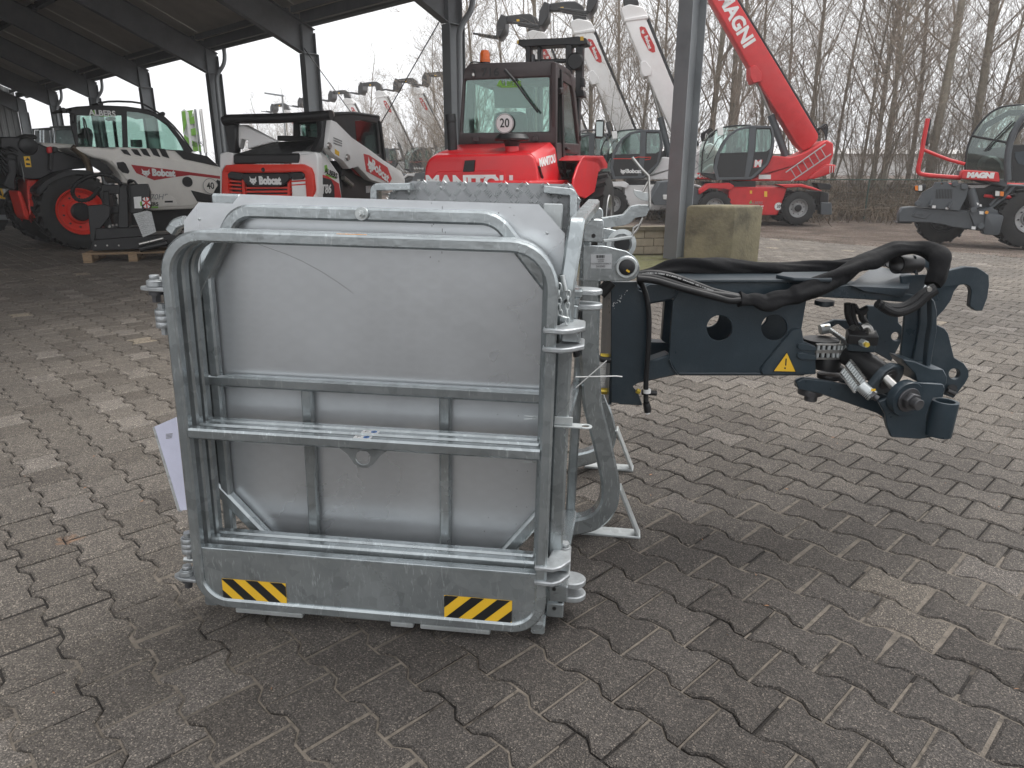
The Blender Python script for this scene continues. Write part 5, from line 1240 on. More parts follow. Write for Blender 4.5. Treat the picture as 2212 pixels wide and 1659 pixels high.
# hoses in fabric sleeves
def sleeve(pts, Ys, rs, lump=.24, name='hose_sleeve'):
    n = len(pts); P_ = [(*at(Z(x, y), Yv),) + (r_,) for (Z, x, y), Yv, r_ in zip(pts, Ys, rs)]
    P_ = smoothp(P_, 4); 
    mb = MB(); mb.tube([p[:3] for p in P_], [p[3] * 1.12 * (.92 + .05 * math.sin(i * .07) + .04 * math.sin(i * .19 + 1)) for i, p in enumerate(P_)], 28, lump=lump); mb.build(name, 'sleeve_fabric', jib, smooth=60)
sleeve([(A1, 1278, 510), (A1, 1340, 518), (A1, 1400, 508), (A1, 1480, 545), (A1, 1570, 505), (A1, 1660, 500), (A1, 1720, 480), (A2, 240, 465), (A2, 330, 420), (A2, 460, 360), (A2, 580, 310), (A2, 680, 240), (A2, 770, 225), (A2, 860, 165), (A2, 960, 125), (A2, 1060, 120), (A2, 1170, 120), (A2, 1250, 150), (A2, 1310, 205), (A2, 1300, 270), (A2, 1285, 330), (A2, 1250, 400)],
    [JY - .06] * 8 + [JY - .05, JY - .03, JY, JY + .02, JY + .04, JY + .05, JY + .06, JY + .06, JY + .05, JY + .02, JY - .02, JY - .04, JY - .05, JY - .06],
    [.026, .018, .020, .031, .028, .027, .030, .030, .030, .030, .029, .027, .031, .027, .027, .025, .026, .031, .033, .031, .030, .024])
sleeve([(A1, 500, 345), (A1, 620, 318), (A1, 760, 285), (A1, 900, 262), (A1, 1050, 262), (A1, 1250, 268), (A1, 1500, 275), (A2, 150, 275), (A2, 400, 262), (A2, 560, 248), (A2, 660, 235)], [JY + .16] * 11, [.022, .024, .030, .036, .030, .028, .022, .020, .022, .026, .024])
# bare hoses from the left, with white printed line
for k, (pts, r_) in enumerate(([[(490, 322), (600, 305), (740, 325), (880, 375), (1000, 420), (1080, 452), (1290, 495)], .0115], [[(490, 340), (600, 338), (730, 375), (880, 425), (1050, 470), (1180, 485), (1290, 505)], .0125], [[(490, 352), (620, 362), (760, 405), (920, 450), (1120, 500), (1200, 525), (1290, 520)], .0115])):
    P_ = smoothp([tuple(at(A1(*p), JY - .05 - .01 * k)) for p in pts], 3); mb = MB(); mb.tube(P_, r_, 12); h = mb.build('hose', 'rubber_hose', jib, smooth=60)
    if k == 0:
        mb = MB(); rp = random.Random(5); i = 0
        for i in range(2, len(P_) - 14):
            a = Vector(P_[i]); b = Vector(P_[i + 1]); m_ = (b - a)
            for q in range(3):
                if rp.random() < .8: s0 = a + m_ * (q / 3 + .03); s1 = a + m_ * (q / 3 + .03 + rp.uniform(.12, .24)); o3 = Vector((0, -r_ - .0004, .002)); mb.bar(s0 + o3, s1 + o3, .0006, rp.uniform(.003, .005))
        mb.build('printed_line', 'white_print', h)
for pts, Y_, r_ in (([(205, 470), (250, 420), (290, 375)], 2.3, .02), ([(175, 950), (210, 975), (285, 980)], 2.35, .010), ([(30, 600), (10, 700), (5, 860), (25, 950)], 2.3, .012)):
    mb = MB(); mb.tube(smoothp([tuple(at(A1(*p), Y_)) for p in pts], 3), r_, 10); mb.build('hose', 'rubber_hose', jib)
# corrugated cable hanging down, its clip and plug
P_ = smoothp([tuple(at(A1(*p), JY - .055)) for p in ((498, 370), (530, 400), (560, 480), (578, 580), (582, 720), (575, 900), (562, 1050), (556, 1200), (558, 1310))], 3)
P2 = []
for i in range(len(P_) - 1):
    for q in range(3): P2.append([P_[i][k] + (P_[i + 1][k] - P_[i][k]) * q / 3 for k in range(3)])
mb = MB(); mb.tube(P2, [.0085 + (.0012 if i % 2 else 0) for i in range(len(P2))], 10, sq=1); mb.build('corrugated_cable', 'rubber_hose', jib, smooth=60)
mb = MB(); mb.tube([at(A1(560, 1310), JY - .055), at(A1(568, 1345), JY - .055), at(A1(570, 1380), JY - .055)], [.012, .014, .012], 12); mb.build('cable_plug', 'black_plastic', jib)
mb = MB(); mb.cyl(at(A1(570, 1380), JY - .055), at(A1(572, 1392), JY - .055), .008, n=12); mb.build('plug_tip', 'white_print', jib)
mb = MB(); mb.cyl(at(A1(566, 1204), JY - .055), at(A1(565, 1232), JY - .055), .0135, n=14); mb.build('cable_clip', 'white_print', jib)
mb = MB(); mb.cyl(at(A1(525, 1225), JY - .04), at(A1(600, 1232), JY - .04), .010, n=12); mb.cyl(at(A1(600, 1232), JY - .04), at(A1(640, 1236), JY - .04), .0095, n=12); mb.build('coupling_cap', 'black_plastic', jib, bev=.001)
mb = MB(); mb.cyl(at(A1(485, 1215), JY - .04), at(A1(510, 1225), JY - .04), .010, n=6); mb.build('coupling', 'brass', jib)
# clamp on the hoses at the right
P_ = smoothp([tuple(at(A2(*p), JY - .08)) for p in ((1260, 420), (1180, 455), (1090, 540), (980, 585), (860, 565), (820, 540))], 3); mb = MB(); mb.tube(P_, .0155, 10); mb.build('hose', 'rubber_hose', jib)
P_ = smoothp([tuple(at(A2(*p), JY - .09)) for p in ((1270, 440), (1200, 485), (1110, 570), (1000, 615), (930, 610), (850, 560))], 3); mb = MB(); mb.tube(P_, .0155, 10); mb.build('hose', 'rubber_hose', jib)
mb = MB(); mb.pz(Plane((0, JY - .11, 0), (.1, -1, .2)), A2, [(1120, 395), (1190, 358), (1265, 455), (1215, 492)], .02); mb.build('hose_clamp', 'galvanised_bright', jib, bev=.004)
mb = MB(); mb.pz(Plane((0, JY - .112, 0), (.1, -1, .2)), A2, [(1115, 392), (1185, 357), (1200, 372), (1130, 408)], .024, -.001); mb.build('clamp_edge', 'blue_print', jib, bev=.002)
mb = MB(); q = at(A2(1217, 433), JY - .125); mb.ring(q, (0, -1, 0), [(0, .006), (.008, .006), (.009, 0)], 12); mb.build('clamp_screw', 'steel', jib)
ys_ = MB(); ys_.pz(Plane((0, JY + .03, 0), (.0, -.75, .66)), A2, [(718, 348), (790, 330), (825, 350), (752, 372)], .0008, -.012); ys_.build('small_sticker', 'orange_print', jib)
# metal spring-like hose guard behind the stand
mb = MB()
for r_ in range(14):
    for c_ in range(4):
        q = at(A1(212 + c_ * 22, 955 + r_ * 18), 2.5); mb.ring(q, (0, -1, .3), [(.006, 0), (.009, 0), (.009, .004), (.006, .004), (.006, 0)], 8)
mb.build('hose_guard', 'steel', jib)
mb = MB(); mb.cyl(at(A1(205, 1218), 2.45), at(A1(285, 1222), 2.45), .012, n=12); mb.cyl(at(A1(205, 948), 2.45), at(A1(285, 952), 2.45), .010, n=12); mb.build('guard_fitting', 'brass', jib)
# ================================================================ MACHINES
class Veh:
    def __init__(s, name, label, cat, loc, group=None): s.r = thing(name, label, cat, tuple(loc), group)
    def p(s, name, pl, Z, pts, th, mat, off=0.0, holes=(), bev=.01, par=None, kind=None, seg=1, label=None):
        mb = MB(); mb.pz(pl, Z, pts, th, off, holes); return mb.build(name, mat, par or s.r, bev=bev, kind=kind, seg=seg, label=label)
    def tube(s, name, pl, Z, pts, r, mat, off=0.0, n=10, sm=0, par=None):
        P_ = [tuple(pl.pw(Z(*p), off)) for p in pts]
        if sm: P_ = smoothp(P_, sm)
        mb = MB(); mb.tube(P_, r, n); return mb.build(name, mat, par or s.r)
    def box(s, name, c, sz, mat, Mx=None, bev=.01, par=None):
        mb = MB(); mb.box(c, sz, Mx); return mb.build(name, mat, par or s.r, bev=bev)
def bobcat_head(par, pl, c, s, mat='white_print', off=-.004, rot=0.0, nm='cat_emblem'):
    """the lynx-head emblem: ears, cheeks, muzzle, with eye and nose gaps"""
    o_ = [(-.50, .50), (-.30, .22), (0, .20), (.30, .22), (.50, .50), (.46, .05), (.55, -.15), (.34, -.22), (.36, -.40), (.16, -.34), (.10, -.55), (-.10, -.55), (-.16, -.34), (-.36, -.40), (-.34, -.22), (-.55, -.15), (-.46, .05)]
    e1 = [(-.32, .02), (-.10, -.10), (-.26, -.10)]; e2 = [(.32, .02), (.26, -.10), (.10, -.10)]; m_ = [(-.10, -.32), (.10, -.32), (0, -.42)]
    cs, sn = math.cos(rot), math.sin(rot); f = lambda L: [(c[0] + s * (x * cs - y * sn), c[1] + s * (x * sn + y * cs)) for x, y in L]
    mb = MB(); mb.prism(pl, f(o_), .002, off, [f(e1), f(e2), f(m_)]); return mb.build(nm, mat, par, smooth=0)
def round_sign(par, pl, c, r, txt, ring='black_print', face='white_print', off=-.006, ts=1.0):
    nn = pl.n; q = pl.w(c[0], c[1], 0)
    mb = MB(); mb.prism(pl, circ(c, r, 32), .004, off); s_ = mb.build('speed_disc', face, par, smooth=30)
    mb = MB(); mb.prism(pl, circ(c, r * .97, 32), .001, off - .001, [circ(c, r * .90, 32)]); mb.build('disc_ring', ring, s_)
    text('digits', txt, pl, c, r * 1.15 * ts, 'black_print', s_, off=off - .002, bold=r * .02, sx=.85); return s_
def wheel(par, c, ax, R_, wd, rimR, tyre='tyre_rubber', rim='orange_red_paint', lugs=22, lug=.03, nm='wheel', hub='black_paint', bolts=8, hubR=.13):
    """c: centre of the outer face; ax: outward axle direction"""
    ax = Vector(ax).normalized(); c = Vector(c); h = wd
    mb = MB(); mb.ring(c, ax, [(rimR, -.03), (rimR * 1.06, .0), ((R_ + rimR) / 2, .02), (R_ * .93, -.02), (R_ - lug, -.06), (R_ - lug, -h + .06), (R_ * .93, -h + .02), (rimR, -h)], 48)
    w_ = mb.build(nm, tyre, par, smooth=50)
    u = ax.orthogonal().normalized(); v = ax.cross(u); mb = MB()
    for side in (0, 1):
        for k in range(lugs):
            a = 2 * math.pi * (k + side * .5) / lugs; da = .16
            def P_(an, x, r_): return c + (u * math.cos(an) + v * math.sin(an)) * r_ + ax * x
            xo, xi = (-.0, -h * .52) if side == 0 else (-h, -h * .48)
            wv = .55 * 2 * math.pi / lugs * .5
            A = [P_(a, xo, R_ * .90), P_(a + wv, xo, R_ * .90), P_(a + wv + da, xi, R_ - lug), P_(a + da, xi, R_ - lug)]
            B = [P_(a, xo + (-.02 if side == 0 else .02), R_), P_(a + wv, xo + (-.02 if side == 0 else .02), R_), P_(a + wv + da, xi, R_), P_(a + da, xi, R_)]
            b = len(mb.v); mb.v += A + B; mb.f += [(b + 4, b + 5, b + 6, b + 7), (b, b + 1, b + 5, b + 4), (b + 1, b + 2, b + 6, b + 5), (b + 2, b + 3, b + 7, b + 6), (b + 3, b, b + 4, b + 7)]
    mb.build('tread_lugs', tyre, w_, smooth=0)
    mb = MB(); mb.ring(c, ax, [(rimR * 1.03, -.01), (rimR * 1.0, .012), (rimR * .95, .0), (rimR * .90, -.05), (rimR * .84, -.10), (rimR * .55, -.11), (rimR * .50, -.06), (0, -.06)], 40)
    mb.build('rim', rim, w_, smooth=40)
    mb = MB(); mb.ring(c, ax, [(hubR, -.09), (hubR, -.01), (hubR * .8, .015), (0, .02)], 24); mb.build('hub', hub, w_)
    mb = MB()
    for k in range(bolts):
        a = 2 * math.pi * k / bolts + .2; q = c + (u * math.cos(a) + v * math.sin(a)) * rimR * .68 - ax * .11; mb.cyl(q, q + ax * .035, .016, n=6)
    mb.build('wheel_bolts', hub, w_); return w_
# ---------------- white telehandler in the hall, seen from its side
dv = Vector((.6901, .7237, 0)); vn = Vector((.7237, -.6901, 0))
wc0 = gnd((177, 541)); TLs = Plane(wc0, vn)
tl = Veh('telehandler', 'white and black telehandler with red wheel rims, parked at the left in the hall', 'telehandler', wc0)
V = tl
wcz = TLs.px(LZ(905, 1180)); cw_ = TLs.w(*wcz)
wheel(V.r, TLs.w(wcz[0], .63), vn, .63, .45, .37, lugs=20, lug=.035, bolts=10, hubR=.15)
wheel(V.r, TLs.w(wcz[0], .63, 2.3), -vn, .63, .45, .37, lugs=20, lug=.035)
wheel(V.r, TLs.w(wcz[0] + 2.75, .63), vn, .63, .45, .37, lugs=20, lug=.035)
wheel(V.r, TLs.w(wcz[0] + 2.75, .63, 2.3), -vn, .63, .45, .37, lugs=20, lug=.035)
V.p('chassis', TLs, Z1, [(590, 1370), (985, 1362), (1250, 1352), (1420, 1320), (1380, 1470), (1180, 1490), (1000, 1500), (690, 1500)], 1.7, 'black_paint', .30)
body = [(470, 950), (600, 952), (730, 965), (762, 953), (1000, 962), (1140, 978), (1300, 1010), (1410, 1060), (1438, 1095), (1438, 1210), (1395, 1320), (1240, 1355), (985, 1365), (962, 1320), (960, 1215), (900, 1195), (800, 1190), (780, 1130), (740, 1080), (690, 1040), (600, 1020), (520, 985)]
V.p('engine_cover', TLs, Z1, body, .95, 'cream_paint', .05, bev=.05, seg=3)
V.p('upper_crease', TLs, Z1, [(720, 1040), (780, 1020), (1110, 1030), (1400, 1100), (1430, 1125), (1430, 1200), (1380, 1300), (1240, 1335), (1010, 1345), (985, 1240), (820, 1165), (770, 1100)], .05, 'cream_paint', .015, bev=.03, seg=2)
for a in ((780, 968), (848, 966), (906, 963), (970, 960), (1028, 962)):
    V.p('vent_slot', TLs, Z1, [(a[0], a[1]), (a[0] + 42, a[1] + 2), (a[0] + 72, a[1] + 42 + (a[0] - 780) * .09), (a[0] + 26, a[1] + 28 + (a[0] - 780) * .09)], .01, 'black_plastic', .035)
V.p('grille', TLs, Z1, [(1135, 978), (1200, 980), (1345, 1012), (1425, 1082), (1340, 1062), (1190, 1030)], .01, 'black_plastic', .03)
V.p('filler_recess', TLs, Z1, [(755, 1052), (800, 1048), (815, 1060), (840, 1110), (832, 1126), (795, 1118), (765, 1090)], .01, 'black_plastic', .004)
st = V.p('red_stripe', TLs, Z1, [(850, 1067), (1110, 1100), (1432, 1142), (1432, 1160), (1230, 1135), (1110, 1150), (1000, 1168), (885, 1122)], .006, 'dark_red_paint', .008, bev=0)
bobcat_head(V.r, TLs, TLs.px(Z1(946, 1117)), .13, off=0.0)
text('lettering', 'Bobcat', TLs, TLs.px(Z1(1060, 1122)), .155, 'white_print', V.r, off=.002, bold=.010, rot=-.05, sx=.9)
V.p('corner_recess', TLs, Z1, [(1237, 1233), (1368, 1263), (1362, 1312), (1278, 1306)], .01, 'black_plastic', .006)
mb = MB(); q = TLs.pw(Z1(1215, 1178)); mb.ring(q, vn, [(0, 0), (.085, 0), (.09, .005), (.09, -.03)], 28); c_ = mb.build('round_cap', 'black_plastic', V.r); mb = MB(); mb.ring(q + vn * .006 + Vector((-.02, 0, -.01)), vn, [(0, .002), (.045, .002), (.045, 0)], 20); mb.build('blue_cap', 'blue_print', c_)
round_sign(V.r, TLs, TLs.px(Z1(1364, 1206)), .145, '40', 'grey_print', 'cream_paint', off=.0)
text('model_lettering', 'TL30.70HF', TLs, TLs.px(Z1(968, 1279)), .135, 'grey_print', V.r, off=.01, shear=.3)
text('dealer_lettering', 'ALBERS', TLs, TLs.px(Z1(975, 1325)), .085, 'black_print', V.r, off=.01, bold=.003)
V.p('green_underline', TLs, Z1, [(930, 1338), (1025, 1338), (1025, 1348), (930, 1348)], .004, 'green_print', .008, bev=0)
V.p('door_handle_recess', TLs, Z1, [(1060, 1270), (1110, 1268), (1140, 1290), (1148, 1328), (1050, 1328)], .01, 'cream_paint', .004, bev=.008)
V.p('handle_slot', TLs, Z1, [(1068, 1302), (1120, 1300), (1120, 1312), (1068, 1313)], .004, 'black_print', .0, bev=0)
# cab
CB = .75                                                  # the cab stands on the far side
V.p('cab_frame', TLs, Z1, [(458, 800), (456, 718), (490, 692), (640, 682), (820, 690), (960, 712), (1050, 750), (1130, 830), (1200, 920), (1245, 985), (1238, 992), (500, 968)], .05, 'black_plastic', CB,
    [[(495, 745), (792, 748), (800, 955), (508, 950)], [(822, 722), (900, 728), (1000, 752), (1085, 812), (1150, 895), (1195, 975), (830, 955)]], bev=.01)
V.p('cab_frame', TLs, Z1, [(456, 718), (490, 692), (640, 682), (820, 690), (960, 712), (1050, 750), (1130, 830), (1200, 920), (1245, 985), (1238, 992), (500, 968)], .05, 'black_plastic', CB + 1.15,
    [[(520, 750), (792, 748), (800, 955), (525, 950)], [(822, 722), (900, 728), (1000, 752), (1085, 812), (1150, 895), (1195, 975), (830, 955)]], bev=.01)
V.p('window_pane', TLs, Z1, [(495, 745), (792, 748), (800, 955), (508, 950)], .01, 'cab_glass', CB + .02, bev=0)
V.p('window_pane', TLs, Z1, [(822, 722), (900, 728), (1000, 752), (1085, 812), (1150, 895), (1195, 975), (830, 955)], .01, 'cab_glass', CB + .02, bev=0)
V.p('roof', TLs, Z1, [(456, 718), (490, 690), (640, 680), (820, 688), (960, 708), (1052, 748), (1040, 756), (950, 722), (820, 704), (500, 712)], 1.2, 'black_plastic', CB, bev=.015)
for k in range(7):
    V.tube('roof_bar', TLs, Z1, [(640, 668), (720, 655), (900, 662), (960, 690), (1050, 745), (1150, 840), (1248, 980)], .018, 'black_plastic', CB + .05 + k * .17, 6, 1)
V.p('light_bracket', TLs, Z1, [(625, 668), (670, 660), (672, 690), (650, 700)], .3, 'black_plastic', CB)
V.p('steering_console', TLs, Z1, [(862, 905), (922, 905), (926, 955), (866, 950)], .15, 'black_plastic', CB + .4)
V.p('seat', TLs, Z1, [(600, 960), (610, 860), (590, 830), (560, 820), (545, 860), (560, 955)], .4, 'black_plastic', CB + .4, bev=.04)
V.tube('steering_column', TLs, Z1, [(760, 960), (738, 780)], .03, 'black_plastic', CB + .5)
V.p('steering_wheel', TLs, Z1, [(712, 760), (738, 752), (758, 765), (750, 780), (720, 778)], .3, 'black_plastic', CB + .35, bev=.02)
V.p('wiper', TLs, Z1, [(545, 770), (552, 770), (600, 960), (590, 960)], .01, 'black_plastic', CB - .03, bev=0)
V.p('wiper', TLs, Z1, [(535, 760), (545, 760), (560, 900), (552, 900)], .01, 'black_plastic', CB - .03, bev=0)
text('dealer_lettering', 'ALBERS', TLs, TLs.px(Z1(664, 735), CB - .01), .13, 'white_print', V.r, off=CB - .01, bold=.004)
V.p('green_logo', TLs, Z1, [(597, 718), (615, 712), (622, 742), (600, 748)], .004, 'green_print', CB - .01, bev=0); V.p('green_underline', TLs, Z1, [(650, 746), (712, 746), (712, 755), (650, 755)], .004, 'green_print', CB - .01, bev=0)
V.p('work_light', TLs, Z1, [(392, 705), (405, 695), (425, 700), (440, 725), (410, 728)], .12, 'black_plastic', CB); V.p('work_light', TLs, Z1, [(1035, 735), (1060, 722), (1075, 735), (1068, 752), (1040, 750)], .12, 'black_plastic', CB)
V.tube('lamp_arm', TLs, Z1, [(430, 715), (460, 735)], .02, 'black_plastic', CB)
V.p('mirror', TLs, Z1, [(452, 735), (488, 735), (492, 795), (462, 795)], .06, 'black_plastic', CB - .1, bev=.02)
# boom and dark rear
V.p('boom', TLs, Z1, [(262, 922), (480, 935), (620, 952), (900, 985), (1150, 1000), (1150, 1080), (640, 1060), (300, 985)], .35, 'cream_paint', 1.05, bev=.02)
V.p('rear_frame', TLs, Z1, [(0, 888), (70, 885), (172, 890), (200, 900), (250, 930), (300, 950), (560, 1040), (610, 1085), (450, 1100), (330, 1125), (262, 1160), (180, 1160), (120, 1140), (100, 1000), (40, 960), (0, 960)], .5, 'black_paint', .45, bev=.02)
V.p('tail_bracket', TLs, Z1, [(322, 960), (345, 960), (345, 1110), (318, 1100)], .06, 'black_plastic', .38)
V.p('tail_lamp', TLs, Z1, [(303, 955), (338, 948), (342, 990), (312, 995)], .08, 'red_paint', .36, bev=.015); V.p('lamp_housing', TLs, Z1, [(341, 948), (378, 955), (378, 985), (345, 992)], .08, 'black_plastic', .36, bev=.015)
V.p('warning_label', TLs, Z1, [(153, 1013), (194, 1013), (204, 1083), (165, 1083)], .004, 'yellow_print', .443, bev=0)
V.p('label_mark', TLs, Z1, [(163, 1040), (178, 1020), (196, 1040)], .002, 'black_print', .440, bev=0)
V.p('label_mark', TLs, Z1, [(168, 1055), (196, 1060), (197, 1070), (170, 1070)], .002, 'black_print', .440, bev=0)
round_sign(V.r, Plane(TLs.pw(Z1(145, 1115), .42), (-.80, -.6, 0)), (0, 0), .16, '4', 'black_print', 'worn_paper', off=0)
mb = MB(); q = TLs.pw(Z1(182, 945), .44); mb.ring(q, vn, [(0, .06), (.10, .06), (.13, .04), (.14, 0)], 28); mb.build('pivot_boss', 'black_plastic', V.r)
V.p('lower_guard', TLs, Z1, [(172, 1158), (265, 1165), (300, 1185), (330, 1210), (290, 1250), (270, 1430), (175, 1425), (155, 1390), (112, 1235), (140, 1240), (190, 1380)], .6, 'orange_red_paint', .55, bev=.02)
for y in (1205, 1250, 1290, 1390): V.p('guard_rib', TLs, Z1, [(185, y), (285, y + 6), (284, y + 10), (186, y + 5)], .03, 'dark_red_paint', .535, bev=0)
# mudguard and exhaust
fp = [TLs.w(*TLs.px(LZ(x, y), -.02), -.02) for x, y in ((430, 930), (455, 850), (560, 770), (700, 710), (860, 680), (1020, 700), (1060, 740))]
mb = MB(); sm_ = smoothp([tuple(p) for p in fp], 2); b0 = 0
for p in sm_:
    p = Vector(p); mb.v += [p, p - vn * .48, p - vn * .48 + Vector((0, 0, -.05)), p + Vector((0, 0, -.07))]
for i in range(len(sm_) - 1):
    for k in range(4): mb.f.append((4 * i + k, 4 * i + (k + 1) % 4, 4 * i + 4 + (k + 1) % 4, 4 * i + 4 + k))
mb.f += [(0, 1, 2, 3), tuple(4 * (len(sm_) - 1) + k for k in (3, 2, 1, 0))]
mb.build('mudguard', 'black_plastic', V.r)
V.p('mudguard_flap', TLs, LZ, [(395, 900), (440, 850), (560, 770), (560, 800), (520, 900), (455, 955), (405, 950)], .4, 'black_plastic', 0, bev=.02)
V.tube('exhaust_pipe', TLs, Z1, [(466, 952), (500, 975), (545, 1020), (575, 1070), (585, 1130)], .055, 'exhaust_metal', .12, 14, 2)
V.p('hose_bundle', TLs, LZ, [(170, 330), (280, 290), (400, 300), (420, 350), (250, 350)], .25, 'rubber_hose', .7, bev=.02)
for k in range(6): V.tube('hydraulic_hose', TLs, LZ, [(0, 430 + 40 * k), (60, 460 + 60 * k), (120, 420 + 70 * k), (200, 480 + 50 * k)], .018, 'rubber_hose', .4 + .05 * k, 6, 2)
V.p('carriage', TLs, LZ, [(0, 320), (150, 330), (230, 400), (230, 620), (170, 800), (180, 900), (100, 900), (40, 860), (110, 700), (60, 500), (0, 470)], .9, 'black_paint', .5, bev=.02)
V.p('white_side_panel', TLs, LZ, [(985, 555), (1090, 570), (1180, 630), (1260, 730), (1150, 730), (1010, 640)], .02, 'black_plastic', -.0, bev=.005)
# ---------------- yellow machine at the left edge
ym = Plane(gnd((20, 505)), vn); yv = Veh('wheel_loader', 'yellow and grey machine cut off by the left picture edge behind the telehandler', 'loader', ym.O)
yv.p('yellow_frame', ym, LZ, [(-200, 780), (0, 815), (62, 1010), (10, 1000), (-200, 950)], .3, 'yellow_print', .2); yv.p('frame_slot', ym, LZ, [(0, 900), (28, 975), (0, 965)], .02, 'black_print', .185, bev=0)
yv.p('crossbeam', ym, LZ, [(-200, 1175), (178, 1185), (178, 1240), (-200, 1235)], .2, 'rafter_steel', .1)
yv.p('dark_body', ym, LZ, [(-200, 1010), (60, 1020), (170, 1010), (180, 1180), (-200, 1180)], .8, 'black_paint', .3)
wheel(yv.r, ym.w(-.25, .33, .15), vn, .33, .3, .15, lugs=12, rim='black_paint')
# ---------------- grey lattice platform behind the boom
gp = Plane(at(LZ(600, 500), 15.0), vn); gv = Veh('stored_platform', 'small galvanised work platform standing behind the white telehandler', 'work platform', Vector((gp.O.x, gp.O.y, 0)))
gv.p('sheet', gp, LZ, [(610, 240), (870, 225), (870, 560), (620, 560)], .02, 'galvanised', .02, bev=0)
gv.p('sheet', gp, LZ, [(385, 250), (545, 250), (560, 1000), (400, 1000)], .02, 'tread_metal', .02, bev=0)
for pts in ([(360, 1100), (360, 240), (560, 235)], [(565, 1100), (565, 215), (870, 210)], [(445, 250), (455, 1000)], [(480, 250), (490, 1000)], [(600, 400), (600, 235), (870, 232)]): gv.tube('tube_frame', gp, LZ, pts, .03, 'galvanised', 0, 8)
# ---------------- pallet with a black fork rotator on it
pc = gnd((180, 569)); PP = Plane(pc, (.28, -.96, 0))
pal = Veh('pallet', 'wooden pallet under the black fork rotator in the hall', 'pallet', pc)
MX = Matrix((PP.ex, -PP.n, Vector((0, 0, 1)))).transposed(); pwid = PP.px((392, 560))[0]
for k in range(5): pal.box('deck_board', PP.w(pwid / 2, .132, .06 + k * .17), (pwid, .10, .02), 'wood', MX, .003)
for k in range(3):
    for j in range(3): pal.box('pallet_block', PP.w(.06 + (pwid - .12) * k / 2, .07, .07 + j * .35), (.12, .12, .09), 'wood', MX, .004)
    pal.box('bottom_board', PP.w(.06 + (pwid - .12) * k / 2, .012, .4), (.12, .8, .022), 'wood', MX, .003)
for k in range(3): pal.box('stringer_board', PP.w(pwid / 2, .117, .07 + k * .33), (pwid, .10, .010), 'wood', MX, 0)
at_ = Veh('fork_rotator', 'black hydraulic fork rotator with a white tag, strapped on a wooden pallet', 'attachment', PP.w(pwid / 2, .15, .3)); V = at_
V.p('base_beam', PP, Z1, [(598, 1558), (625, 1552), (1180, 1510), (1180, 1600), (605, 1628), (590, 1615)], .5, 'black_paint', .02)
V.p('side_upright', PP, LZ, [(960, 1080), (1150, 1065), (1215, 1085), (1210, 1200), (1050, 1400), (1050, 1470), (1000, 1480)], .06, 'black_paint', .12)
V.p('rotator_plate', PP, LZ, [(1050, 1330), (1560, 1320), (1640, 1400), (1640, 1480), (1480, 1520), (1130, 1500), (1050, 1460)], .5, 'black_paint', .10)
V.p('frame_top', PP, LZ, [(1120, 850), (1380, 850), (1620, 840), (1650, 930), (1655, 1110), (1600, 1115), (1560, 1160), (1150, 1170), (1090, 920)], .12, 'black_paint', .25, [[(1190, 960), (1300, 950), (1310, 1080), (1200, 1090)]])
V.p('frame_post', PP, LZ, [(1310, 860), (1400, 850), (1420, 1320), (1300, 1330)], .2, 'black_paint', .15); V.p('frame_post', PP, LZ, [(1130, 920), (1200, 920), (1230, 1320), (1150, 1320)], .2, 'black_paint', .22)
V.p('carry_handle', PP, LZ, [(1395, 860), (1400, 800), (1430, 785), (1480, 800), (1520, 850), (1500, 855), (1470, 815), (1425, 808), (1415, 860)], .05, 'black_paint', .2)
V.p('paper_label', PP, LZ, [(1472, 985), (1555, 978), (1562, 1110), (1482, 1110)], .004, 'white_print', .235, bev=0); V.p('green_corner', PP, LZ, [(1540, 1040), (1558, 1030), (1562, 1085), (1548, 1085)], .003, 'green_print', .230, bev=0)
q_ = V.p('round_emblem', PP, LZ, [(1572, 995), (1642, 985), (1652, 1105), (1588, 1112)], .004, 'red_print', .235, bev=0)
mb = MB()
for k in range(6):
    a = k * math.pi / 3; c = PP.px(LZ(1612, 1048), .232); mb.prism(PP, [(c[0] + math.cos(a) * .015, c[1] + math.sin(a) * .02), (c[0] + math.cos(a + .35) * .06, c[1] + math.sin(a + .35) * .085), (c[0] + math.cos(a - .35) * .06, c[1] + math.sin(a - .35) * .085)], .002, .230)
mb.build('emblem_petals', 'white_print', q_)
tagp = Plane(PP.pw(LZ(1560, 1280), -.1), (.3, -.9, .35)); V.p('delivery_note', tagp, LZ, [(1468, 1170), (1620, 1135), (1668, 1150), (1720, 1370), (1575, 1428)], .006, 'worn_paper', 0, bev=0)
mb = MB()
for k in range(11): mb.pz(tagp, LZ, [(1510 + k * 6, 1192 + k * 20), (1600 + k * 6 - (k % 3) * 20, 1175 + k * 20), (1600 + k * 6 - (k % 3) * 20, 1179 + k * 20), (1510 + k * 6, 1197 + k * 20)], .001, -.002)
mb.build('handwriting', 'grey_print', V.r)
for k in range(14):
    a = k * .45; q = PP.pw(LZ(1310 + 110 * math.cos(a), 1325 + 22 * math.sin(a)), .2); mb = MB(); mb.cyl(q, q + Vector((0, 0, .03)), .014, n=6); mb.build('bolt', 'steel', V.r)
for x in (1340, 1368): q = PP.pw(LZ(x, 1300), .18); mb = MB(); mb.cyl(q, q + Vector((0, 0, .07)), .018, n=8); mb.build('fitting', 'steel', V.r)
V.tube('cylinder_rod', PP, LZ, [(1535, 1505), (1659, 1475), (1800, 1440)], .022, 'steel', -.05); V.tube('cylinder_tube', PP, LZ, [(1540, 1560), (1680, 1530), (1850, 1490)], .045, 'black_paint', -.05, 14)
for x in (1052, 1182, 1310): q = PP.pw(LZ(x, 1520), .018); mb = MB(); mb.ring(q, PP.n, [(0, .008), (.012, .006), (.013, 0)], 10); mb.build('bolt', 'steel', V.r)
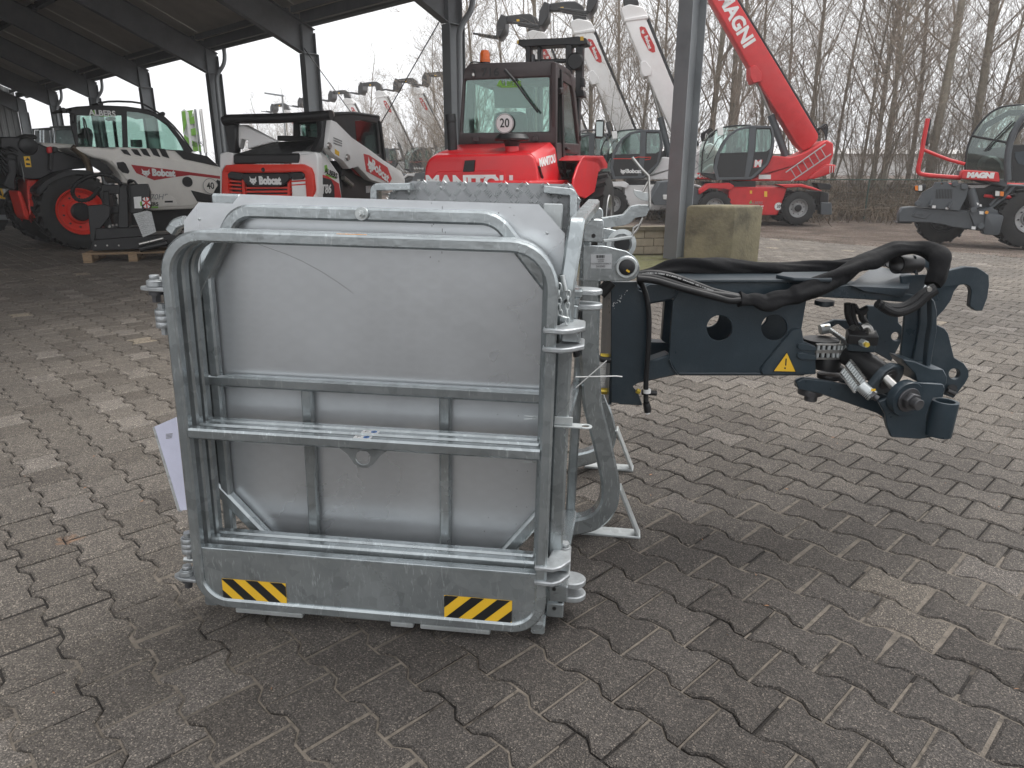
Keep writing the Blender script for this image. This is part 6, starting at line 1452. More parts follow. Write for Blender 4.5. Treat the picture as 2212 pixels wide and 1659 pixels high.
hs_ = [PP.pw(LZ(*p), -.05) for p in ((1340, 860), (1290, 790), (1180, 735), (1050, 740), (900, 790), (815, 860), (790, 930), (830, 1010), (920, 1030), (1010, 1000), (1070, 920), (1110, 880))]
P_ = smoothp([tuple(p) for p in hs_], 3); mb = MB(); mb.tube(P_, [.026 + (.006 if i % 3 == 0 else 0) for i in range(len(P_))], 10); mb.build('hose_loop', 'rubber_hose', V.r)
# ---------------- tracked loader, seen from behind
lw_ = at((580, 400), 10.0); la = Vector((math.sin(R(17)), math.cos(R(17)), 0)); LR = Plane(lw_, -la); LS = Plane(LR.pw(Z2(870, 1100)), Vector((la.y, -la.x, 0)))
tk = Veh('track_loader', 'compact tracked loader with red rear grille and white lift arms in the hall', 'track loader', Vector((lw_.x, lw_.y, 0))); V = tk
V.p('grille_frame', LR, Z2, [(272, 1275), (276, 1110), (300, 1070), (380, 1064), (800, 1064), (848, 1088), (864, 1130), (875, 1230), (862, 1275), (860, 1400), (272, 1400)], .10, 'orange_red_paint', -.06, [[(312, 1130), (330, 1112), (410, 1120), (690, 1118), (790, 1112), (812, 1130), (822, 1270), (820, 1380), (318, 1380), (318, 1270)]], bev=.025, seg=2)
V.p('grille_back', LR, Z2, [(290, 1090), (840, 1090), (850, 1390), (290, 1390)], .5, 'black_plastic', .03)
for k in range(9):
    y = 1170 + k * 24; V.p('grille_slat', LR, Z2, [(318, y - 4), (400, y + 3), (400, y + 14), (318, y + 8)], .04, 'orange_red_paint', -.03, bev=.004); V.p('grille_slat', LR, Z2, [(722, y + 1), (818, y - 6), (820, y + 6), (722, y + 12)], .04, 'orange_red_paint', -.03, bev=.004)
    if k: V.p('grille_slat', LR, Z2, [(430, y + 18), (712, y + 16), (712, y + 29), (430, y + 31)], .04, 'orange_red_paint', -.03, bev=.004)
V.p('grille_bar', LR, Z2, [(402, 1160), (420, 1160), (436, 1400), (418, 1400)], .05, 'orange_red_paint', -.035, bev=.004); V.p('grille_bar', LR, Z2, [(700, 1160), (718, 1160), (716, 1400), (700, 1400)], .05, 'orange_red_paint', -.035, bev=.004)
V.p('name_bar', LR, Z2, [(400, 1128), (700, 1122), (722, 1150), (690, 1185), (650, 1210), (470, 1208), (430, 1190), (405, 1160)], .05, 'black_plastic', -.075, bev=.01)
V.p('rear_lamp', LR, Z2, [(308, 1118), (340, 1110), (405, 1122), (425, 1150), (390, 1170), (315, 1155)], .04, 'black_plastic', -.055); V.p('rear_lamp', LR, Z2, [(705, 1120), (790, 1112), (812, 1135), (800, 1160), (735, 1165), (715, 1150)], .04, 'black_plastic', -.055)
bobcat_head(V.r, LR, LR.px(Z2(478, 1168), -.08), .105, off=-.08); text('lettering', 'Bobcat', LR, LR.px(Z2(586, 1172), -.08), .135, 'white_print', V.r, off=-.080, bold=.009, sx=.9)
mb = MB(); mb.ring(LR.pw(Z2(543, 1100), -.062), LR.n, [(0, 0), (.022, 0), (.026, .004), (.03, -.002)], 18); mb.build('rear_lock', 'black_plastic', V.r)
hood = [LR.pw(Z2(*p), 0) for p in ((345, 1002), (778, 996), (778, 1062), (345, 1064))]
h2 = [LR.pw(Z2(x, y), .85) for x, y in ((630, 918), (912, 908), (912, 1000), (630, 1000))]
mb = MB(); mb.loft([hood, h2]); mb.build('engine_hood', 'black_plastic', V.r, bev=.02)
V.p('side_post', LR, Z2, [(262, 996), (305, 985), (347, 992), (345, 1072), (300, 1072), (276, 1100), (270, 1400), (262, 1400)], .5, 'white_paint', -.01, bev=.015)
V.p('side_post', LR, Z2, [(780, 1000), (860, 990), (882, 985), (900, 1020), (905, 1400), (866, 1400), (866, 1130), (850, 1090), (780, 1064)], .12, 'white_paint', -.01, bev=.015)
V.p('side_cover', LS, Z2, [(870, 985), (915, 976), (960, 1010), (1035, 1120), (1055, 1275), (1056, 1400), (878, 1400), (868, 1150)], .35, 'white_paint', 0, bev=.02)
V.p('red_panel', LS, Z2, [(898, 1125), (960, 1140), (1035, 1190), (1050, 1280), (1050, 1380), (905, 1380)], .01, 'red_print', -.006, bev=0)
V.p('dark_panel', LS, Z2, [(900, 1140), (985, 1165), (1005, 1210), (1010, 1380), (905, 1380)], .01, 'black_plastic', -.012, bev=0)
text('model_lettering', 'T86', LS, LS.px(Z2(950, 1228), -.016), .16, 'white_print', V.r, off=-.016, bold=.005, shear=.3)
text('dealer_lettering', 'ALBERS', LS, LS.px(Z2(985, 1125), -.006), .10, 'black_print', V.r, off=-.006, bold=.003, rot=-.25)
V.p('green_logo', LS, Z2, [(943, 1072), (956, 1068), (966, 1110), (945, 1112)], .006, 'green_print', -.006, bev=0); V.p('green_underline', LS, Z2, [(950, 1128), (1015, 1150), (1015, 1160), (950, 1138)], .006, 'green_print', -.004, bev=0)
mb = MB(); mb.ring(LS.pw(Z2(915, 1062), 0), LS.n, [(.018, .012), (.034, .012), (.036, 0)], 20); mb.build('washer', 'steel', V.r)
# roll bar and arms
V.tube('rear_crossbar', LR, Z2, [(290, 785), (340, 772), (640, 768), (900, 752), (985, 745)], .062, 'black_plastic', .0, 18)
V.p('left_link', LR, Z2, [(280, 770), (320, 790), (366, 800), (368, 990), (318, 995), (285, 820)], .12, 'black_plastic', .02, bev=.02)
V.p('left_arm', LR, Z2, [(362, 808), (415, 808), (600, 905), (620, 918), (440, 965), (445, 910), (400, 900), (385, 960), (378, 970)], .12, 'white_paint', .08, bev=.015)
V.p('right_link', LS, Z2, [(925, 740), (955, 718), (992, 730), (995, 770), (975, 830), (955, 930), (925, 990), (882, 978), (930, 880)], .10, 'black_plastic', -.05, bev=.02)
arm = [(965, 960), (975, 850), (985, 775), (1020, 790), (1120, 890), (1230, 965), (1330, 1040), (1440, 1110), (1462, 1150), (1465, 1190), (1440, 1205), (1330, 1195), (1240, 1165), (1160, 1080), (1105, 1095), (1060, 1040), (1010, 1010)]
V.p('lift_arm', LS, Z2, arm, .12, 'white_paint', -.12, bev=.015, seg=2)
V.p('red_badge', LS, Z2, [(1196, 996), (1230, 1005), (1350, 1085), (1378, 1160), (1360, 1188), (1215, 1110)], .006, 'red_print', -.127, bev=0)
bobcat_head(V.r, LS, LS.px(Z2(1244, 1070), -.132), .20, off=-.132, rot=-.3); text('lettering', 'Bobcat', LS, LS.px(Z2(1303, 1112), -.132), .19, 'white_print', V.r, off=-.132, bold=.006, rot=-.40, sx=1.1)
V.p('warning_label', LS, Z2, [(1010, 965), (1038, 985), (1036, 1012), (1010, 995)], .004, 'yellow_print', -.126, bev=0)
mb = MB()
for k in range(3): mb.pz(LS, Z2, [(1000 + k, 888 + 17 * k), (1055, 912 + 15 * k), (1055, 920 + 15 * k), (1000 + k, 896 + 17 * k)], .003, -.126)
mb.build('printed_lines', 'grey_print', V.r)
for c in ((988, 738), (1090, 1020), (970, 945)): mb = MB(); mb.ring(LS.pw(Z2(*c), -.13), LS.n, [(0, .02), (.04, .02), (.048, 0)], 18); mb.build('pivot_pin', 'steel', V.r)
# cab
CBo = .25
V.p('cab_frame', LS, Z2, [(990, 735), (1050, 724), (1135, 724), (1300, 748), (1302, 790), (1345, 1045), (1250, 1060), (1100, 960), (1000, 900)], .06, 'black_plastic', CBo,
    [[(1140, 785), (1190, 778), (1280, 800), (1300, 1000), (1240, 990), (1150, 920)]], bev=.01)
V.p('window_pane', LS, Z2, [(1140, 785), (1190, 778), (1280, 800), (1300, 1000), (1240, 990), (1150, 920)], .01, 'cab_glass', CBo + .03, bev=0)
mb = MB()
for k in range(7): mb.pz(LS, Z2, [(1150 + k * 10, 790), (1152 + k * 10, 790), (1158 + k * 10, 945 + 6 * k), (1156 + k * 10, 945 + 6 * k)], .004, CBo + .05)
for k in range(13): mb.pz(LS, Z2, [(1142, 800 + k * 12), (1215, 796 + k * 13), (1215, 799 + k * 13), (1142, 803 + k * 12)], .004, CBo + .052)
mb.build('window_mesh', 'black_print', V.r)
V.p('cab_roof', LS, Z2, [(740, 730), (1000, 728), (1135, 722), (1300, 745), (1298, 762), (1120, 745), (990, 752), (740, 755)], 1.1, 'black_plastic', CBo - .02, bev=.02)
V.p('cab_rear', LR, Z2, [(735, 760), (1000, 745), (1000, 905), (735, 905)], .06, 'black_plastic', 1.0, [[(775, 806), (915, 800), (900, 895), (778, 893)]], bev=.01)
V.p('window_pane', LR, Z2, [(775, 806), (915, 800), (900, 895), (778, 893)], .01, 'dark_glass', 1.02, bev=0)
V.p('hood_top_box', LR, Z2, [(632, 878), (790, 880), (900, 892), (900, 912), (632, 912)], .3, 'black_plastic', .85)
V.p('undercarriage', LS, Z2, [(1055, 1040), (1160, 1090), (1290, 1175), (1300, 1290), (1290, 1400), (1050, 1400)], .5, 'black_paint', .05)
V.p('lift_cylinder', LS, Z2, [(1120, 1080), (1160, 1070), (1225, 1130), (1222, 1160), (1160, 1130)], .06, 'red_paint', -.0); V.tube('cylinder_rod', LS, Z2, [(1060, 1150), (1120, 1200)], .035, 'steel', 0)
V.p('data_plate', LS, Z2, [(1210, 1205), (1290, 1200), (1288, 1245), (1212, 1250)], .004, 'silver_label', .04, bev=0)
V.p('front_arm_link', LS, Z2, [(1300, 780), (1312, 790), (1345, 1045), (1330, 1045)], .04, 'black_plastic', -.02)
# tracks: a rubber belt round sprocket and idlers, either side
def track(par, O, fwd, side, L=1.5, h=.62, wd=.40):
    n = 40; mb = MB(); prof = []
    for k in range(n):
        a = 2 * math.pi * k / n; x = math.cos(a); z = math.sin(a)
        prof.append((math.copysign(abs(x) ** .45, x) * L / 2, h / 2 + math.copysign(abs(z) ** .75, z) * h / 2))
    for k, (x, z) in enumerate(prof):
        r_ = 1.0 if k % 2 else .955; c = O + fwd * (x * r_) + Vector((0, 0, h / 2 + (z - h / 2) * r_)); mb.v += [c, c + side * wd]
    for k in range(n): j = (k + 1) % n; mb.f.append((2 * k, 2 * j, 2 * j + 1, 2 * k + 1))
    mb.f += [tuple(2 * k for k in range(n)), tuple(2 * k + 1 for k in reversed(range(n)))]
    mb.build('rubber_track', 'tyre_rubber', par, smooth=0)
gb = Vector((lw_.x, lw_.y, 0)); sdv = LS.n
track(V.r, LS.w(0, 0) * 1 + Vector((0, 0, -LS.w(0, 0).z)) + la * .85 - sdv * .30, la, sdv); track(V.r, LS.w(0, 0) + Vector((0, 0, -LS.w(0, 0).z)) + la * .85 - sdv * 1.75, la, sdv)
V.box('belly', LR.w(0, 0, .7) + Vector((-.02, 0, -LR.w(0, 0).z + .55)), (1.1, 1.3, .7), 'black_paint', Matrix((LR.ex, -LR.n, LR.ey)).transposed())
# ---------------- red masted forklift, seen from behind
fa = Vector((math.sin(R(15)), math.cos(R(15)), 0)); f0 = at((1095, 400), 8.3); FR = Plane(f0, -fa); FSn = Vector((fa.y, -fa.x, 0))
CBF = .85                                                  # the cab's rear wall stands this far ahead of the tail
cabR = FR.pw(Z3(1048, 700), CBF); FSd = Plane(cabR, FSn)
fk = Veh('rough_terrain_forklift', 'red rough terrain forklift with dark cab and raised black mast, seen from behind', 'forklift', Vector((f0.x, f0.y, 0))); V = fk
low = [FR.pw(Z3(*p), 0) for p in ((193, 1175), (200, 1090), (218, 1040), (260, 1008), (870, 995), (905, 1020), (925, 1090), (935, 1175), (940, 1420), (190, 1420))]
mid = [FR.pw(Z3(*p), .22) for p in ((205, 1165), (222, 1060), (240, 1015), (276, 990), (880, 988), (912, 1010), (935, 1080), (945, 1165), (945, 1400), (205, 1400))]
mb = MB(); mb.loft([low, mid]); V_h = mb.build('rear_bonnet', 'forklift_red', V.r, bev=.03, seg=3)
deck0 = [FR.pw(Z3(*p), .20) for p in ((276, 993), (885, 990), (930, 1060), (945, 1160), (945, 1400), (220, 1400), (222, 1060))]
deck1 = [FR.pw(Z3(*p), CBF - .01) for p in ((412, 936), (1012, 920), (1046, 962), (1062, 1090), (1062, 1400), (400, 1400), (402, 1000))]
mb = MB(); mb.loft([deck0, deck1]); mb.build('upper_bonnet', 'forklift_red', V.r, bev=.015, seg=2)
V.p('bonnet_recess', FR, Z3, [(252, 1175), (260, 1128), (280, 1110), (690, 1102), (715, 1120), (725, 1180), (725, 1400), (252, 1400)], .02, 'forklift_red', -.012, bev=.008)
FSb = Plane(FR.pw(Z3(936, 1100), .2), FSn)
text('lettering', 'MANITOU', FR, FR.px(Z3(480, 1185), -.02), .20, 'white_print', V.r, off=-.016, bold=.009, sx=1.15)
V.p('lettering_bar', FR, Z3, [(466, 1134), (657, 1132), (657, 1148), (466, 1150)], .003, 'white_print', -.016, bev=0); V.p('lettering_bar', FR, Z3, [(536, 1148), (556, 1148), (556, 1190), (536, 1190)], .003, 'white_print', -.016, bev=0)
bs = Plane(((deck0[2] + deck1[3]) / 2), (FSn * .97 + fa * -.12 + Vector((0, 0, .12)))); 
text('side_lettering', 'MANITOU', bs, bs.px(Z3(993, 1043), -.05), .125, 'white_print', V.r, off=-.05, bold=.006, rot=.10)
V.p('bonnet_strap', FR, Z3, [(455, 1040), (522, 1036), (515, 1112), (442, 1114)], .02, 'black_plastic', -.022, bev=.006)
mb = MB(); c = FR.pw(Z3(762, 955), .35); k_ = .0028
mb.ring(c, (0, 0, 1), [(.085, -.10), (.085, .0), (.070, .03), (0, .03)], 24); mb.build('intake_pipe', 'forklift_red', V.r)
mb = MB(); mb.ring(c + Vector((0, 0, .04)), (0, 0, 1), [(.08, -.03), (.10, .03), (.20, .035), (.205, .055), (.16, .105), (.05, .12), (0, .12)], 32); mb.build('intake_cap', 'black_plastic', V.r)
V.tube('exhaust_pipe', FR, Z3, [(378, 985), (372, 860), (368, 780), (362, 760)], .058, 'black_plastic', .45, 16); V.tube('exhaust_tip', FR, Z3, [(368, 790), (362, 742)], .064, 'black_plastic', .44, 16)
V.tube('bonnet_latch', FSb, Z3, [(938, 1080), (948, 1120), (960, 1150)], .016, 'black_plastic', -.03, 6)
# cab
V.p('cab_rear_frame', FR, Z3, [(415, 890), (440, 520), (450, 450), (485, 410), (1030, 394), (1055, 420), (1050, 930), (1010, 930), (412, 938)], .07, 'brown_metal', CBF, [[(458, 518), (1002, 497), (1002, 852), (438, 862)]], bev=.02, seg=2)
V.p('rear_window', FR, Z3, [(450, 510), (1008, 490), (1006, 858), (432, 868)], .012, 'forklift_glass', CBF + .03, bev=0)
cd_ = 1.30
V.p('cab_roof', FR, Z3, [(440, 520), (450, 450), (485, 410), (1030, 394), (1052, 420), (1052, 500), (1030, 480), (470, 500)], cd_, 'brown_metal', CBF + .005, bev=.03, seg=2)
V.p('cab_side_frame', FSd, Z3, [(1045, 400), (1100, 425), (1140, 455), (1160, 510), (1180, 640), (1208, 940), (1205, 1020), (1165, 1180), (1090, 1180), (1062, 1100), (1048, 930)], .06, 'brown_metal', -.003,
    [[(1052, 440), (1076, 450), (1084, 925), (1054, 925)], [(1094, 472), (1138, 490), (1160, 600), (1196, 932), (1104, 926)], [(1112, 990), (1190, 1000), (1160, 1150), (1116, 1150)]], bev=.012)
for pts in ([(1052, 440), (1076, 450), (1084, 925), (1054, 925)], [(1094, 472), (1138, 490), (1160, 600), (1196, 932), (1104, 926)], [(1112, 990), (1190, 1000), (1160, 1150), (1116, 1150)]): V.p('window_pane', FSd, Z3, pts, .01, 'forklift_glass', .02, bev=0)
V.p('door_edge', FSd, Z3, [(1082, 450), (1090, 455), (1108, 1150), (1098, 1150)], .03, 'black_plastic', -.02, bev=0); V.p('door_hinge', FSd, Z3, [(1078, 568), (1098, 568), (1098, 608), (1080, 608)], .04, 'black_plastic', -.04); V.p('door_hinge', FSd, Z3, [(1086, 1092), (1104, 1092), (1106, 1130), (1088, 1130)], .04, 'black_plastic', -.04); V.p('door_handle', FSd, Z3, [(1122, 955), (1145, 962), (1145, 978), (1124, 975)], .04, 'black_plastic', -.04)
V.p('cab_front_frame', FR, Z3, [(470, 500), (1040, 480), (1050, 930), (450, 930)], .06, 'brown_metal', CBF + cd_ - .06, [[(520, 530), (1000, 520), (1000, 870), (510, 870)]])
V.p('cab_left_frame', FSd, Z3, [(1045, 410), (1140, 455), (1208, 940), (1048, 930)], .05, 'brown_metal', 1.28, [[(1060, 470), (1130, 490), (1185, 900), (1060, 900)]])
V.p('seat', FR, Z3, [(640, 760), (660, 725), (830, 722), (852, 745), (860, 900), (640, 900)], .18, 'black_plastic', CBF + .35, bev=.05)
V.p('headlining', FR, Z3, [(640, 560), (900, 560), (900, 700), (650, 700)], .02, 'pale_cladding', CBF + .9, bev=.03)
round_sign(V.r, FR, FR.px(Z3(716, 800), CBF), .115, '20', 'grey_print', 'white_print', off=CBF - .012, ts=1.1)
V.tube('wiper', FR, Z3, [(718, 455), (770, 510), (850, 625), (930, 728)], .012, 'black_plastic', CBF - .05, 6); V.tube('wiper_arm', FR, Z3, [(715, 452), (780, 525)], .02, 'black_plastic', CBF - .06, 6)
text('number', '716', FR, FR.px(Z3(622, 470), CBF), .13, 'black_print', V.r, off=CBF - .004, bold=.002, sx=1.2); text('number', '2', FR, FR.px(Z3(515, 475), CBF), .13, 'black_print', V.r, off=CBF - .004)
text('dealer_lettering', 'ALBERS', FR, FR.px(Z3(745, 545), CBF), .085, 'green_print', V.r, off=CBF + .02, bold=.003); V.p('green_logo', FR, Z3, [(660, 560), (680, 520), (692, 520), (698, 560), (684, 548)], .004, 'green_print', CBF + .018, bev=0); V.p('green_underline', FR, Z3, [(690, 558), (800, 556), (800, 566), (690, 568)], .004, 'green_print', CBF + .018, bev=0)
V.p('padlock', FR, Z3, [(498, 470), (515, 470), (516, 498), (499, 498)], .03, 'steel', CBF - .04); V.p('window_hinge', FR, Z3, [(502, 885), (545, 884), (546, 920), (503, 922)], .03, 'brown_metal', CBF - .03); V.p('window_hinge', FR, Z3, [(890, 880), (932, 878), (932, 916), (890, 917)], .03, 'brown_metal', CBF - .03)
mb = MB(); c = FR.pw(Z3(587, 405), CBF + .2); mb.ring(c, (0, 0, 1), [(.062, .0), (.064, .02), (.060, .10), (.045, .135), (0, .145)], 28); mb.build('beacon', 'orange_beacon', V.r); mb = MB(); mb.ring(c, (0, 0, 1), [(.066, -.05), (.066, .0), (0, .0)], 20); mb.build('beacon_base', 'black_plastic', V.r)
V.tube('beacon_cable', FR, Z3, [(480, 450), (490, 405), (520, 400), (560, 408)], .008, 'black_plastic', CBF + .1, 6, 2)
# wings and wheels
V.p('front_wing', FSd, Z3, [(1162, 1160), (1185, 1080), (1215, 1020), (1235, 1010), (1300, 1015), (1345, 1090), (1320, 1130), (1310, 1240), (1240, 1290), (1160, 1258)], .05, 'forklift_red', -.02, bev=.01)
V.p('front_wing_top', FSd, Z3, [(1205, 1040), (1235, 1008), (1355, 1010), (1382, 1060), (1380, 1092), (1335, 1098), (1320, 1060), (1260, 1050)], .35, 'forklift_red', -.28, bev=.01)
V.p('front_wing_face', FSd, Z3, [(1165, 1160), (1190, 1080), (1220, 1020), (1330, 1020), (1365, 1085), (1325, 1105), (1298, 1245), (1240, 1288), (1162, 1258)], .03, 'forklift_red', -.28, bev=.01)
V.p('rear_wing', FSb, Z3, [(880, 1172), (1130, 1165), (1160, 1200), (1200, 1290), (1210, 1420), (1100, 1420), (900, 1420)], .45, 'forklift_red', -.15, bev=.02)
V.p('flank', FSd, Z3, [(1030, 1060), (1052, 1058), (1095, 1160), (1020, 1165), (1000, 1160)], .5, 'forklift_red', -.002, bev=.01)
fwc = FSd.pw(Z3(1392, 1330), -.42); 
wheel(V.r, Vector((fwc.x, fwc.y, .64)), FSn, .64, .42, .30, lugs=18, lug=.05, rim='chrome_rim'); wheel(V.r, Vector((fwc.x, fwc.y, .64)) - FSn * 2.1, -FSn, .64, .42, .30, lugs=18, lug=.05, rim='chrome_rim')
rwc = FR.w(.50, 0, .5); 
wheel(V.r, Vector((rwc.x, rwc.y, .45)), FSn, .45, .32, .22, lugs=16, rim='chrome_rim'); rwc = FR.w(-1.0, 0, .5); wheel(V.r, Vector((rwc.x, rwc.y, .45)), -FSn, .45, .32, .22, lugs=16, rim='chrome_rim')
# mirror
V.p('mirror', Plane(FSd.pw(Z3(1330, 835), -.35), (-.15, -1, 0)), Z3, [(1303, 785), (1315, 775), (1355, 775), (1362, 790), (1356, 885), (1345, 898), (1305, 895), (1300, 880)], .05, 'black_plastic', 0, bev=.01); V.p('mirror_glass', Plane(FSd.pw(Z3(1330, 835), -.35), (-.15, -1, 0)), Z3, [(1308, 788), (1352, 788), (1348, 885), (1308, 882)], .004, 'mirror_glass', -.004, bev=0)
V.tube('mirror_arm', FSd, Z3, [(1205, 910), (1202, 870), (1215, 845), (1300, 842)], .014, 'black_plastic', -.2, 8, 1)
# mast
MY = CBF + 2.0
def mp(name, pts, th=.16, off=0, mat='black_paint'): return V.p(name, FR, Z3, pts, th, mat, MY + off)
mp('mast_top_beam', [(795, 262), (812, 255), (1095, 245), (1190, 234), (1245, 248), (1250, 285), (1200, 292), (1110, 290), (830, 305), (795, 285)], .3)
V.p('yellow_tape', FR, Z3, [(1205, 236), (1226, 236), (1226, 262), (1205, 262)], .004, 'yellow_print', MY - .005, bev=0); V.p('yellow_tape', FR, Z3, [(794, 262), (805, 260), (804, 284), (794, 283)], .004, 'yellow_print', MY - .005, bev=0)
mp('mast_rail', [(850, 300), (882, 300), (882, 900), (850, 900)]); mp('mast_rail', [(925, 300), (948, 300), (948, 900), (925, 900)], .16, .05); mp('mast_rail', [(1108, 290), (1150, 290), (1150, 1300), (1108, 1300)]); mp('mast_rail', [(1175, 300), (1222, 296), (1218, 520), (1200, 620), (1190, 1100), (1165, 1100)], .16, .03)
mp('mast_cylinder', [(885, 350), (905, 350), (905, 900), (885, 900)], .08, -.05, 'dark_steel'); mp('mast_crossbeam', [(850, 385), (1220, 375), (1220, 400), (850, 410)], .1, .08); mp('mast_crossbeam', [(1130, 590), (1225, 580), (1232, 625), (1130, 640)], .2, -.06)
mb = MB(); mb.ring(FR.pw(Z3(1172, 398), MY - .06), FR.n, [(0, .03), (.10, .03), (.12, 0)], 20); mb.build('mast_pulley', 'black_plastic', V.r); mp('mast_rail', [(1228, 500), (1206, 500), (1206, 560), (1232, 560)], .1, -.08)
# ---------------- rotating telescopic cranes: one builder, red or white
RC = gnd(Z4(1460, 1462), -.28); RPL = Plane(RC, (-.12, -1, 0)); RPN = RPL.n
def rotating(name, label, cat, paint, name_txt, boom, white, group=None):
    V = Veh(name, label, cat, RC, group); P = V.p; Z = Z4; pl = RPL
    # chassis and wheels
    P('chassis', pl, Z, [(1030, 1212), (1385, 1212), (1352, 1320), (1322, 1395), (1130, 1395), (1040, 1370), (1000, 1320), (1000, 1230)], 1.9, paint, .12, bev=.03)
    P('front_mudguard', pl, Z, [(812, 1232), (868, 1190), (1010, 1185), (1042, 1205), (1020, 1235), (985, 1225), (880, 1220), (815, 1262)], .5, paint, .0, bev=.02)
    P('rear_mudguard', pl, Z, [(1318, 1195), (1480, 1192), (1560, 1215), (1615, 1240), (1560, 1232), (1470, 1212), (1372, 1218)], .5, paint, .0, bev=.02)
    P('axle_beam', pl, Z, [(760, 1290), (1620, 1290), (1620, 1360), (760, 1360)], .9, 'black_paint', .6)
    for x, r_ in ((1457, 1), (915, 1)):
        c = pl.pw(Z(x, 1345)); R_ = .50; 
        wheel(V.r, Vector((c.x, c.y, RC.z + R_)), RPN, R_, .38, .26, lugs=18, lug=.03, rim='chrome_rim', hubR=.10)
        wheel(V.r, Vector((c.x, c.y, RC.z + R_)) - RPN * 2.0, -RPN, R_, .38, .26, lugs=18, lug=.03, rim='chrome_rim', hubR=.10)
    P('outrigger_beam', pl, Z, [(560, 1180), (640, 1170), (700, 1180), (840, 1240), (830, 1330), (520, 1330), (500, 1290)], 1.6, 'grey_machine', .2, bev=.02)
    P('head_lamp', pl, Z, [(578, 1262), (618, 1262), (618, 1295), (580, 1292)], .05, 'lamp_lens', .17)
    P('outrigger_beam', pl, Z, [(1600, 1240), (1655, 1250), (1650, 1330), (1590, 1330)], 1.6, 'black_paint', .2, bev=.02)
    P('outrigger_foot', pl, Z, [(1604, 1312), (1672, 1315), (1674, 1392), (1600, 1390)], .35, 'grey_machine', .1, bev=.01)
    P('tail_gear', pl, Z, [(1570, 1185), (1660, 1190), (1675, 1205), (1660, 1230), (1590, 1225)], .5, 'black_plastic', .2)
    # turret
    P('slew_ring', pl, Z, [(1010, 1160), (1180, 1160), (1180, 1215), (1010, 1215)], 1.4, 'black_paint', .4)
    P('turret', pl, Z, [(826, 1120), (905, 1125), (1140, 1160), (1210, 1120), (1262, 1060), (1288, 1008), (1400, 1018), (1470, 1000), (1560, 955), (1640, 905), (1684, 930), (1684, 1000), (1662, 1062), (1560, 1130), (1515, 1172), (1090, 1172), (826, 1160)], 1.1, paint, .25, bev=.03)
    P('counterweight', pl, Z, [(1520, 1160), (1560, 1120), (1640, 1062), (1700, 1068), (1702, 1085), (1692, 1110), (1640, 1135), (1560, 1160)], 1.7, paint, .10, bev=.05, seg=3)
    for k in range(5): P('chevron', pl, Z, [(1660 + 8 * k, 1075), (1664 + 8 * k, 1075), (1672 + 8 * k - 10, 1118), (1668 + 8 * k - 10, 1120)], .004, 'white_print' if k % 2 == 0 else 'red_print', .09, bev=0)
    # ladder
    for a, b in (((1375, 1117), (1632, 935)), ((1410, 1174), (1668, 998))): V.tube('ladder_rail', pl, Z, [a, b], .02, 'chrome_rim', .12, 6)
    for k in range(6):
        f = .12 + k * .15; V.tube('ladder_rung', pl, Z, [(1375 + 257 * f, 1117 - 182 * f), (1410 + 258 * f, 1174 - 176 * f)], .014, 'chrome_rim', .12, 6)
    # cab
    fr = [(905, 1085), (912, 1030), (930, 985), (960, 925), (1000, 875), (1060, 832), (1150, 812), (1280, 815), (1296, 850), (1302, 920), (1290, 1010), (1262, 1065), (1210, 1125), (1155, 1162), (925, 1168)]
    g1 = [(948, 992), (965, 940), (1005, 885), (1050, 850), (1085, 836), (1142, 834), (1136, 985)]; g2 = [(1186, 838), (1274, 838), (1284, 900), (1278, 960), (1248, 982), (1176, 984)]
    d1 = [(935, 1015), (1134, 1002), (1120, 1146), (948, 1146), (932, 1085)]
    P('cab_side', pl, Z, fr, .05, 'black_plastic', -.0, [g1, g2], bev=.015); P('window_pane', pl, Z, g1, .01, 'dark_glass', .03, bev=0); P('window_pane', pl, Z, g2, .01, 'dark_glass', .03, bev=0)
    P('door_panel', pl, Z, d1, .01, 'black_paint', -.006, bev=.004)
    P('cab_far_side', pl, Z, fr, .05, 'black_plastic', .95, [g1, g2], bev=0)
    P('cab_frame', pl, Z, [(905, 1085), (930, 985), (1000, 875), (1060, 832), (1150, 812), (1280, 815), (1296, 850), (1302, 920), (1262, 1065), (1155, 1162), (925, 1168)], .03, 'grey_machine', -.025, [[(928, 1085), (948, 992), (1010, 885), (1066, 846), (1150, 828), (1272, 830), (1284, 860), (1286, 920), (1250, 1055), (1150, 1146), (940, 1150)]], bev=.008)
    P('door_pillar', pl, Z, [(1140, 828), (1182, 828), (1170, 985), (1150, 1100), (1132, 1148), (1108, 1148), (1128, 1000)], .02, 'grey_machine', -.02, bev=.004)
    # curved windscreen: swept across the cab width
    arc = smoothp([(828, 1118), (832, 1040), (838, 960), (868, 890), (930, 835), (1010, 815), (1150, 810)], 2); a0 = [pl.pw(Z(*p), .22) for p in arc]; inn = smoothp([(905, 1120), (908, 1040), (928, 985), (965, 915), (1010, 868), (1062, 832), (1150, 812)], 2); a1 = [pl.pw(Z(*p), .0) for p in inn]; a2 = [p - RPN * .75 for p in a0]
    mb = MB(); n = len(a0)
    for L in (a1, a0, a2): mb.v += L
    for i in range(n - 1): mb.f += [(i, i + 1, n + i + 1, n + i), (n + i, n + i + 1, 2 * n + i + 1, 2 * n + i)]
    mb.build('windscreen', 'cab_glass', V.r, smooth=60)
    V.tube('screen_edge', pl, Z, arc, .022, 'black_plastic', .22, 6); V.tube('screen_wiper', pl, Z, [(862, 1030), (900, 960), (935, 900), (985, 870)], .012, 'black_plastic', .08, 6)
    P('cab_floor', pl, Z, [(828, 1118), (1150, 1140), (1150, 1168), (905, 1168), (828, 1130)], .9, 'black_plastic', .05)
    P('work_lamp', pl, Z, [(930, 825), (968, 822), (970, 875), (934, 880)], .06, 'lamp_lens', -.03)
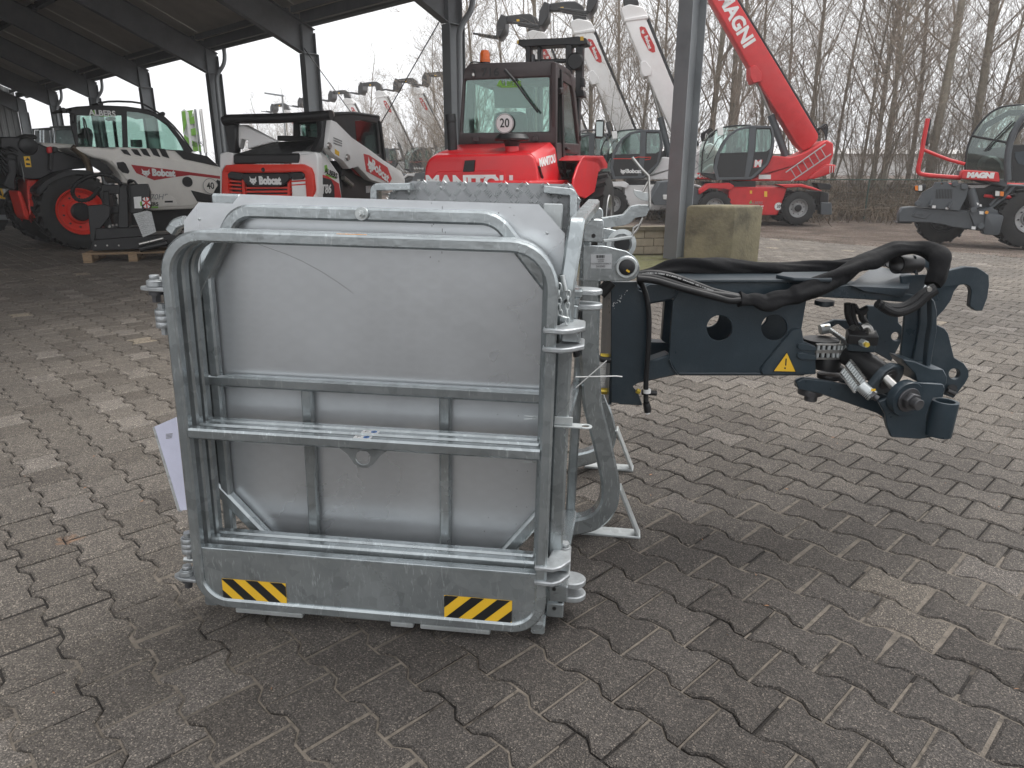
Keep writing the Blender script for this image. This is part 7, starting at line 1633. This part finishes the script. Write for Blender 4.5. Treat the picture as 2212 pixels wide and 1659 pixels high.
    P('seat', pl, Z, [(1030, 1140), (1040, 960), (1090, 950), (1105, 1060), (1110, 1140)], .45, 'black_plastic', .3, bev=.04)
    # boom, cylinder, head
    bo, strip, cyl, badge = boom
    P('boom', pl, Z, bo, .55, paint, .50, bev=.03, seg=2)
    P('boom_track', pl, Z, strip, .30, 'black_plastic', .62, bev=.01)
    V.tube('lift_rod', pl, Z, cyl[:2], .055, 'steel', .78, 14); V.tube('lift_cylinder', pl, Z, cyl[1:], .105, 'grey_machine', .78, 16)
    (cx, cy) = cyl[0]; P('cylinder_lug', pl, Z, [(cx - 45, cy - 100), (cx - 10, cy - 110), (cx + 30, cy - 60), (cx + 35, cy - 5), (cx - 25, cy + 10), (cx - 45, cy - 30)], .62, paint, .46, bev=.02)
    for k in range(5): V.tube('boom_hose', pl, Z, [(1575, 900), (1560 + 8 * k, 850 - 8 * k), (1600 + 12 * k, 820 - 6 * k), (1640, 880 + 5 * k), (1620, 960)], .02, 'rubber_hose', .55 + .05 * k, 6, 2)
    return V, P
# the red one
Vr, P = rotating('rotating_crane', 'red rotating telescopic crane with raised red boom and round black cab', 'crane', 'red_paint', 'MAGNI',
    ([(730, -300), (890, -300), (1060, 0), (1330, 440), (1585, 870), (1585, 900), (1540, 955), (1490, 978), (1440, 925), (1145, 440), (900, 10)], [(892, -302), (915, -302), (1078, 0), (1345, 440), (1600, 868), (1588, 880), (1330, 440), (1060, -2)], [(1190, 530), (1278, 745), (1375, 1012)], None), False)
V = Vr
text('lettering', 'MAGNI', RPL, RPL.px(Z4(1052, 128), .5), .50, 'white_print', V.r, off=.492, bold=.02, rot=R(-57), sx=1.0)
P('logo_square', RPL, Z4, [(1172, 1040), (1222, 1034), (1225, 1040), (1212, 1082), (1165, 1088)], .004, 'red_print', -.006, bev=0); text('logo_letter', 'M', RPL, RPL.px(Z4(1194, 1061)), .26, 'white_print', V.r, off=-.012, bold=.012)
text('lettering', 'MAGNI', RPL, RPL.px(Z4(850, 1140), .25), .16, 'white_print', V.r, off=.235, bold=.005); P('name_sill', RPL, Z4, [(800, 1120), (900, 1126), (915, 1165), (800, 1160)], .02, 'red_paint', .24)
round_sign(V.r, RPL, RPL.px(Z4(1327, 1337), .1), .115, '20', 'grey_print', 'white_print', off=.10, ts=.9); text('model_lettering', '25', RPL, RPL.px(Z4(1208, 1348), .1), .17, 'white_print', V.r, off=.11, bold=.006, shear=.2)
text('dealer_lettering', 'ALBERS', RPL, RPL.px(Z4(1185, 1315), .1), .11, 'grey_print', V.r, off=.11); P('green_logo', RPL, Z4, [(1135, 1318), (1150, 1296), (1158, 1318)], .004, 'green_print', .11, bev=0)
P('warning_label', RPL, Z4, [(1235, 1240), (1254, 1240), (1254, 1275), (1235, 1275)], .004, 'yellow_print', .11, bev=0); P('warning_label', RPL, Z4, [(1142, 1235), (1156, 1235), (1156, 1255), (1142, 1255)], .004, 'yellow_print', .11, bev=0)
P('white_sticker', RPL, Z4, [(1200, 1132), (1278, 1132), (1278, 1160), (1200, 1160)], .004, 'white_print', .24, bev=0)
# white ones
bobx = lambda x: 1070 + (x - 370) / .9
boby = lambda y: 990 + (y - 1000) / .9
tb = lambda L: [(bobx(x), boby(y)) for x, y in L]
Vw, P = rotating('rotating_telehandler', 'white rotating telehandler with raised boom, its cab just left of the grey steel column', 'telehandler', 'white_paint', 'Bobcat',
    (tb([(345, 130), (480, 105), (560, 320), (680, 640), (790, 960), (690, 1010), (560, 690), (440, 390)]), tb([(482, 104), (500, 100), (575, 310), (700, 650), (800, 940), (788, 950), (680, 640), (560, 320)]), tb([(480, 490), (545, 760), (600, 1030)]), None), True, 'white rotating telehandlers in a row')
V = Vw
P('nose', RPL, Z4, tb([(340, 135), (320, 70), (330, 40), (380, 22), (470, 40), (500, 95), (480, 112)]), .45, 'white_paint', .55, bev=.03)
P('collar', RPL, Z4, tb([(340, 138), (345, 118), (490, 92), (505, 105), (500, 118)]), .6, 'white_paint', .47, bev=.02)
sA = .79; ha = lambda L: [(bobx(345) + (x - 860) / sA, boby(45) + (y - 130) / sA) for x, y in L]
P('fork_head', RPL, Z4, ha([(858, 130), (945, 112), (925, 30), (880, 0), (820, 2), (700, 18), (695, 60), (800, 62), (850, 50)]), .35, 'black_paint', .6, bev=.02)
P('carriage', RPL, Z4, ha([(690, 0), (722, 12), (712, 95), (670, 158), (642, 155), (655, 60)]), 1.1, 'black_paint', .3, bev=.02)
P('fork', RPL, Z4, ha([(480, 128), (640, 148), (655, 146), (655, 168), (640, 168), (480, 140)]), .12, 'black_paint', .35); P('fork', RPL, Z4, ha([(480, 150), (640, 170), (660, 158), (660, 180), (640, 188), (480, 162)]), .12, 'black_paint', 1.2)
P('yellow_label', RPL, Z4, ha([(780, 40), (800, 38), (802, 52), (782, 54)]), .01, 'yellow_print', .59, bev=0)
P('badge', RPL, Z4, tb([(440, 175), (452, 168), (478, 175), (535, 295), (538, 335), (522, 340), (495, 325), (450, 235)]), .01, 'red_print', .49, bev=0)
text('lettering', 'Bobcat', RPL, RPL.px(Z4(*tb([(492, 272)])[0]), .5), .145, 'white_print', V.r, off=.482, bold=.006, rot=R(-68)); bobcat_head(V.r, RPL, RPL.px(Z4(*tb([(463, 205)])[0]), .5), .11, off=.482, rot=R(-68))
text('door_lettering', 'Bobcat', RPL, RPL.px(Z4(1078, 1112)), .17, 'white_print', V.r, off=-.03, bold=.008); bobcat_head(V.r, RPL, RPL.px(Z4(1002, 1112)), .17, off=-.03)
V.tube('orange_line', RPL, Z4, [(935, 1022), (1060, 1022), (1120, 1010), (1185, 1012), (1212, 1010), (1205, 1024), (1165, 1030)], .012, 'orange_red_paint', -.035, 6)
cab0 = at(Z4(1070, 990), RC.y)
def place_white(o, p, Y, first=False):
    q = at(p, Y); d = q - cab0; o.location = RC + d
index_children()
place_white(Vw.r, Z4(370, 1000), RC.y / .9)
WL = {1: 'white rotating telehandler whose boom rises right behind the forklift mast', 2: 'white rotating telehandler, its boom half hidden by the forklift cab', 3: 'foggy white telehandler, boom showing just left of the middle column behind the forklift',
      4: 'foggy white telehandler, its badge crossed by the right brace rod', 5: 'foggy white telehandler with small cab visible between loader and forklift', 6: 'palest white telehandler boom right above the tracked loader cab', 7: 'faint raised fork head left of the column behind the tracked loader', 8: 'faintest fork head far off beside the street lamp'}
# real distances read from the height of each head over the horizon
hz0 = 359.0
def white_copy(i, tipx, tipy):
    s_ = (367 - tipy) / hz0; Y = RC.y / .9 / s_
    o = copy_tree(Vw.r); o['label'] = WL[i]
    # nose tip of the prototype stands at Z4(345,45)
    n0 = at(Z4(345, 45), RC.y / .9); q = at((tipx, tipy), Y); d = q - n0; o.location = Vw.r.location + Vector((d.x, d.y, 0)); o.location.z = -.28 + (0 if i < 3 else .15)
white_copy(1, 1240, 38); white_copy(2, 1140, 62); white_copy(3, 950, 178); white_copy(4, 884, 190); white_copy(5, 806, 197); white_copy(6, 737, 213); white_copy(7, 668, 226); white_copy(8, 606, 238)
# ---------------- grey crane cut off by the right edge
GC = gnd((2080, 533), -.28); GP = Plane(GC, (-.35, -.94, 0)); GPf = Plane(GC, (-.35, -.94, 0))
gc = Veh('outrigger_crane', 'dark grey and red crane with outrigger beams, cut off by the right edge', 'crane', GC); V = gc; P = V.p
for x, r_, off in ((1135, .55, .6),):
    c = GP.pw(Z5(x, 1450), off); wheel(V.r, Vector((c.x, c.y, GC.z + .52)), GP.n, .52, .45, .26, lugs=16, lug=.05, rim='black_paint')
SD_ = Plane(GP.pw(Z5(1659, 1480), .1), (-.75, -.66, 0)); c = GP.pw(Z5(1700, 1455), .0); wheel(V.r, Vector((c.x, c.y, GC.z + .62)), (-.25, -.97, 0), .62, .5, .30, lugs=18, lug=.05, rim='chrome_rim')
P('outrigger_beam', GP, Z5, [(845, 1440), (848, 1385), (870, 1345), (925, 1340), (1280, 1365), (1360, 1365), (1440, 1340), (1500, 1370), (1530, 1395), (1460, 1480), (1390, 1500), (1250, 1480), (1180, 1470), (1150, 1460), (1060, 1445), (935, 1440)], .35, 'grey_machine', 0, bev=.02)
P('beam_rib', GP, Z5, [(930, 1390), (975, 1362), (1070, 1372), (1020, 1420), (935, 1402)], .03, 'grey_machine', -.02, bev=.008); P('beam_rib', GP, Z5, [(965, 1362), (1010, 1395), (940, 1388)], .02, 'grey_machine', -.03, bev=.005)
P('beam_step', GP, Z5, [(1070, 1375), (1280, 1392), (1282, 1398), (1070, 1382)], .02, 'grey_machine', -.015, bev=0); P('beam_end', GP, Z5, [(838, 1440), (935, 1442), (935, 1450), (838, 1448)], .5, 'black_paint', .02)
P('front_shield', GP, Z5, [(955, 1330), (1000, 1250), (1070, 1210), (1085, 1180), (1160, 1178), (1185, 1200), (1225, 1200), (1245, 1190), (1290, 1190), (1300, 1215), (1285, 1280), (1240, 1365), (965, 1340)], .12, 'grey_machine', -.08, [hole(1127, 1192, 8, 12)], bev=.02)
for k in range(11): P('grille_slot', GP, Z5, [(1090 + k * 10, 1226), (1094 + k * 10, 1226), (1092 + k * 10, 1288), (1086 + k * 10, 1286)], .006, 'black_print', -.086, bev=0)
for c_ in ((970, 1318), (1270, 1210), (1210, 1190), (1330, 1362), (1378, 1465)):
    mb = MB(); mb.ring(GP.pw(Z5(*c_), -.09), GP.n, [(0, .05), (.05, .05), (.06, .04), (.06, 0)], 18); mb.build('pivot_pin', 'grey_machine', V.r)
for pts in ([(1040, 1330), (1060, 1295), (1072, 1295), (1064, 1345)], [(1160, 1340), (1190, 1305), (1198, 1305), (1182, 1355)]): P('shield_lug', GP, Z5, pts, .1, 'grey_machine', -.16, bev=.01)
for pts in ([(1062, 1330), (1088, 1332), (1086, 1350), (1062, 1348)], [(1152, 1342), (1172, 1345), (1168, 1358), (1150, 1356)], [(1370, 1368), (1398, 1370), (1396, 1390), (1370, 1388)], [(1320, 1466), (1346, 1468), (1344, 1488), (1318, 1486)], [(1352, 1312), (1366, 1316), (1364, 1330), (1352, 1327)], [(1372, 1322), (1386, 1326), (1384, 1340), (1370, 1336)]): P('white_sticker', GP, Z5, pts, .004, 'white_print', -.10, bev=0)
V.tube('outrigger_cylinder', GP, Z5, [(1312, 1225), (1330, 1290), (1345, 1345)], .085, 'grey_machine', -.02, 18)
P('outrigger_foot', GP, Z5, [(1408, 1395), (1420, 1380), (1525, 1395), (1528, 1410), (1500, 1520), (1480, 1525), (1395, 1520)], .3, 'grey_machine', -.12, bev=.03, seg=2)
P('foot_web', GP, Z5, [(1300, 1360), (1400, 1370), (1430, 1400), (1400, 1500), (1340, 1478)], .1, 'grey_machine', -.06, bev=.01)
mb = MB(); mb.ring(GP.pw(Z5(1417, 1377), -.12), GP.n, [(0, .02), (.03, .02), (.035, 0)], 16); mb.build('side_lamp', 'orange_print', V.r)
def lamp(x0, x1, flip):
    P('lamp_case', GP, Z5, [(x0 - 6, 1206), (x0 + 70, 1196 if not flip else 1235), (x1 + 6, 1206 if not flip else 1240), (x1 + 4, 1240 if not flip else 1276), (x0 - 2, 1240 if not flip else 1280)], .12, 'black_plastic', -.05)
P('lamp_case', GP, Z5, [(948, 1202), (1010, 1194), (1028, 1198), (1022, 1228), (998, 1244), (950, 1240)], .15, 'black_plastic', -.05, bev=.02); P('amber_lens', GP, Z5, [(951, 1204), (972, 1203), (972, 1236), (953, 1234)], .01, 'amber_lens', -.058); P('clear_lens', GP, Z5, [(975, 1203), (1000, 1202), (1000, 1236), (975, 1237)], .01, 'lamp_lens', -.058)
P('lamp_case', GP, Z5, [(1465, 1238), (1480, 1228), (1530, 1232), (1544, 1242), (1538, 1275), (1520, 1285), (1465, 1278)], .15, 'black_plastic', -.05, bev=.02); P('amber_lens', GP, Z5, [(1505, 1240), (1530, 1243), (1527, 1272), (1503, 1270)], .01, 'amber_lens', -.058); P('clear_lens', GP, Z5, [(1474, 1236), (1502, 1240), (1500, 1270), (1472, 1270)], .01, 'lamp_lens', -.058)
P('chassis', GP, Z5, [(1290, 1190), (1800, 1200), (1800, 1330), (1500, 1330), (1420, 1380), (1300, 1350)], 1.2, 'black_paint', .3)
for pts in ([(1440, 1330), (1560, 1200), (1800, 1215)], [(1440, 1350), (1530, 1280), (1600, 1200)], [(1540, 1480), (1570, 1480), (1600, 1360)], [(1520, 1355), (1620, 1362)]): V.tube('chassis_bracket', GP, Z5, pts, .03, 'grey_machine', .05, 8)
P('red_deck', GP, Z5, [(1170, 1190), (1400, 1200), (1659, 1190), (1800, 1195), (1800, 1210), (1250, 1210)], 1.5, 'red_paint', .4); P('white_fender', GP, Z5, [(1300, 1200), (1450, 1196), (1400, 1218), (1310, 1220)], .4, 'white_paint', .2)
V.tube('red_mudguard', GP, Z5, [(1400, 1268), (1480, 1278), (1560, 1275), (1620, 1290), (1700, 1265)], .035, 'red_paint', .1, 8, 2)
P('name_sill', GP, Z5, [(1252, 1160), (1255, 1120), (1270, 1100), (1495, 1115), (1505, 1178), (1490, 1180)], .25, 'red_paint', -.16, bev=.02); text('lettering', 'MAGNI', GP, GP.px(Z5(1377, 1137), -.16), .135, 'white_print', V.r, off=-.166, bold=.012, sx=1.1, rot=-.03)
# cab of the grey crane
outl = smoothp([(1278, 1100), (1280, 1020), (1300, 930), (1335, 850), (1400, 765), (1480, 700), (1580, 680), (1700, 678)], 2)
inn = smoothp([(1555, 1170), (1550, 1050), (1560, 960), (1585, 870), (1620, 800), (1670, 740), (1760, 690)], 2)
A_ = [GP.pw(Z5(*p), .1) for p in outl]; B2 = [GP.pw(Z5(*p), -.12) for p in inn]
m = min(len(A_), len(B2)); 
ia = lambda L, k, n_: L[round(k * (len(L) - 1) / (n_ - 1))]
N2 = 24; a_ = [ia(A_, k, N2) for k in range(N2)]; b_ = [ia(B2, k, N2) for k in range(N2)]
cut = 9
mb = MB(); mb.v += a_[cut:] + b_[cut:]; n4 = N2 - cut
for i in range(n4 - 1): mb.f.append((i, i + 1, n4 + i + 1, n4 + i))
mb.build('windscreen', 'forklift_glass', V.r, smooth=60)
mb = MB(); mb.v += a_[:cut + 1] + b_[:cut + 1]; n3 = cut + 1
for i in range(n3 - 1): mb.f.append((i, i + 1, n3 + i + 1, n3 + i))
mb.build('lower_screen', 'dark_glass', V.r, smooth=60)
for L, r_, nm in ((a_, .022, 'screen_edge'), (b_, .06, 'cab_pillar')):
    mb = MB(); mb.tube(L, r_, 10); mb.build(nm, 'black_plastic' if r_ < .05 else 'grey_machine', V.r)
mb = MB(); mb.tube([a_[cut], b_[cut]], .025, 8); mb.build('screen_bar', 'black_plastic', V.r)
mb = MB(); mb.loft([[a_[0], b_[0], b_[0] - GP.n * 1.1, a_[0] - GP.n * .8], [p - Vector((0, 0, .14)) for p in (a_[0], b_[0], b_[0] - GP.n * 1.1, a_[0] - GP.n * .8)]]); mb.build('cab_floor', 'grey_machine', V.r, bev=.02)
P('cab_back', GP, Z5, [(1290, 1100), (1300, 960), (1400, 800), (1560, 715), (1900, 700), (1900, 1150), (1300, 1160)], .05, 'black_plastic', 1.5, [[(1340, 960), (1420, 830), (1560, 750), (1850, 740), (1850, 950)]], bev=0)
P('seat', GP, Z5, [(1380, 1100), (1400, 1020), (1460, 1000), (1520, 1040), (1540, 1120)], .5, 'black_plastic', .5, bev=.06)
P('cab_side', GP, Z5, [(1565, 1175), (1562, 1050), (1580, 940), (1610, 860), (1660, 790), (1760, 740), (1900, 730), (1900, 1180)], .06, 'black_plastic', -.02, [[(1588, 938), (1625, 860), (1680, 800), (1850, 770), (1850, 930)]], bev=.01)
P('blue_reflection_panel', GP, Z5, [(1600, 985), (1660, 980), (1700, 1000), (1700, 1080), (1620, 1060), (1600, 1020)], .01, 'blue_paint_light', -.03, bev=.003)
P('door_handle', GP, Z5, [(1570, 1090), (1582, 1072), (1588, 1090), (1582, 1125), (1572, 1122)], .03, 'black_paint', -.05)
for pts in ([(1400, 980), (1470, 900), (1585, 785)], [(1420, 975), (1500, 890), (1600, 790)], [(1540, 940), (1570, 860), (1640, 770)]): V.tube('wiper', GP, Z5, pts, .014, 'black_plastic', -.14, 6)
# red guard rail with mirror
V.tube('guard_rail', GP, Z5, smoothp([(1036, 768), (1010, 900), (990, 1020), (972, 1090), (975, 1120), (1000, 1132), (1100, 1142), (1252, 1152)], 2), .045, 'red_paint', .05, 12)
V.tube('guard_rail', GP, Z5, [(1008, 970), (1100, 1008), (1180, 1038), (1275, 1062)], .035, 'red_paint', .06, 10)
P('mirror', GP, Z5, [(1022, 855), (1040, 848), (1048, 870), (1040, 940), (1025, 948), (1016, 930)], .08, 'black_plastic', .08, bev=.02); P('mirror_bracket', GP, Z5, [(1040, 775), (1060, 770), (1055, 820), (1042, 860), (1034, 830)], .05, 'black_plastic', .06)
